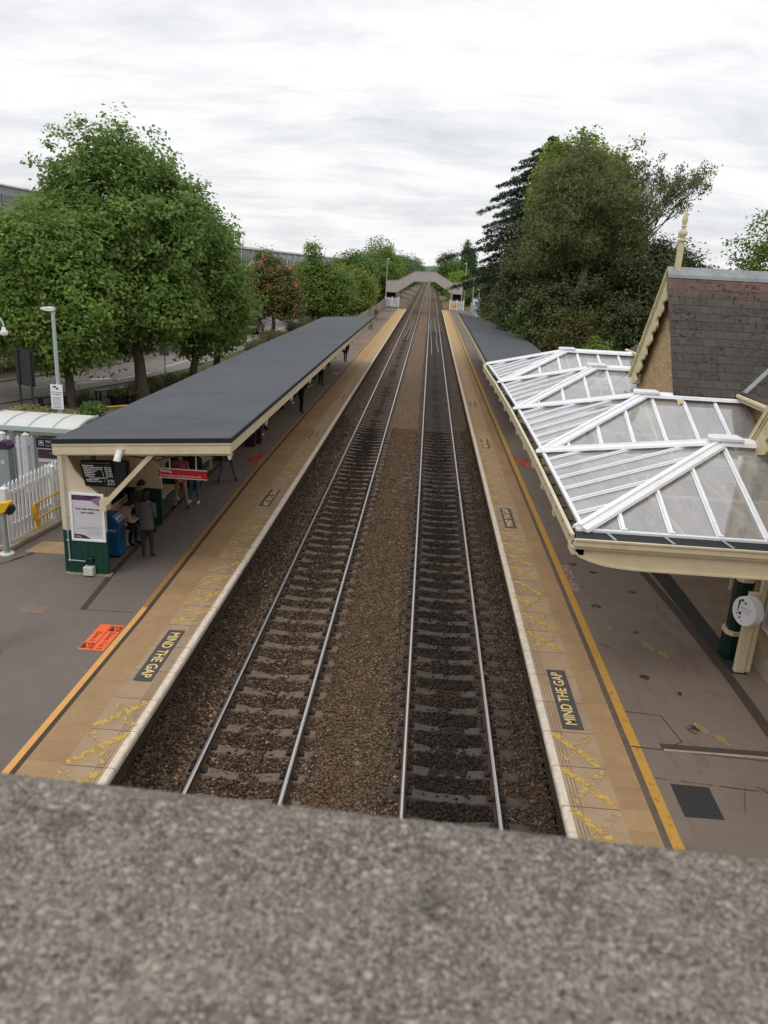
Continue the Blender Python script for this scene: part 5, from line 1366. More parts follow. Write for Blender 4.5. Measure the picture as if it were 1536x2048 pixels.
    for a,b_,t_,r in segs:
        a,b_=np.array(a),np.array(b_);d=b_-a;t=np.clip(((cs-a)@d)/max(d@d,1e-9),0,1);q=np.linalg.norm(cs-(a+t[:,None]*d),axis=1)-r*.6
        m_=q<best;best[m_]=q[m_];mi[m_]=t_
    bm_.polygons.foreach_set('material_index',mi.astype(np.int32));bm_.polygons.foreach_set('use_smooth',[True]*len(mi))
    root=bpy.data.objects.new('person',bm_);COL.objects.link(root);root.location=loc;root.rotation_euler=(0,0,facing)
    tag(root,label,'person',group)
    # hair, eyes, jacket, bag are children in the body's own space
    def ch(m,nm,mt,**kw):
        m.v=[tuple(Vector(v)*k) for v in m.v];return build(m,nm,mt,root,world=False,**kw)
    hc_=(P['h1']+P['h2'])*.5+(P['h1']-P['nose']).normalized()*.018
    upn=(P['h2']-P['h0']).normalized();fw=(P['nose']-P['h1']).normalized();sd=fw.cross(upn).normalized();fw=upn.cross(sd)
    m=MB();n_=14;kk=8
    for i in range(kk+1):
        ph=PI*.68*i/kk
        for j in range(n_):
            t=2*PI*j/n_;r=.104*math.sin(ph)
            front=max(0,math.cos(t));cut=1-.0*front
            zz=.112*math.cos(ph)
            if zz<.02 and front>.35: rr_=r*.55
            else: rr_=r
            dz=-(hairlen*max(0,-math.cos(t)*.8+.35) if i>kk*.55 else 0)*((i-kk*.55)/(kk*.45))
            m.v.append(tuple(hc_+fw*(rr_*math.cos(t)*.98-.008)+sd*(rr_*math.sin(t)*.92)+upn*(zz+dz+.012)))
    for i in range(kk):
        for j in range(n_):m.f.append((i*n_+j,i*n_+(j+1)%n_,(i+1)*n_+(j+1)%n_,(i+1)*n_+j));m.m.append(0)
    m.f.append(tuple(kk*n_+j for j in range(n_)));m.m.append(0)
    ch(m,'hair',M[hair],smooth='all')
    for s in (-1,1):
        m=MB();c=P['h1']+fw*.082+sd*(s*.032)+upn*.006;m.ell(tuple(c),(.011,.009,.008),8,6);ch(m,'eye',M['print_black'],smooth='all')
    m=MB();c=P['h0']+fw*.076-upn*.0;m.ell(tuple(c+upn*.012),(.022,.008,.006),8,6);ch(m,'mouth',M['c_burgundy'],smooth='all')
    if jacket:
        col_,low=jacket
        m=MB();n_=16;rings=[]
        zs=[(low,.185,.135),(low+.08,.18,.13),(1.02,.17,.122),(1.15,.165,.12),(1.3,.18,.13),(1.40,.175,.115),(1.455,.11,.085),(1.48,.07,.07)]
        if pose=='sit':zs=[z for z in zs if z[0]>=.98];zs[0]=(.95,.185,.15)
        for z,a,b_ in zs:
            for j in range(n_):
                t=2*PI*j/n_;m.v.append(tuple(up(a*math.cos(t)+.003*math.sin(5*t+z*30),b_*math.sin(t),z)))
        for i in range(len(zs)-1):
            for j in range(n_):m.f.append((i*n_+j,i*n_+(j+1)%n_,(i+1)*n_+(j+1)%n_,(i+1)*n_+j));m.m.append(0)
        for n in 'lr':
            m.tube([P['s'+n]+(P['ch']-P['s'+n])*.25,P['s'+n],P['s'+n].lerp(P['e'+n],.5),P['e'+n],P['e'+n].lerp(P['w'+n],.5),P['e'+n].lerp(P['w'+n],.93)],[.085,.082,.066,.062,.052,.048],10)
        ch(m,'jacket',M['c_'+col_],smooth='all')
    if bag:
        m=MB();bx_,by_,bz_=(.27,-.02,.95) if bag=='shoulder' else (0,-.2,1.2)
        if bag=='shoulder': m.box(bx_-.05,bx_+.06,by_-.16,by_+.16,bz_-.16,bz_+.12);m.tube([(bx_,by_-.1,bz_+.1),(.17,-.02,1.47),(bx_,by_+.1,bz_+.1)],.012,6)
        else:m.box(-.15,.15,-.32,-.15,1.0,1.42)
        ch(m,'bag',M['c_black'],bevel=.02)
    return root
D=math.radians
person('person in a grey jacket and dark trousers standing with their back to the camera',(-6.33,17.08,0),D(8),('grey','charcoal'),H=1.66,jacket=('grey',.80),hair='hair_black',hairlen=.12,arms='phone',head_down=.35,spread=.02)
person('person in a pale pink top bending forward on the bench by the blue bin',(-7.34,17.9,0),D(-95),('pink','black'),'sit',H=1.64,hair='hair_dark',hairlen=.2,jacket=('pink',.9),lean=.5,head_down=.5,arms='lap')
person('person in black seated on the bench, looking down, beside the person in pink',(-7.3,18.95,0),D(-110),('black','black'),'sit',H=1.78,hair='hair_black',jacket=('charcoal',.9),lean=.2,head_down=.5,arms='phone')
person('person in a coral jacket and beige trousers standing behind the red warning sign',(-6.75,21.05,0),D(188),('coral','beige'),H=1.68,hair='hair_dark',hairlen=.25,jacket=('coral',.86),arms='clasp',head_down=.1,spread=.13)
person('person in blue jeans and white shoes just behind the coral jacket',(-6.52,21.6,0),D(170),('charcoal','denim'),H=1.7,hair='hair_dark',hairlen=.25,jacket=('charcoal',.8),arms='down',shoe='white',spread=.05)
person('person in a brown jacket and blue jeans with legs apart under the canopy edge',(-6.2,24.15,0),D(200),('brown','denim'),H=1.76,jacket=('brown',.84),arms='pocket',spread=.26,step=.06,group='people on the left platform')
person('person in dark clothes seated with a white soled shoe showing, by the burgundy suitcase',(-7.0,31.2,0),D(-80),('charcoal','black'),'sit',H=1.76,jacket=('black',.9),lean=.1,arms='lap',shoe='white')
person('person in dark clothes seated further along the same bench',(-7.05,32.4,0),D(-75),('navy','charcoal'),'sit',H=1.74,jacket=('navy',.9),arms='lap')
person('person in black standing side-on under the canopy, looking at a phone',(-5.85,36.9,0),D(-60),('black','black'),H=1.8,jacket=('black',.82),hair='hair_black',arms='phone',head_down=.4,spread=.03)
person('person seated in pale trainers beyond the person in black',(-7.1,39.2,0),D(-85),('black','charcoal'),'sit',H=1.72,jacket=('charcoal',.9),arms='lap',shoe='white')
person('person in wide black trousers standing deep under the canopy',(-6.15,46.1,0),D(-30),('black','black'),H=1.68,jacket=('black',.7),hairlen=.2,arms='phone',head_down=.3,spread=.02)
person('person seated deep under the canopy with legs stretched out',(-7.1,45.7,0),D(-95),('grey','navy'),'sit',H=1.72,jacket=('grey',.9),arms='lap',shoe='white')
person('person in black walking with a shoulder bag just past the canopy corbels',(-6.0,58.4,0),D(-160),('black','black'),H=1.76,jacket=('black',.72),hair='hair_dark',hairlen=.15,bag='shoulder',step=.22,arms='down',spread=.02)
person('person in a light top and dark trousers, far down the platform by the canopy end',(-6.35,88,0),D(180),('white','black'),H=1.72,jacket=('paleblue',.84),arms='down',shoe='white')
person('person in grey clothes, farthest along the left platform',(-7.0,106,0),D(170),('grey','beige'),H=1.76,jacket=('grey',.8),arms='down')
person('person at the left edge of the picture, only a black trainer in view',(-7.60,12.2,0),D(-88),('black','black'),H=1.78,jacket=('black',.82),arms='down',step=.18,spread=.02)
# burgundy suitcase
for x,y,h,lab in ((-6.62,29.35,.72,'burgundy suitcase standing under the canopy, the nearer of a pair'),(-6.5,29.9,.62,'smaller burgundy suitcase behind the taller one')):
    s=thing('suitcase',lab,'suitcase',(x,y,0),'suitcases under the canopy')
    m=MB();m.box(x-.22,x+.22,y-.14,y+.14,.05,h);build(m,'body',M['c_burgundy'],s,bevel=.04)
    m=MB();m.box(x-.11,x-.09,y-.1,y-.08,h,h+.3).box(x+.09,x+.11,y-.1,y-.08,h,h+.3).box(x-.11,x+.11,y-.1,y-.08,h+.28,h+.31);build(m,'handle',M['dark_grey'],s)
    for dx in (-.17,.17):
        m=MB();m.tube([(x+dx-.02,y,.03),(x+dx+.02,y,.03)],.03,8);build(m,'wheel',M['black'],s)
# ------------------------------------------------------------------ road, forecourt, street furniture
near=[(-34,14),(-28,24),(-23.5,29.5),(-19.6,35),(-18.2,39),(-16.6,44),(-15.5,50),(-14.95,58),(-14.85,66),(-14.8,90),(-14.7,170)]
far=[(-48,16),(-36,27),(-28.5,34.5),(-22.6,40.5),(-20.8,47.5),(-19.6,52),(-19.3,58),(-19.2,66),(-19.2,75),(-19.1,95),(-19,170)]
def ribbon(nm,a,b_,z,mat):
    m=MB()
    for p,q in zip(a,b_):m.v+=[(p[0],p[1],z),(q[0],q[1],z)]
    m.f=[(2*i,2*i+1,2*i+3,2*i+2) for i in range(len(a)-1)];m.m=[0]*len(m.f);return struct(nm,m,mat)
ribbon('road',near,far,-.03,M['road'])
def offs(pts,d):
    out=[]
    for i,p in enumerate(pts):
        a=pts[max(i-1,0)];b_=pts[min(i+1,len(pts)-1)];v=Vector((b_[0]-a[0],b_[1]-a[1],0)).normalized();out.append((p[0]-v.y*d,p[1]+v.x*d))
    return out
def kerbline(nm,pts,d):
    m=MB();q=offs(pts,d)
    for i in range(len(pts)-1):
        a,b_,c,e=pts[i],pts[i+1],q[i+1],q[i];m.prism([(a[0],a[1],-.06),(b_[0],b_[1],-.06),(c[0],c[1],-.06),(e[0],e[1],-.06)],(0,0,.15))
    struct(nm,m,M['kerb'])
kerbline('road_kerb',far,.15);ribbon('pavement',offs(far,.15),offs(far,2.2),.08,M['pavement'])
def dash(p,q,w=.1,z=-.024):
    m=MB();d=Vector((q[0]-p[0],q[1]-p[1],0)).normalized();s=Vector((-d.y,d.x,0))*w/2
    m.quad((p[0]-s.x,p[1]-s.y,z),(p[0]+s.x,p[1]+s.y,z),(q[0]+s.x,q[1]+s.y,z),(q[0]-s.x,q[1]-s.y,z));return m
m=MB()
for p,q in (((-26,31),(-23.6,34)),((-20.3,39.6),(-18.3,42.8)),((-17.7,44.0),(-16.9,47.5)),((-17.0,50),(-16.6,55)),((-16.4,59),(-16.2,63)),((-16.1,67.5),(-16.05,71.5)),((-16,74),(-15.95,78)),((-15.95,81),(-15.95,89)),((-15.9,93),(-15.9,97))):
    o=len(m.v);d=dash(p,q,.12);m.v+=d.v;m.f+=[tuple(i+o for i in f) for f in d.f];m.m+=d.m
m2=dash((-18.9,43.3),(-18.2,44.2),.5)
o=len(m.v);m.v+=m2.v;m.f+=[tuple(i+o for i in f) for f in m2.f];m.m+=m2.m
struct('road_markings',m,M['road_paint'])
ribbon('forecourt',[(-30,14),(-22,25),(-17,28.5),(-13.5,29)],[(-13.5,14),(-9.3,20),(-9.2,26),(-9.2,29)],-.02,M['pavement'])
# gravel bed with rough chippings under the trees
m=MB();pts=[(-22.5,29.5),(-13.4,28.5),(-9.3,29),(-9.0,46),(-15.2,46.5),(-17.9,39),(-19.2,35)]
m.v=[(x,y,-.015) for x,y in pts];m.f=[tuple(range(len(pts)))];m.m=[0];struct('gravel_bed',m,M['gravel'])
# steel lamp post with an LED head and the cctv notice
def lamp(x,y,h,lab,hd=(-1,0),notice=False,group='lamp posts',lean=0,r=.075,mat='post_grey'):
    l=thing('lamp_post',lab,'lamp post',(x,y,0),group)
    m=MB();m.tube([(x,y,-.05),(x,y,1.2),(x,y,h)],[r*1.25,r,r*.8],10);build(m,'post',M[mat],l,smooth=True)
    d=Vector((hd[0],hd[1],0)).normalized();s=Vector((-d.y,d.x,0));b_=Vector((x,y,h))
    m=MB();L=.42;pr=[(-.06,-.02),(.05,-.05),(L*.7,-.03),(L,.03),(L*.75,.075),(L*.3,.10),(-.06,.09)]
    for wi,sc_ in ((-.10,.9),(-.06,1),(.06,1),(.10,.9)):
        for a,c in pr:m.v.append(tuple(b_+d*(a*sc_)+s*wi+Vector((0,0,c*sc_+.02))))
    k=len(pr)
    for i in range(3):
        for j in range(k):m.f.append((i*k+j,i*k+(j+1)%k,(i+1)*k+(j+1)%k,(i+1)*k+j));m.m.append(0)
    m.f.append(tuple(range(k)));m.f.append(tuple(3*k+j for j in range(k)));m.m+=[0,0]
    build(m,'lamp_head',M['lamp_lens'],l)
    return l
l=lamp(-12.52,26,5.0,'tall pale grey lamp post with a white cctv notice, in front of the big trees')
cn_=thing('cctv_notice','white cctv notice fixed to the pale grey lamp post','sign',(-12.52,25.9,1.9))
m=MB();m.box(-12.74,-12.32,25.86,25.88,1.70,2.55);build(m,'panel',M['print_white'],cn_)
m=MB();m.add([(-12.64,25.857,2.49),(-12.53,25.857,2.50),(-12.53,25.857,2.45),(-12.63,25.857,2.43)],[(0,1,2,3)]);build(m,'pictogram',M['print_black'],cn_);m=MB();m.box(-12.535,-12.46,25.856,25.8585,2.38,2.44);build(m,'pictogram',M['print_black'],cn_)
text('CCTV cameras',.058,M['print_black'],'lettering',cn_,frame((-12.53,25.855,2.28),(1,0,0),(0,0,1)),bold=.001);text('in operation',.058,M['print_black'],'lettering',cn_,frame((-12.53,25.855,2.21),(1,0,0),(0,0,1)),bold=.001)
m=MB()
for i,z in enumerate((2.1,2.06,2.02,1.98,1.92,1.88,1.84,1.78,1.75)):m.box(-12.69+(i%3)*.01,-12.37-(i%2)*.03,25.856,25.8585,z,z+.012)
build(m,'small_print',M['print_grey'],cn_)
# swan neck lamp at the left edge
sw=thing('lamp_post','swan neck lamp with a white globe at the left edge','lamp post',(-13.6,24.4,0),'lamp posts')
m=MB();pts=[(-13.95,24.4,0),(-13.9,24.4,4.2)]+[(-13.65-.27*math.cos(PI*i/8),24.4,4.55+.3*math.sin(PI*i/8)) for i in range(9)];m.tube(pts,[.06]*2+[.035]*9,8);build(m,'post',M['post_grey'],sw,smooth=True)
m=MB();m.lathe((-13.385,24.4,4.25),[(.03,.28),(.06,.25),(.07,.17),(.12,.15),(.13,.10),(.11,.03),(.06,.0)],14);build(m,'lamp_head',M['lamp_lens'],sw,smooth=True)
# a grey post at the very left
m=MB();m.tube([(-13.0,22.6,0),(-13.0,22.6,2.6)],.07,10);tag(build(m,'steel_post',M['steel']),'plain pale steel post rising at the left edge beside the ticket shelter','post')
# notice board seen from behind
bd=thing('information_board','dark back of a large information board on two posts beneath the trees','sign',(-17.3,33.1,0))
m=MB();m.prism([(-18.05,33.6,1.15),(-17.0,33.05,1.15),(-17.0,33.05,2.75),(-18.05,33.6,2.75)],(.04,.07,0));build(m,'panel',M['dark_grey'],bd)
for x,y in ((-17.85,33.45),(-17.1,33.05)):
    m=MB();m.tube([(x,y,-.02),(x,y,2.7)],.05,8);build(m,'post',M['dark_grey'],bd)
# black benches, tubs
def slat_bench(a,b_,lab):
    a=Vector((*a,0));b_=Vector((*b_,0));g=thing('backless_bench',lab,'bench',tuple(a),'black benches under the trees');d=(b_-a).normalized();s=Vector((-d.y,d.x,0))
    m=MB()
    for i in range(4):m.bar(a+s*(i-1.5)*.11+Vector((0,0,.46)),b_+s*(i-1.5)*.11+Vector((0,0,.46)),.09,.04)
    build(m,'seat',M['black'],g);L=(b_-a).length
    for t in (.06,.44,.56,.94):
        for q in (-.16,.16):
            p=a+d*L*t+s*q;m=MB();m.box(p.x-.04,p.x+.04,p.y-.04,p.y+.04,-.02,.44);build(m,'leg',M['black'],g)
    m=MB();m.bar(a+d*.2+Vector((0,0,.12)),b_-d*.2+Vector((0,0,.12)),.04,.05);build(m,'stretcher',M['black'],g)
slat_bench((-17.55,34.3),(-16.0,36.0),'black backless bench left of the first tree trunk');slat_bench((-15.95,37.0),(-15.0,38.6),'black backless bench right of the first tree trunk')
def leaves_in(centers,n,r,size,upb=.3,seed=0):
    g=np.random.default_rng(seed);c=np.array(centers)[g.integers(0,len(centers),n)]
    return leaf_quads(c[:,:3]+g.normal(0,1,(n,3))*np.asarray(r),size,g,upb)
def leaf_quads(P,size,g,upb=.4,asp=.62,out=None,droop=0):
    n=len(P);nr=g.normal(0,1,(n,3));
    if out is not None:nr+=out*1.1
    nr[:,2]+=upb*2;nr/=np.linalg.norm(nr,axis=1)[:,None]
    t=g.normal(0,1,(n,3));t[:,2]-=droop;t-=nr*(t*nr).sum(1)[:,None];t/=np.linalg.norm(t,axis=1)[:,None];b_=np.cross(nr,t)
    L=size*g.uniform(.65,1.35,n)[:,None];w=L*asp
    V=np.stack([P-t*L*.5,P+b_*w*.5-t*L*.05+nr*L*.06,P+t*L*.5,P-b_*w*.5-t*L*.05+nr*L*.06],1)
    return V.reshape(-1,3),np.arange(n*4).reshape(-1,4)
def tub(x,y,r,h,lab,seed):
    t=thing('planter',lab,'planter',(x,y,0),'black planters');m=MB();m.lathe((x,y,-.02),[(r*.8,0),(r,h),(r*1.05,h),(r*1.05,h-.05)],14);build(m,'tub',M['black'],t)
    V,F=leaves_in([(x,y,h+.1)],500,(r*.45,r*.45,.1),.09,.4,seed);np_mesh('foliage',V-np.array([x,y,0]),F,M['leaf_olive'],parent=t)
tub(-15.55,34.9,.33,.5,'round black planter beside the first tree trunk',1);tub(-14.55,36.3,.45,.5,'wide black planter with a low bush, right of the black benches',2);tub(-14.15,36.6,.34,.5,'black planter half hidden behind the wide planter',3)
# signpost
sg=thing('street_sign','small grey street sign on a pole beside the roof edge','sign',(-13.9,41.2,0));m=MB();m.tube([(-13.9,41.2,0),(-13.9,41.2,2.7)],.04,8);build(m,'post',M['post_grey'],sg)
m=MB();m.prism([(-14.16,41.15,1.85),(-13.64,41.1,1.85),(-13.64,41.1,2.45),(-14.16,41.15,2.45)],(0,.03,0));m.prism([(-14.1,41.13,2.5),(-13.7,41.1,2.5),(-13.9,41.1,2.85)],(0,.03,0));build(m,'panel',M['steel'],sg)
lamp(-14.65,63.3,4.1,'grey lamp column on the verge beside the red flowering tree',(-.2,1),mat='steel')
# platform and street lamps far away
for x,y,h,lab,hd in ((-12.2,110,6.3,'lamp column beyond the felt roof, leftmost of the distant row',(1,.2)),(-10.5,126,6.0,'lamp column left of the distant picket gate, second of the row',(1,.2)),(-9.5,140,6.4,'lamp column close beside the footbridge landing on the left',(1,0)),(-8.1,147.5,8.3,'tall lamp column standing at the left footbridge landing',(1,0)),(6.4,152,8.2,'tall lamp column standing at the right footbridge landing',(-1,0)),(7.4,140,6.6,'slim lamp column right of the right footbridge landing',(-1,0)),(8.4,139,4.0,'short lamp column by the white hut',(-1,0)),(7.6,100,5.0,'lamp column in front of the white flowered bush',(-1,0))):
    lamp(x,y,h,lab,hd,r=.11,mat='steel')
# road vehicles
def car(x,y,rot,mat,lab,van=False):
    c=thing('parked_car',lab,'car',(x,y,-.03),'cars on the road',rot)
    def pt(m,nm,mt,par=None,**k):return build(m,nm,M[mt],par or c,world=False,**k)
    m=MB();low=[(-2.1,.32),(-2.15,.62),(-2.0,.86),(-1.3,.92),(1.05,.92),(1.9,.80),(2.12,.62),(2.12,.34)];m.prism([(-.86,a,b_) for a,b_ in low],(1.72,0,0));pt(m,'body',mat,bevel=.07)
    hi=[(-1.75,.9),(-1.35,1.42),(-.9,1.5),(.1,1.48),(1.0,.92)]
    m=MB();o=[];
    for sx,ins in ((-1,0),(1,0)):
        for a,b_ in hi:m.v.append((sx*(.80-.14*(b_-.9)/.6),a,b_))
    k=5;m.f=[tuple(range(k-1,-1,-1)),tuple(range(k,2*k))]+[(i,(i+1)%k,k+(i+1)%k,k+i) for i in range(k)];m.m=[0]*len(m.f);pt(m,'cabin',mat,bevel=.05)
    for sx in (-1,1):
        m=MB();m.add([(sx*.80,-1.45,.98),(sx*.80,.72,.98),(sx*.70,.08,1.40),(sx*.70,-1.2,1.38)],[(0,1,2,3)]);m.v=[(v[0]+sx*.02,v[1],v[2]) for v in m.v];pt(m,'side_window','window')
    m=MB();m.add([(-.68,-1.80,.98),(.68,-1.80,.98),(.62,-1.42,1.38),(-.62,-1.42,1.38)],[(0,1,2,3)]);pt(m,'rear_window','window')
    m=MB();m.add([(-.70,.98,.99),(.70,.98,.99),(.62,.2,1.42),(-.62,.2,1.42)],[(0,1,2,3)]);m.v=[(v[0],v[1]+.03,v[2]+.015) for v in m.v];pt(m,'windscreen','window')
    for sx in (-1,1):
        for yy in (-1.3,1.3):
            m=MB();m.lathe((sx*.78,yy,.32),[(.2,-.1),(.31,-.1),(.32,-.06),(.32,.06),(.31,.1),(.2,.1)],16,axis='x');wh=pt(m,'wheel','tyre');m=MB();m.lathe((sx*.78,yy,.32),[(.02,-.105),(.19,-.105),(.19,.105),(.02,.105)],12,axis='x');pt(m,'rim','steel',wh)
        m=MB();m.box(sx*.7-.12,sx*.7+.12,-2.165,-2.1,.62,.76);pt(m,'tail_light','red_sign');m=MB();m.box(sx*.66-.14,sx*.66+.14,2.02,2.135,.6,.72);pt(m,'headlight','lamp_lens')
car(-17.45,78.5,.02,'car_dark','dark car on the road, behind the red flowering tree');car(-17.6,60,.03,'car_white','white car glimpsed on the road between the tree trunks');car(-20.9,96,.02,'car_dark','second dark car on the far side of the road')
# bicycles parked beyond the roof
def cyc(x,y,rot,lab):
    c=thing('bicycle',lab,'bicycle',(x,y,-.02),'bicycles in the rack',rot)
    for yy in (-.5,.52):
        m=MB();pts=[(0,yy+.33*math.cos(2*PI*i/20),.34+.33*math.sin(2*PI*i/20)) for i in range(21)];m.tube(pts,.03,6,caps=False);build(m,'wheel',M['offwhite'],c,world=False)
    m=MB();m.tube([(0,-.5,.34),(0,-.15,.82),(0,.38,.80),(0,.52,.34)],.022,6);m.tube([(0,-.15,.82),(0,-.02,.3),(0,.38,.8)],.022,6);m.tube([(0,-.5,.34),(0,-.02,.3)],.018,6);build(m,'frame',M['offwhite'],c,world=False)
    m=MB();m.tube([(0,.38,.8),(0,.36,1.0)],.018,6);m.tube([(-.25,.4,1.02),(0,.34,1.0),(.25,.4,1.02)],.018,6);build(m,'handlebar',M['black'],c,world=False)
    m=MB();m.box(-.07,.07,-.28,-.02,.86,.92);build(m,'saddle',M['black'],c,world=False)
for i,(x,y) in enumerate(((-14.2,91),(-13.8,91.6),(-13.4,92.2),(-13.0,92.8))):cyc(x,y,1.1,'white bicycle leaning in the rack beyond the felt roof')
# ------------------------------------------------------------------ footbridge, gates
fb=thing('footbridge','grey clad footbridge with sloping ends crossing the tracks beyond the platforms','footbridge',(-1.3,147,0))
ytop=147.2
out=[(-8.15,2.72,4.62),(-6.1,2.72,4.72),(-3.0,4.80,6.45),(.72,4.92,6.55),(3.95,2.98,4.80),(5.85,2.98,4.80)]
for yy in (147.2,149.6):
    m=MB()
    for (a,z0,z1),(b_,w0,w1) in zip(out[:-1],out[1:]): m.prism([(a,yy,z0),(b_,yy,w0),(b_,yy,w1),(a,yy,z1)],(0,.08,0))
    for (a,z0,z1),(b_,w0,w1) in zip(out[:-1],out[1:]):
        n=max(2,int((b_-a)/.9))
        for i in range(1,n):
            t=i/n;x=a+(b_-a)*t;m.box(x-.025,x+.025,yy-.03,yy,z0+(w0-z0)*t,z1+(w1-z1)*t)
    build(m,'side_panel',M['bridge_clad'],fb)
    m=MB()
    for (a,z0,z1),(b_,w0,w1) in zip(out[:-1],out[1:]): m.bar((a,yy-.02,z0-.08),(b_,yy-.02,w0-.08),.14,.16);m.bar((a,yy,z1+.02),(b_,yy,w1+.02),.12,.05)
    build(m,'edge_beam',M['bridge_trim'],fb)
m=MB()
for (a,z0,z1),(b_,w0,w1) in zip(out[:-1],out[1:]): m.prism([(a,147.3,z0),(b_,147.3,w0),(b_,147.3,w0+.1),(a,147.3,z0+.1)],(0,2.3,0))
build(m,'deck',M['bridge_clad'],fb)
for x in (-8.05,-6.15,-5.75,4.0,5.75,3.85):
    for yy in (147.25,149.5):
        m=MB();m.box(x-.08,x+.08,yy-.08,yy+.08,-1.0,2.75 if x<0 else 3.0);build(m,'leg',M['bridge_trim'],fb)
for xa,xb,zt in ((-8.0,-6.25,2.6),(4.15,5.65,2.85)):
    m=MB();m.box(xa,xb,147.9,149.6,.9,zt);build(m,'opening_shade',M['void_dark'],fb)  # solid block, the shade of the opening is put into its colour
for xa,xb,zt,lab in ((-8.1,-5.6,1.75,'white picket gate across the end of the left platform'),(3.7,6.2,1.8,'white picket gate with a yellow notice across the end of the right platform')):
    g=thing('picket_gate',lab,'gate',(xa,146.4,0),'picket gates at the platform ends')
    m=MB();n=12
    for i in range(n):
        x=xa+(xb-xa)*(i+.5)/n;m.prism([(x-.06,146.4,.05),(x+.06,146.4,.05),(x+.06,146.4,zt-.12),(x,146.4,zt),(x-.06,146.4,zt-.12)],(0,.04,0))
    build(m,'pickets',M['white_paint'],g)
    m=MB();m.box(xa,xb,146.45,146.5,.4,.52);m.box(xa,xb,146.45,146.5,1.3,1.42);build(m,'rail',M['white_paint'],g)
    for x in (xa,xb,(xa+xb)/2):
        m=MB();m.box(x-.08,x+.08,146.35,146.5,0,zt+.1);build(m,'post',M['white_paint'],g)
    if xa>0:
        m=MB();m.box(xa+.35,xa+1.2,146.3,146.33,.7,1.3);build(m,'notice',M['yellow'],g)
# fence along the back of the left platform beyond the shelter
pf=thing('board_fence','low beige grey fence along the back of the left platform beyond the shelter','fence',(-8.0,60,0))
m=MB();m.box(-8.12,-8.05,59,146.3,.02,1.35);build(m,'boards',M['kerb'],pf)
for i in range(22):
    y=60+i*4.1;m=MB();m.box(-8.16,-8.0,y-.08,y+.08,0,1.45);build(m,'post',M['steel'],pf)
hut=thing('equipment_hut','small white equipment hut behind the right platform','hut',(8.1,141,0));m=MB();m.box(7.5,8.8,141,143,0,2.5);build(m,'wall',M['clad_white'],hut);m=MB();m.box(7.4,8.9,140.9,143.1,2.5,2.62);build(m,'roof',M['felt'],hut);m=MB();m.box(7.9,8.5,140.97,140.995,0,2);build(m,'door',M['clad_grey'],hut)
rf=thing('steel_fence','grey steel fence along the back of the right platform','fence',(7.3,90,0));m=MB()
for i in range(150): m.box(7.27,7.31,68+i*.5,68.34+i*.5,.1,1.7)
build(m,'pales',M['post_grey'],rf);m=MB();m.box(7.31,7.35,68,143,.4,.48).box(7.31,7.35,68,143,1.3,1.38);build(m,'rail',M['post_grey'],rf)
# far buildings
ob=thing('office_building','grey flat roofed office with ribbon windows rising behind the trees at the left edge','building',(-50,90,0))
m=MB();m.box(-70,-45,40,118,0,12.9);build(m,'wall',M['clad_grey'],ob);m=MB();m.box(-70.3,-44.7,39.7,118.3,12.9,13.05);build(m,'roof',M['clad_white'],ob)
for z0,z1 in ((11.3,12.1),(7.6,9.6),(3.8,5.8)):
    m=MB();m.box(-44.985,-44.95,41,117,z0,z1);f=build(m,'window',M['window'],ob)
    m=MB()
    for i in range(38):m.box(-44.94,-44.90,42+i*2,42.12+i*2,z0,z1)
    build(m,'mullion',M['clad_grey'],f)
o2=thing('long_building','long pale building with a white roof edge and glass bays behind the roadside trees','building',(-45,200,0))
m=MB();m.box(-66,-45,150,400,0,9.3);build(m,'wall',M['clad_grey'],o2);m=MB();m.box(-66.5,-44.2,149.5,400.5,9.3,9.75);build(m,'roof',M['clad_white'],o2)
for i in range(20):
    y=154+i*12.2
    m=MB();m.box(-44.985,-44.9,y,y+8.5,5.6,8.6);f=build(m,'window',M['glass_bld'],o2);m=MB()
    for q in range(1,4):m.box(-44.895,-44.86,y+q*2.1-.08,y+q*2.1+.08,5.6,8.6)
    build(m,'frame',M['clad_white'],f)
    m=MB();m.box(-44.985,-44.9,y,y+8.5,1.2,4.2);build(m,'window',M['glass_bld'],o2)
    m=MB();m.box(-44.98,-44.6,y-1.9,y-1.5,0,9.3);build(m,'pier',M['clad_white'],o2)
# far hills and a mast
def ridge(nm,x0,x1,y,h0,h1,n,mat,seed,rough=1.0):
    rr=random.Random(seed);m=MB()
    for i in range(n+1):
        t=i/n;x=x0+(x1-x0)*t;h=h0+(h1-h0)*t+rr.uniform(-.5,.5)*rough
        m.v+=[(x,y-40,-1),(x,y+rr.uniform(-8,8),h),(x,y+160,-1)]
    for i in range(n):
        for j in (0,1):m.f.append((i*3+j,i*3+j+1,(i+1)*3+j+1,(i+1)*3+j));m.m.append(0)
    return struct(nm,m,mat)
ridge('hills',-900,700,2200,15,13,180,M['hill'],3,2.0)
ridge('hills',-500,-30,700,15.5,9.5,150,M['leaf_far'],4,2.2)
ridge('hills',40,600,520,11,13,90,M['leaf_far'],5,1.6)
ms=thing('radio_mast','thin radio mast on the far horizon above the tracks','mast',(-2.2,900,0));m=MB();m.tube([(-2.2,900,0),(-2.2,900,16.8)],.12,5);build(m,'mast',M['steel'],ms)
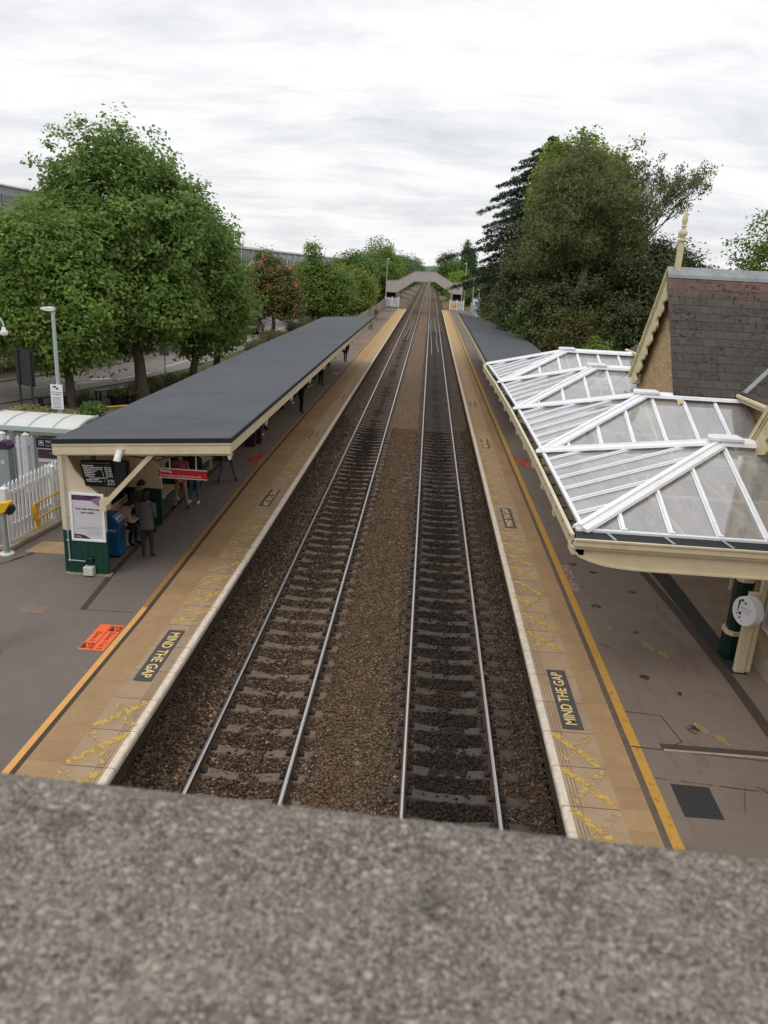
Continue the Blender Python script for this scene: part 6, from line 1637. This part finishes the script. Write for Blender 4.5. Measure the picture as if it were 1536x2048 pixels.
# ------------------------------------------------------------------ trees and shrubs
def limb(m,a,b_,r0,r1,seed,n=5,sag=.0,sides=7):
    rr=random.Random(seed);a=Vector(a);b_=Vector(b_);L=(b_-a).length;pts=[]
    for i in range(n+1):
        t=i/n;p=a.lerp(b_,t)
        if 0<i<n:p+=Vector((rr.uniform(-1,1),rr.uniform(-1,1),rr.uniform(-.5,.8)))*L*.035
        p.z+=sag*math.sin(PI*t)*L;pts.append(p)
    m.tube(pts,[r0+(r1-r0)*(i/n)**.8 for i in range(n+1)],sides,caps=False)
def crown_points(lobes,ncl,g,rough=.22,inner=.55,lo=-1.0):
    L=np.array(lobes,float);area=(L[:,3]*L[:,4]+L[:,4]*L[:,5]+L[:,3]*L[:,5]);pick=g.choice(len(L),ncl*3,p=area/area.sum())
    d=g.normal(0,1,(ncl*3,3));d/=np.linalg.norm(d,axis=1)[:,None]
    ph=g.uniform(0,6.28,(len(L),6))
    bump_=sum(np.sin(d@(np.array(k))*1.0+ph[pick,i]) for i,k in enumerate(((3.1,1,2),(1,4.2,-2),(-2,2,4.4),(6,3,-3),(-4,6,5),(5,-5,7))))/3.2
    r=(1-(1-inner)*g.random(ncl*3)**1.7)*(1+rough*bump_)
    P=L[pick,:3]+d*L[pick,3:6]*r[:,None]
    # keep points that are not deep inside another lobe
    deep=np.zeros(len(P),bool)
    for l in L:
        q=((P-l[:3])/l[3:6]);deep|=(q*q).sum(1)<.42
    keep=~deep&(P[:,2]>lo);P=P[keep][:ncl];d=d[keep][:ncl];return P,d
def tree(name,label,cat,base,lobes,ncl,per,leaf,mat,trunk=(.25,.1),fork=None,bark='bark',group=None,seed=1,csize=.42,upb=.5,asp=.62,flowers=None,rough=.30,inner=.5,lo=.4,nl=26,droop=0,twigs=True):
    g=np.random.default_rng(seed);base=Vector(base);t=thing(name,label,cat,tuple(base),group)
    L=np.array(lobes);top=Vector(L[np.argmax(L[:,2]+L[:,5])][:3])
    m=MB();fk=Vector(fork) if fork else Vector((base.x+(top.x-base.x)*.35,base.y+(top.y-base.y)*.35,base.z+(top.z-base.z)*.42))
    m.tube([base-Vector((0,0,.15)),base+Vector((0,0,.12)),base.lerp(fk,.3),base.lerp(fk,.65)+Vector((.04,.03,0)),fk],[trunk[0]*1.7,trunk[0]*1.22,trunk[0],trunk[0]*.9,trunk[0]*.82],9,caps=False)
    for i,l in enumerate(lobes):limb(m,fk,(l[0],l[1],l[2]+l[5]*.35),trunk[0]*.55,trunk[1]*.45,seed*7+i)
    P,d=crown_points(lobes,ncl,g,rough,inner,lo)
    if twigs:
        for i in range(min(nl,len(P))):
            p=P[i*len(P)//nl if nl<=len(P) else i];l=L[np.argmin((((P[i*len(P)//nl]-L[:,:3])/L[:,3:6])**2).sum(1))]
            c=Vector(l[:3]);limb(m,fk.lerp(c,.7),Vector(p),trunk[1]*.4,.012,seed*31+i,4,.02,5)
    build(m,'trunk',M[bark],t,smooth='all',normals=False)
    n=len(P)*per;ci=np.repeat(np.arange(len(P)),per)
    sz=g.uniform(.6,1.35,len(P))[ci][:,None]
    Q=P[ci]+np.clip(g.normal(0,1,(n,3)),-1.5,1.5)*np.array([csize,csize,csize*.7])*sz
    V,F=leaf_quads(Q,leaf,g,upb,asp,d[ci],droop)
    np_mesh('crown',V-np.array(base[:]),F,M[mat],parent=t)
    if flowers:
        fm,frac,fs=flowers;k=g.choice(len(P),int(len(P)*frac),replace=False);pp=fm_n=40
        Q=np.repeat(P[k]+d[k]*.12,pp,0)+g.normal(0,1,(len(k)*pp,3))*np.array([.13,.13,.2]);V,F=leaf_quads(Q,fs,g,.2,.9);np_mesh('blossom',V-np.array(base[:]),F,M[fm],parent=t)
    return t
# the big maples between the platform and the road
tree('maple_tree','tallest maple with a broad pointed crown, left of the felt roof','tree',(-14.1,38.4,-.02),[(-16.2,41,9.5,2.9,2.8,3.3),(-16.0,41,7.9,4.0,3.8,3.4),(-13.6,41,7.6,2.8,3,3.2),(-17.9,41.2,7.8,2.0,2.4,2.6),(-14.4,39.6,4.6,3.2,3.0,2.3),(-17.2,40,5.2,2.6,2.6,2.4)],1700,44,.22,'leaf_maple',(.30,.14),(-14.6,39,2.6),group='maples by the road',seed=3,lo=1.9,csize=.34)
tree('maple_tree','lower spreading maple at the left edge, over the black benches','tree',(-16.2,35.0,-.02),[(-18.4,36,6.3,2.6,2.6,2.4),(-16.7,35.9,5.0,2.3,2.4,2.6),(-20.6,36.5,4.9,2.6,2.6,2.6),(-16.4,35.2,2.9,1.7,1.6,1.3),(-18.6,35.6,3.6,2.2,2,1.7)],1000,46,.20,'leaf_maple_b',(.21,.11),(-16.6,35.3,2.1),group='maples by the road',seed=4,lo=1.1,csize=.38)
tree('maple_tree','rounded maple whose crown overhangs the felt roof on the right of the group','tree',(-12.9,42.5,-.02),[(-12.5,43.5,6.5,2.3,2.6,2.6),(-12.3,43.8,4.0,1.9,2.2,2.1),(-14.0,44,7.6,2.4,2.5,2.4),(-13.2,43.2,4.4,2.2,2,2)],850,46,.20,'leaf_maple',(.22,.11),(-12.7,42.9,2.3),group='maples by the road',seed=5,lo=1.3,csize=.38)
tree('maple_tree','smaller maple deeper in the group, only its trunk and lower leaves in view','tree',(-12.6,46.5,-.02),[(-13.2,47,4.8,2.2,2.4,2.6),(-12.9,47,3.0,1.8,1.8,1.4)],420,44,.20,'leaf_maple_b',(.2,.1),(-12.5,46.7,2.2),group='maples by the road',seed=6,lo=1.3)
def bush(label,base,lobes,ncl,per,leaf,mat,seed,name='bush',cat='bush',group=None,csize=.25,flowers=None,asp=.6,upb=.3,bark='bark_dark',lo=.05,rough=.25,inner=.4,tr=.06):
    return tree(name,label,cat,base,lobes,ncl,per,leaf,mat,(tr,.05),(base[0],base[1],base[2]+lobes[0][5]*.4),bark,group,seed,csize,upb,asp,flowers,rough,inner,lo,10)
bush('pale variegated shrub in the gravel bed behind the ticket shelter',(-15.6,29.6,-.02),[(-15.6,29.6,.45,1.1,.7,.5),(-14.4,29.9,.42,.7,.6,.45)],130,40,.085,'leaf_hedge',11,csize=.16)
bush('small green fern like plant at the foot of the first tree trunk',(-14.0,31.9,-.02),[(-14.0,31.9,.35,.55,.5,.45)],70,36,.10,'leaf_mid',12,csize=.14)
bush('clipped low hedge around the second tree trunk',(-14.3,39.8,-.02),[(-14.6,39.4,.35,.7,.6,.4),(-13.9,40.4,.4,.9,.7,.45),(-13.0,41.4,.45,.8,.8,.5)],220,30,.08,'leaf_olive',13,csize=.14)
for i,(x,y,a,z) in enumerate(((-13.4,62,.8,.8),(-13.9,68.5,.8,.9),(-13.9,72,.8,.7),(-13.4,80,.9,1.0),(-13.4,86,1.0,1.2))):
    bush('low bush on the verge beyond the felt roof',(x,y,-.06),[(x,y,z*.5,a,1.6,z*.6)],110,30,.11,'leaf_olive',20+i,group='low bushes on the verge',csize=.2)
for i,(x,y,h,mt) in enumerate(((-24.5,46,5.5,'leaf_maple'),(-27,40,6,'leaf_maple_b'),(-23.2,52,4.6,'leaf_mid'),(-22.5,58,5.0,'leaf_maple'),(-30,33,6.5,'leaf_mid'),(-23,66,6,'leaf_mid'),(-23,76,6.2,'leaf_maple_b'),(-22.6,88,6.5,'leaf_mid'),(-22.5,102,7,'leaf_ash'))):
    tree('roadside_tree','leafy tree on the far side of the road, behind the maples','tree',(x,y,-.06),[(x,y,h*.55,2.6,2.8,h*.42),(x+.8,y+1.5,h*.4,2.2,2.2,h*.33)],330,32,.26,mat,(.2,.1),group='trees on the far side of the road',seed=40+i,csize=.5,lo=.3)
# the row of trees beyond, beside the road
tree('horse_chestnut','red flowering tree with a crooked trunk beside the road','tree',(-14.95,76,-.06),[(-15.8,77,5.4,1.7,1.8,2.2),(-14.6,76.6,4.4,1.8,1.8,1.9),(-13.6,76.2,3.0,1.5,1.5,1.3),(-15.9,76.4,3.6,1.5,1.5,1.5)],520,36,.24,'leaf_red',(.2,.1),(-14.9,76.2,1.7),seed=60,csize=.36,flowers=('flower_red',.10,.18),lo=1.3)
tree('ash_tree','light green tree with a spiky top, right of the red flowering tree','tree',(-13.4,92,-.06),[(-14.0,92,4.4,2.6,2.6,2.5),(-11.4,92.4,4.0,2.3,2.3,2.4),(-15.8,92,3.4,2.0,2.0,1.9),(-13.6,92,7.4,.7,.7,1.7),(-13.0,92,2.8,2.6,2.3,1.7)],760,36,.27,'leaf_ash',(.22,.12),(-13.4,92,1.9),group='green trees along the road',seed=61,csize=.46,lo=.9)
tree('ash_tree','yellow green rounded tree, second of the row beyond the roof','tree',(-11.8,108,-.06),[(-12.4,109,3.9,3.2,3.2,2.7),(-9.8,109,3.6,2.4,2.6,2.4),(-12,108,2.8,3.2,2.6,1.8)],640,34,.30,'leaf_lime',(.22,.12),(-11.8,108,1.8),group='green trees along the road',seed=62,csize=.5,lo=.9)
tree('ash_tree','dense mid green tree, third of the row, nearest the footbridge','tree',(-12,128,-.06),[(-12.6,129,5.2,3.4,3.4,3.2),(-11.2,131,5.4,2.2,3.0,3.0),(-11.8,128,3.2,2.8,3,2.1)],680,34,.34,'leaf_mid',(.25,.14),(-12,128,2.2),group='green trees along the road',seed=63,csize=.58,lo=.9)
k=0
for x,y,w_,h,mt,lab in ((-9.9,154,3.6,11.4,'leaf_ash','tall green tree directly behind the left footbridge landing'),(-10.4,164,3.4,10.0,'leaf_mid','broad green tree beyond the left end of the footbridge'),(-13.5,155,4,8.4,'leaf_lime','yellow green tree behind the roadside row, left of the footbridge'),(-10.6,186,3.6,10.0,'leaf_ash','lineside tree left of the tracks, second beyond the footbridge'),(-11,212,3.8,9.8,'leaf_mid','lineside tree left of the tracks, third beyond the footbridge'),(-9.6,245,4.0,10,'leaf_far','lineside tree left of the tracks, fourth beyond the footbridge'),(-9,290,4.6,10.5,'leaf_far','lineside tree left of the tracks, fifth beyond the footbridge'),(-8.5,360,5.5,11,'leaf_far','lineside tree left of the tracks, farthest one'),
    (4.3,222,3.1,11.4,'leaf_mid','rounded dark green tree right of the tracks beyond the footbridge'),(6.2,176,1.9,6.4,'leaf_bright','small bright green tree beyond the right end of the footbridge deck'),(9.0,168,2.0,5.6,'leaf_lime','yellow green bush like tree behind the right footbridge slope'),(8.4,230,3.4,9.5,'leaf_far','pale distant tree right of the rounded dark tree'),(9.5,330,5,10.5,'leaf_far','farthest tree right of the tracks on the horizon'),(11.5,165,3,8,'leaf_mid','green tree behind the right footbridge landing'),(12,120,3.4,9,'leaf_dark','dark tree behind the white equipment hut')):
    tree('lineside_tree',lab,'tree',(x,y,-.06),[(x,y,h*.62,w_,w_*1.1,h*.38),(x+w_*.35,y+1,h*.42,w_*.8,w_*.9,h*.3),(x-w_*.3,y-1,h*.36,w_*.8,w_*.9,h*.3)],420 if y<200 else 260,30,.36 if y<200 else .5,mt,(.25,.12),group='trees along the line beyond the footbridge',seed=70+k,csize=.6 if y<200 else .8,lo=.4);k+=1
for i,(x,y,h) in enumerate(((8.2,205,14.5),(9.2,207,13.6),(10.4,209,12.5))):
    tree('poplar_tree','tall narrow poplar right of the distant tracks','tree',(x,y,-.06),[(x,y,h*.55,.65,.7,h*.45)],200,24,.38,'leaf_far',(.2,.08),group='poplars beyond the right platform',seed=90+i,csize=.4,lo=.5)
# right hand group
def conifer(label,base,h,rad,mat,seed,layers=30,name='cedar_tree'):
    g=np.random.default_rng(seed);rr=random.Random(seed);base=Vector(base);t=thing(name,label,'tree',tuple(base));m=MB()
    m.tube([base-Vector((0,0,.1)),base+Vector((0,0,h*.4)),base+Vector((.2,0,h*.98))],[.36,.24,.03],9,caps=False);Q=[];D_=[]
    for i in range(layers):
        f=i/(layers-1);z=h*(.36+.63*f);R0=rad*(1-f)**.62*(1+.22*math.sin(i*2.1))*(.75+.25*min(1,f*5))+.3
        for j in range(7 if f<.8 else 5):
            a=2*PI*(j/7)+i*2.4+rr.uniform(-.3,.3);L=R0*rr.uniform(.72,1.18);st=base+Vector((.1*f,0,z))
            pts=[];n=7
            for q in range(n+1):
                s=q/n;pts.append(st+Vector((math.cos(a)*L*s,math.sin(a)*L*s,L*(.20*s-.34*s*s))))
            m.tube(pts,[.05*(1-f*.6)*(1-.85*q/n)+.006 for q in range(n+1)],5,caps=False)
            for q in range(1,n+1):
                for u in range(int(5+L*2.2)):
                    s=(q-rr.random())/n;s=max(.12,s);c=st+Vector((math.cos(a)*L*s,math.sin(a)*L*s,L*(.20*s-.34*s*s)));wd=(.16+.32*(1-s))*min(1.2,L*.34)
                    off=rr.gauss(0,1)*wd;Q.append((c.x-math.sin(a)*off,c.y+math.cos(a)*off,c.z-abs(off)*.35-rr.random()*.16));D_.append((math.cos(a)*.4,math.sin(a)*.4,.9))
    build(m,'trunk',M['bark_dark'],t,smooth='all',normals=False)
    Q=np.repeat(np.array(Q),7,0);D_=np.repeat(np.array(D_),7,0);Q=Q+g.normal(0,1,Q.shape)*np.array([.10,.10,.05])
    V,F=leaf_quads(Q,.26,g,.2,.26,D_*.6,droop=.9);np_mesh('crown',V-np.array(base[:]),F,M[mat],parent=t)
conifer('dark blue green cedar with drooping layered branches, left of the right hand trees',(8.7,67,-.06),17.4,7.0,'needle_cedar',101)
tree('pine_tree','big round headed pine with a bare orange grey trunk, over the station roof','tree',(8.6,51.5,-.06),[(9.4,52,12.2,2.1,2.6,1.9),(8.0,52,12.0,1.6,2.2,1.7),(7.6,51.6,10.6,1.9,2.1,2.0),(10.9,52,11.4,1.7,2.1,2.0),(8.2,51.6,9.4,1.8,2.0,1.5),(6.8,51.8,8.4,1.4,1.8,1.5),(11.4,52,9.4,1.5,1.8,1.5),(12.2,52,10.6,1.1,1.6,1.4),(9.4,51.6,8.9,1.3,1.6,1.2)],950,50,.26,'needle_pine',(.30,.16),(9.7,51.8,8.4),bark='bark_pine',seed=102,rough=.5,csize=.34,asp=.2,upb=.15,lo=7.2,droop=.5)
tree('lime_tree','yellow green broadleaf crown rising behind the pine','tree',(8.4,58.5,-.06),[(9.6,58,13.4,2.3,2.4,2.1),(8.0,58,12.0,1.5,2.0,2.3),(11.6,58.5,12.8,1.7,2.1,2.1)],600,40,.25,'leaf_lime',(.28,.14),(8.5,58.2,8),seed=103,rough=.5,csize=.40,lo=6)
tree('evergreen_tree','tall dark evergreen filling the gap under the pine','tree',(10.0,56,-.06),[(10,56,6.0,3.6,2.4,3.6),(13.6,57,6.8,3.0,2.4,3.6),(6.9,56,5.2,2.0,2.2,3.4),(7.0,57,8.4,1.7,1.8,2.6),(12.6,57,9.2,1.9,1.8,2.2)],1200,40,.24,'leaf_dark',(.25,.14),(10,56,3),'bark_dark',seed=104,csize=.42,lo=.1)
tree('evergreen_tree','dark evergreen mass standing in front of the pine trunk','tree',(9.2,49.2,-.06),[(9.0,49.2,4.4,2.4,1.3,2.3),(11.6,49.6,5.2,2.2,1.4,2.6),(6.9,49.6,4.4,1.5,1.3,2.2),(13.6,50.4,5.6,1.8,1.5,2.8)],700,42,.18,'leaf_dark',(.2,.12),(9.2,49.2,2.4),'bark_dark',seed=105,csize=.34,lo=.1)
# sparse tree with fine branching
def sparse(label,base,seed):
    rr=random.Random(seed);g=np.random.default_rng(seed);base=Vector(base);t=thing('sparse_tree',label,'tree',tuple(base));m=MB();tips=[]
    def grow(p,d,L,r,lev):
        q=p+d*L
        mid=p.lerp(q,.5)+Vector((rr.uniform(-1,1),rr.uniform(-1,1),rr.uniform(-1,1)))*L*.06
        m.tube([p,mid,q],[r,r*.85,r*.7],5 if lev>1 else 7,caps=False)
        if lev>=3: tips.append((mid,q))
        if lev==6:return
        for i in range(3 if lev<3 else rr.choice((2,2,3))):
            ax=Vector((rr.gauss(0,1),rr.gauss(0,1),rr.gauss(0,1))).normalized();nd=(d+ax*.46+Vector((.03,0,.08))).normalized()
            grow(q,nd,L*rr.uniform(.56,.76),r*.58,lev+1)
    grow(base,Vector((.06,0,1)),5.1,.17,0)
    build(m,'trunk',M['bark_dark'],t,normals=False)
    Q=[]
    for a,b_ in tips:
        for i in range(9):Q.append(a.lerp(b_,rr.random())[:])
    Q=np.array(Q);Q=Q+g.normal(0,.14,Q.shape);V,F=leaf_quads(Q,.15,g,.3,.6);np_mesh('crown',V-np.array(base[:]),F,M['leaf_sparse'],parent=t)
sparse('thin leaved tree with fine bare branches against the sky, left of the finial',(11.4,55,-.06),113)
bush('olive brown shrub in front of the dark trees, above the glazed canopy',(8.6,47.5,-.06),[(8.4,47.5,3.0,1.9,1.5,2.2),(9.6,47.8,2.4,1.4,1.4,1.7),(7.2,47.6,2.0,1.1,1.3,1.4)],420,40,.14,'leaf_olive',120,csize=.28)
bush('dark glossy shrub between the pine trunk and the station gable',(11.6,48,-.06),[(11.6,48,3.2,1.9,1.5,2.4),(13.6,49,4.0,2.0,1.6,2.8)],420,40,.16,'leaf_dark',121,csize=.3)
bush('elder bush dotted with white flower heads beside the felt canopy',(7.3,54,-.06),[(7.0,54,2.9,1.4,1.4,1.9),(6.6,54.4,4.1,1.1,1.2,1.3)],300,40,.16,'leaf_mid',122,csize=.27,flowers=('flower_white',.09,.07))
bush('brown green tall shrub under the cedar behind the felt canopy',(6.8,60,-.06),[(6.6,61,4.2,1.7,1.9,3.0),(5.6,66,3.8,1.4,2.2,3.0)],460,38,.18,'leaf_olive',123,csize=.33,tr=.1)
bush('dark undergrowth shrub directly behind the felt canopy',(8.2,52,-.06),[(8.4,51,2.4,2.0,1.4,1.9),(6.9,50,1.9,.9,1.6,1.5)],330,38,.17,'leaf_dark',124,csize=.3)
bush('dark evergreen shrub behind the white hut',(8.4,92,-.06),[(9.0,92,3.6,1.8,3.6,3.4),(9.6,78,4.0,2.2,4.0,3.6),(10,108,4,2.4,4,3.6)],560,34,.26,'leaf_dark',125,csize=.42,tr=.12)
bush('fresh green sprig of leaves just above the glazed canopy',(9.6,45.2,-.06),[(9.6,45.2,2.6,.9,.7,1.0)],70,36,.15,'leaf_ash',126,csize=.22)
tree('sycamore_tree','green tree rising behind the station roof at the right edge','tree',(24.4,58,-.06),[(24.2,58,8.4,3.0,2.6,3.0),(26.5,58,8.0,3.0,2.6,3.4),(24.5,58,5.6,2.6,2.6,2.4)],520,40,.24,'leaf_ash',(.26,.12),(24.6,58,4),seed=130,csize=.42,lo=3)
tree('evergreen_tree','small distant dark tree between the finial and the right edge','tree',(32,150,-.06),[(32,150,7.6,2.6,2.2,3.2),(29,150,6.8,1.6,2,2.6)],200,30,.4,'leaf_dark',(.25,.12),seed=131,csize=.55,lo=2)
tree('evergreen_tree','dark tree beside the finial, behind the station ridge','tree',(17.6,60,-.06),[(17.4,60,7.0,1.9,2,2.6),(19.0,60,6.3,1.4,1.6,2.0)],330,38,.22,'leaf_dark',(.22,.1),seed=132,csize=.4,lo=2)
# rough grass growing on the verge and the cutting sides
def tufts(n,fx,nm,lab,seed,size=.16):
    g=np.random.default_rng(seed);x,y=fx(g,n);z=np.array([gz(a,b_) for a,b_ in zip(x,y)])+.06;V,F=leaf_quads(np.stack([x,y,z],1),size,g,.1,.3);o=np_mesh(nm,V,F,M['leaf_olive']);o['kind']='stuff';o['label']=lab
tufts(9000,lambda g,n:(g.uniform(-14.6,-8.4,n),g.uniform(46,146,n)),'grass','rough grass on the verge behind the left platform',200)
tufts(7000,lambda g,n:(np.where(g.random(n)<.5,g.uniform(-15,-8.6,n),g.uniform(7.6,13,n)),g.uniform(148,330,n)),'grass','rough grass on the cutting sides beyond the platforms',201,.4)
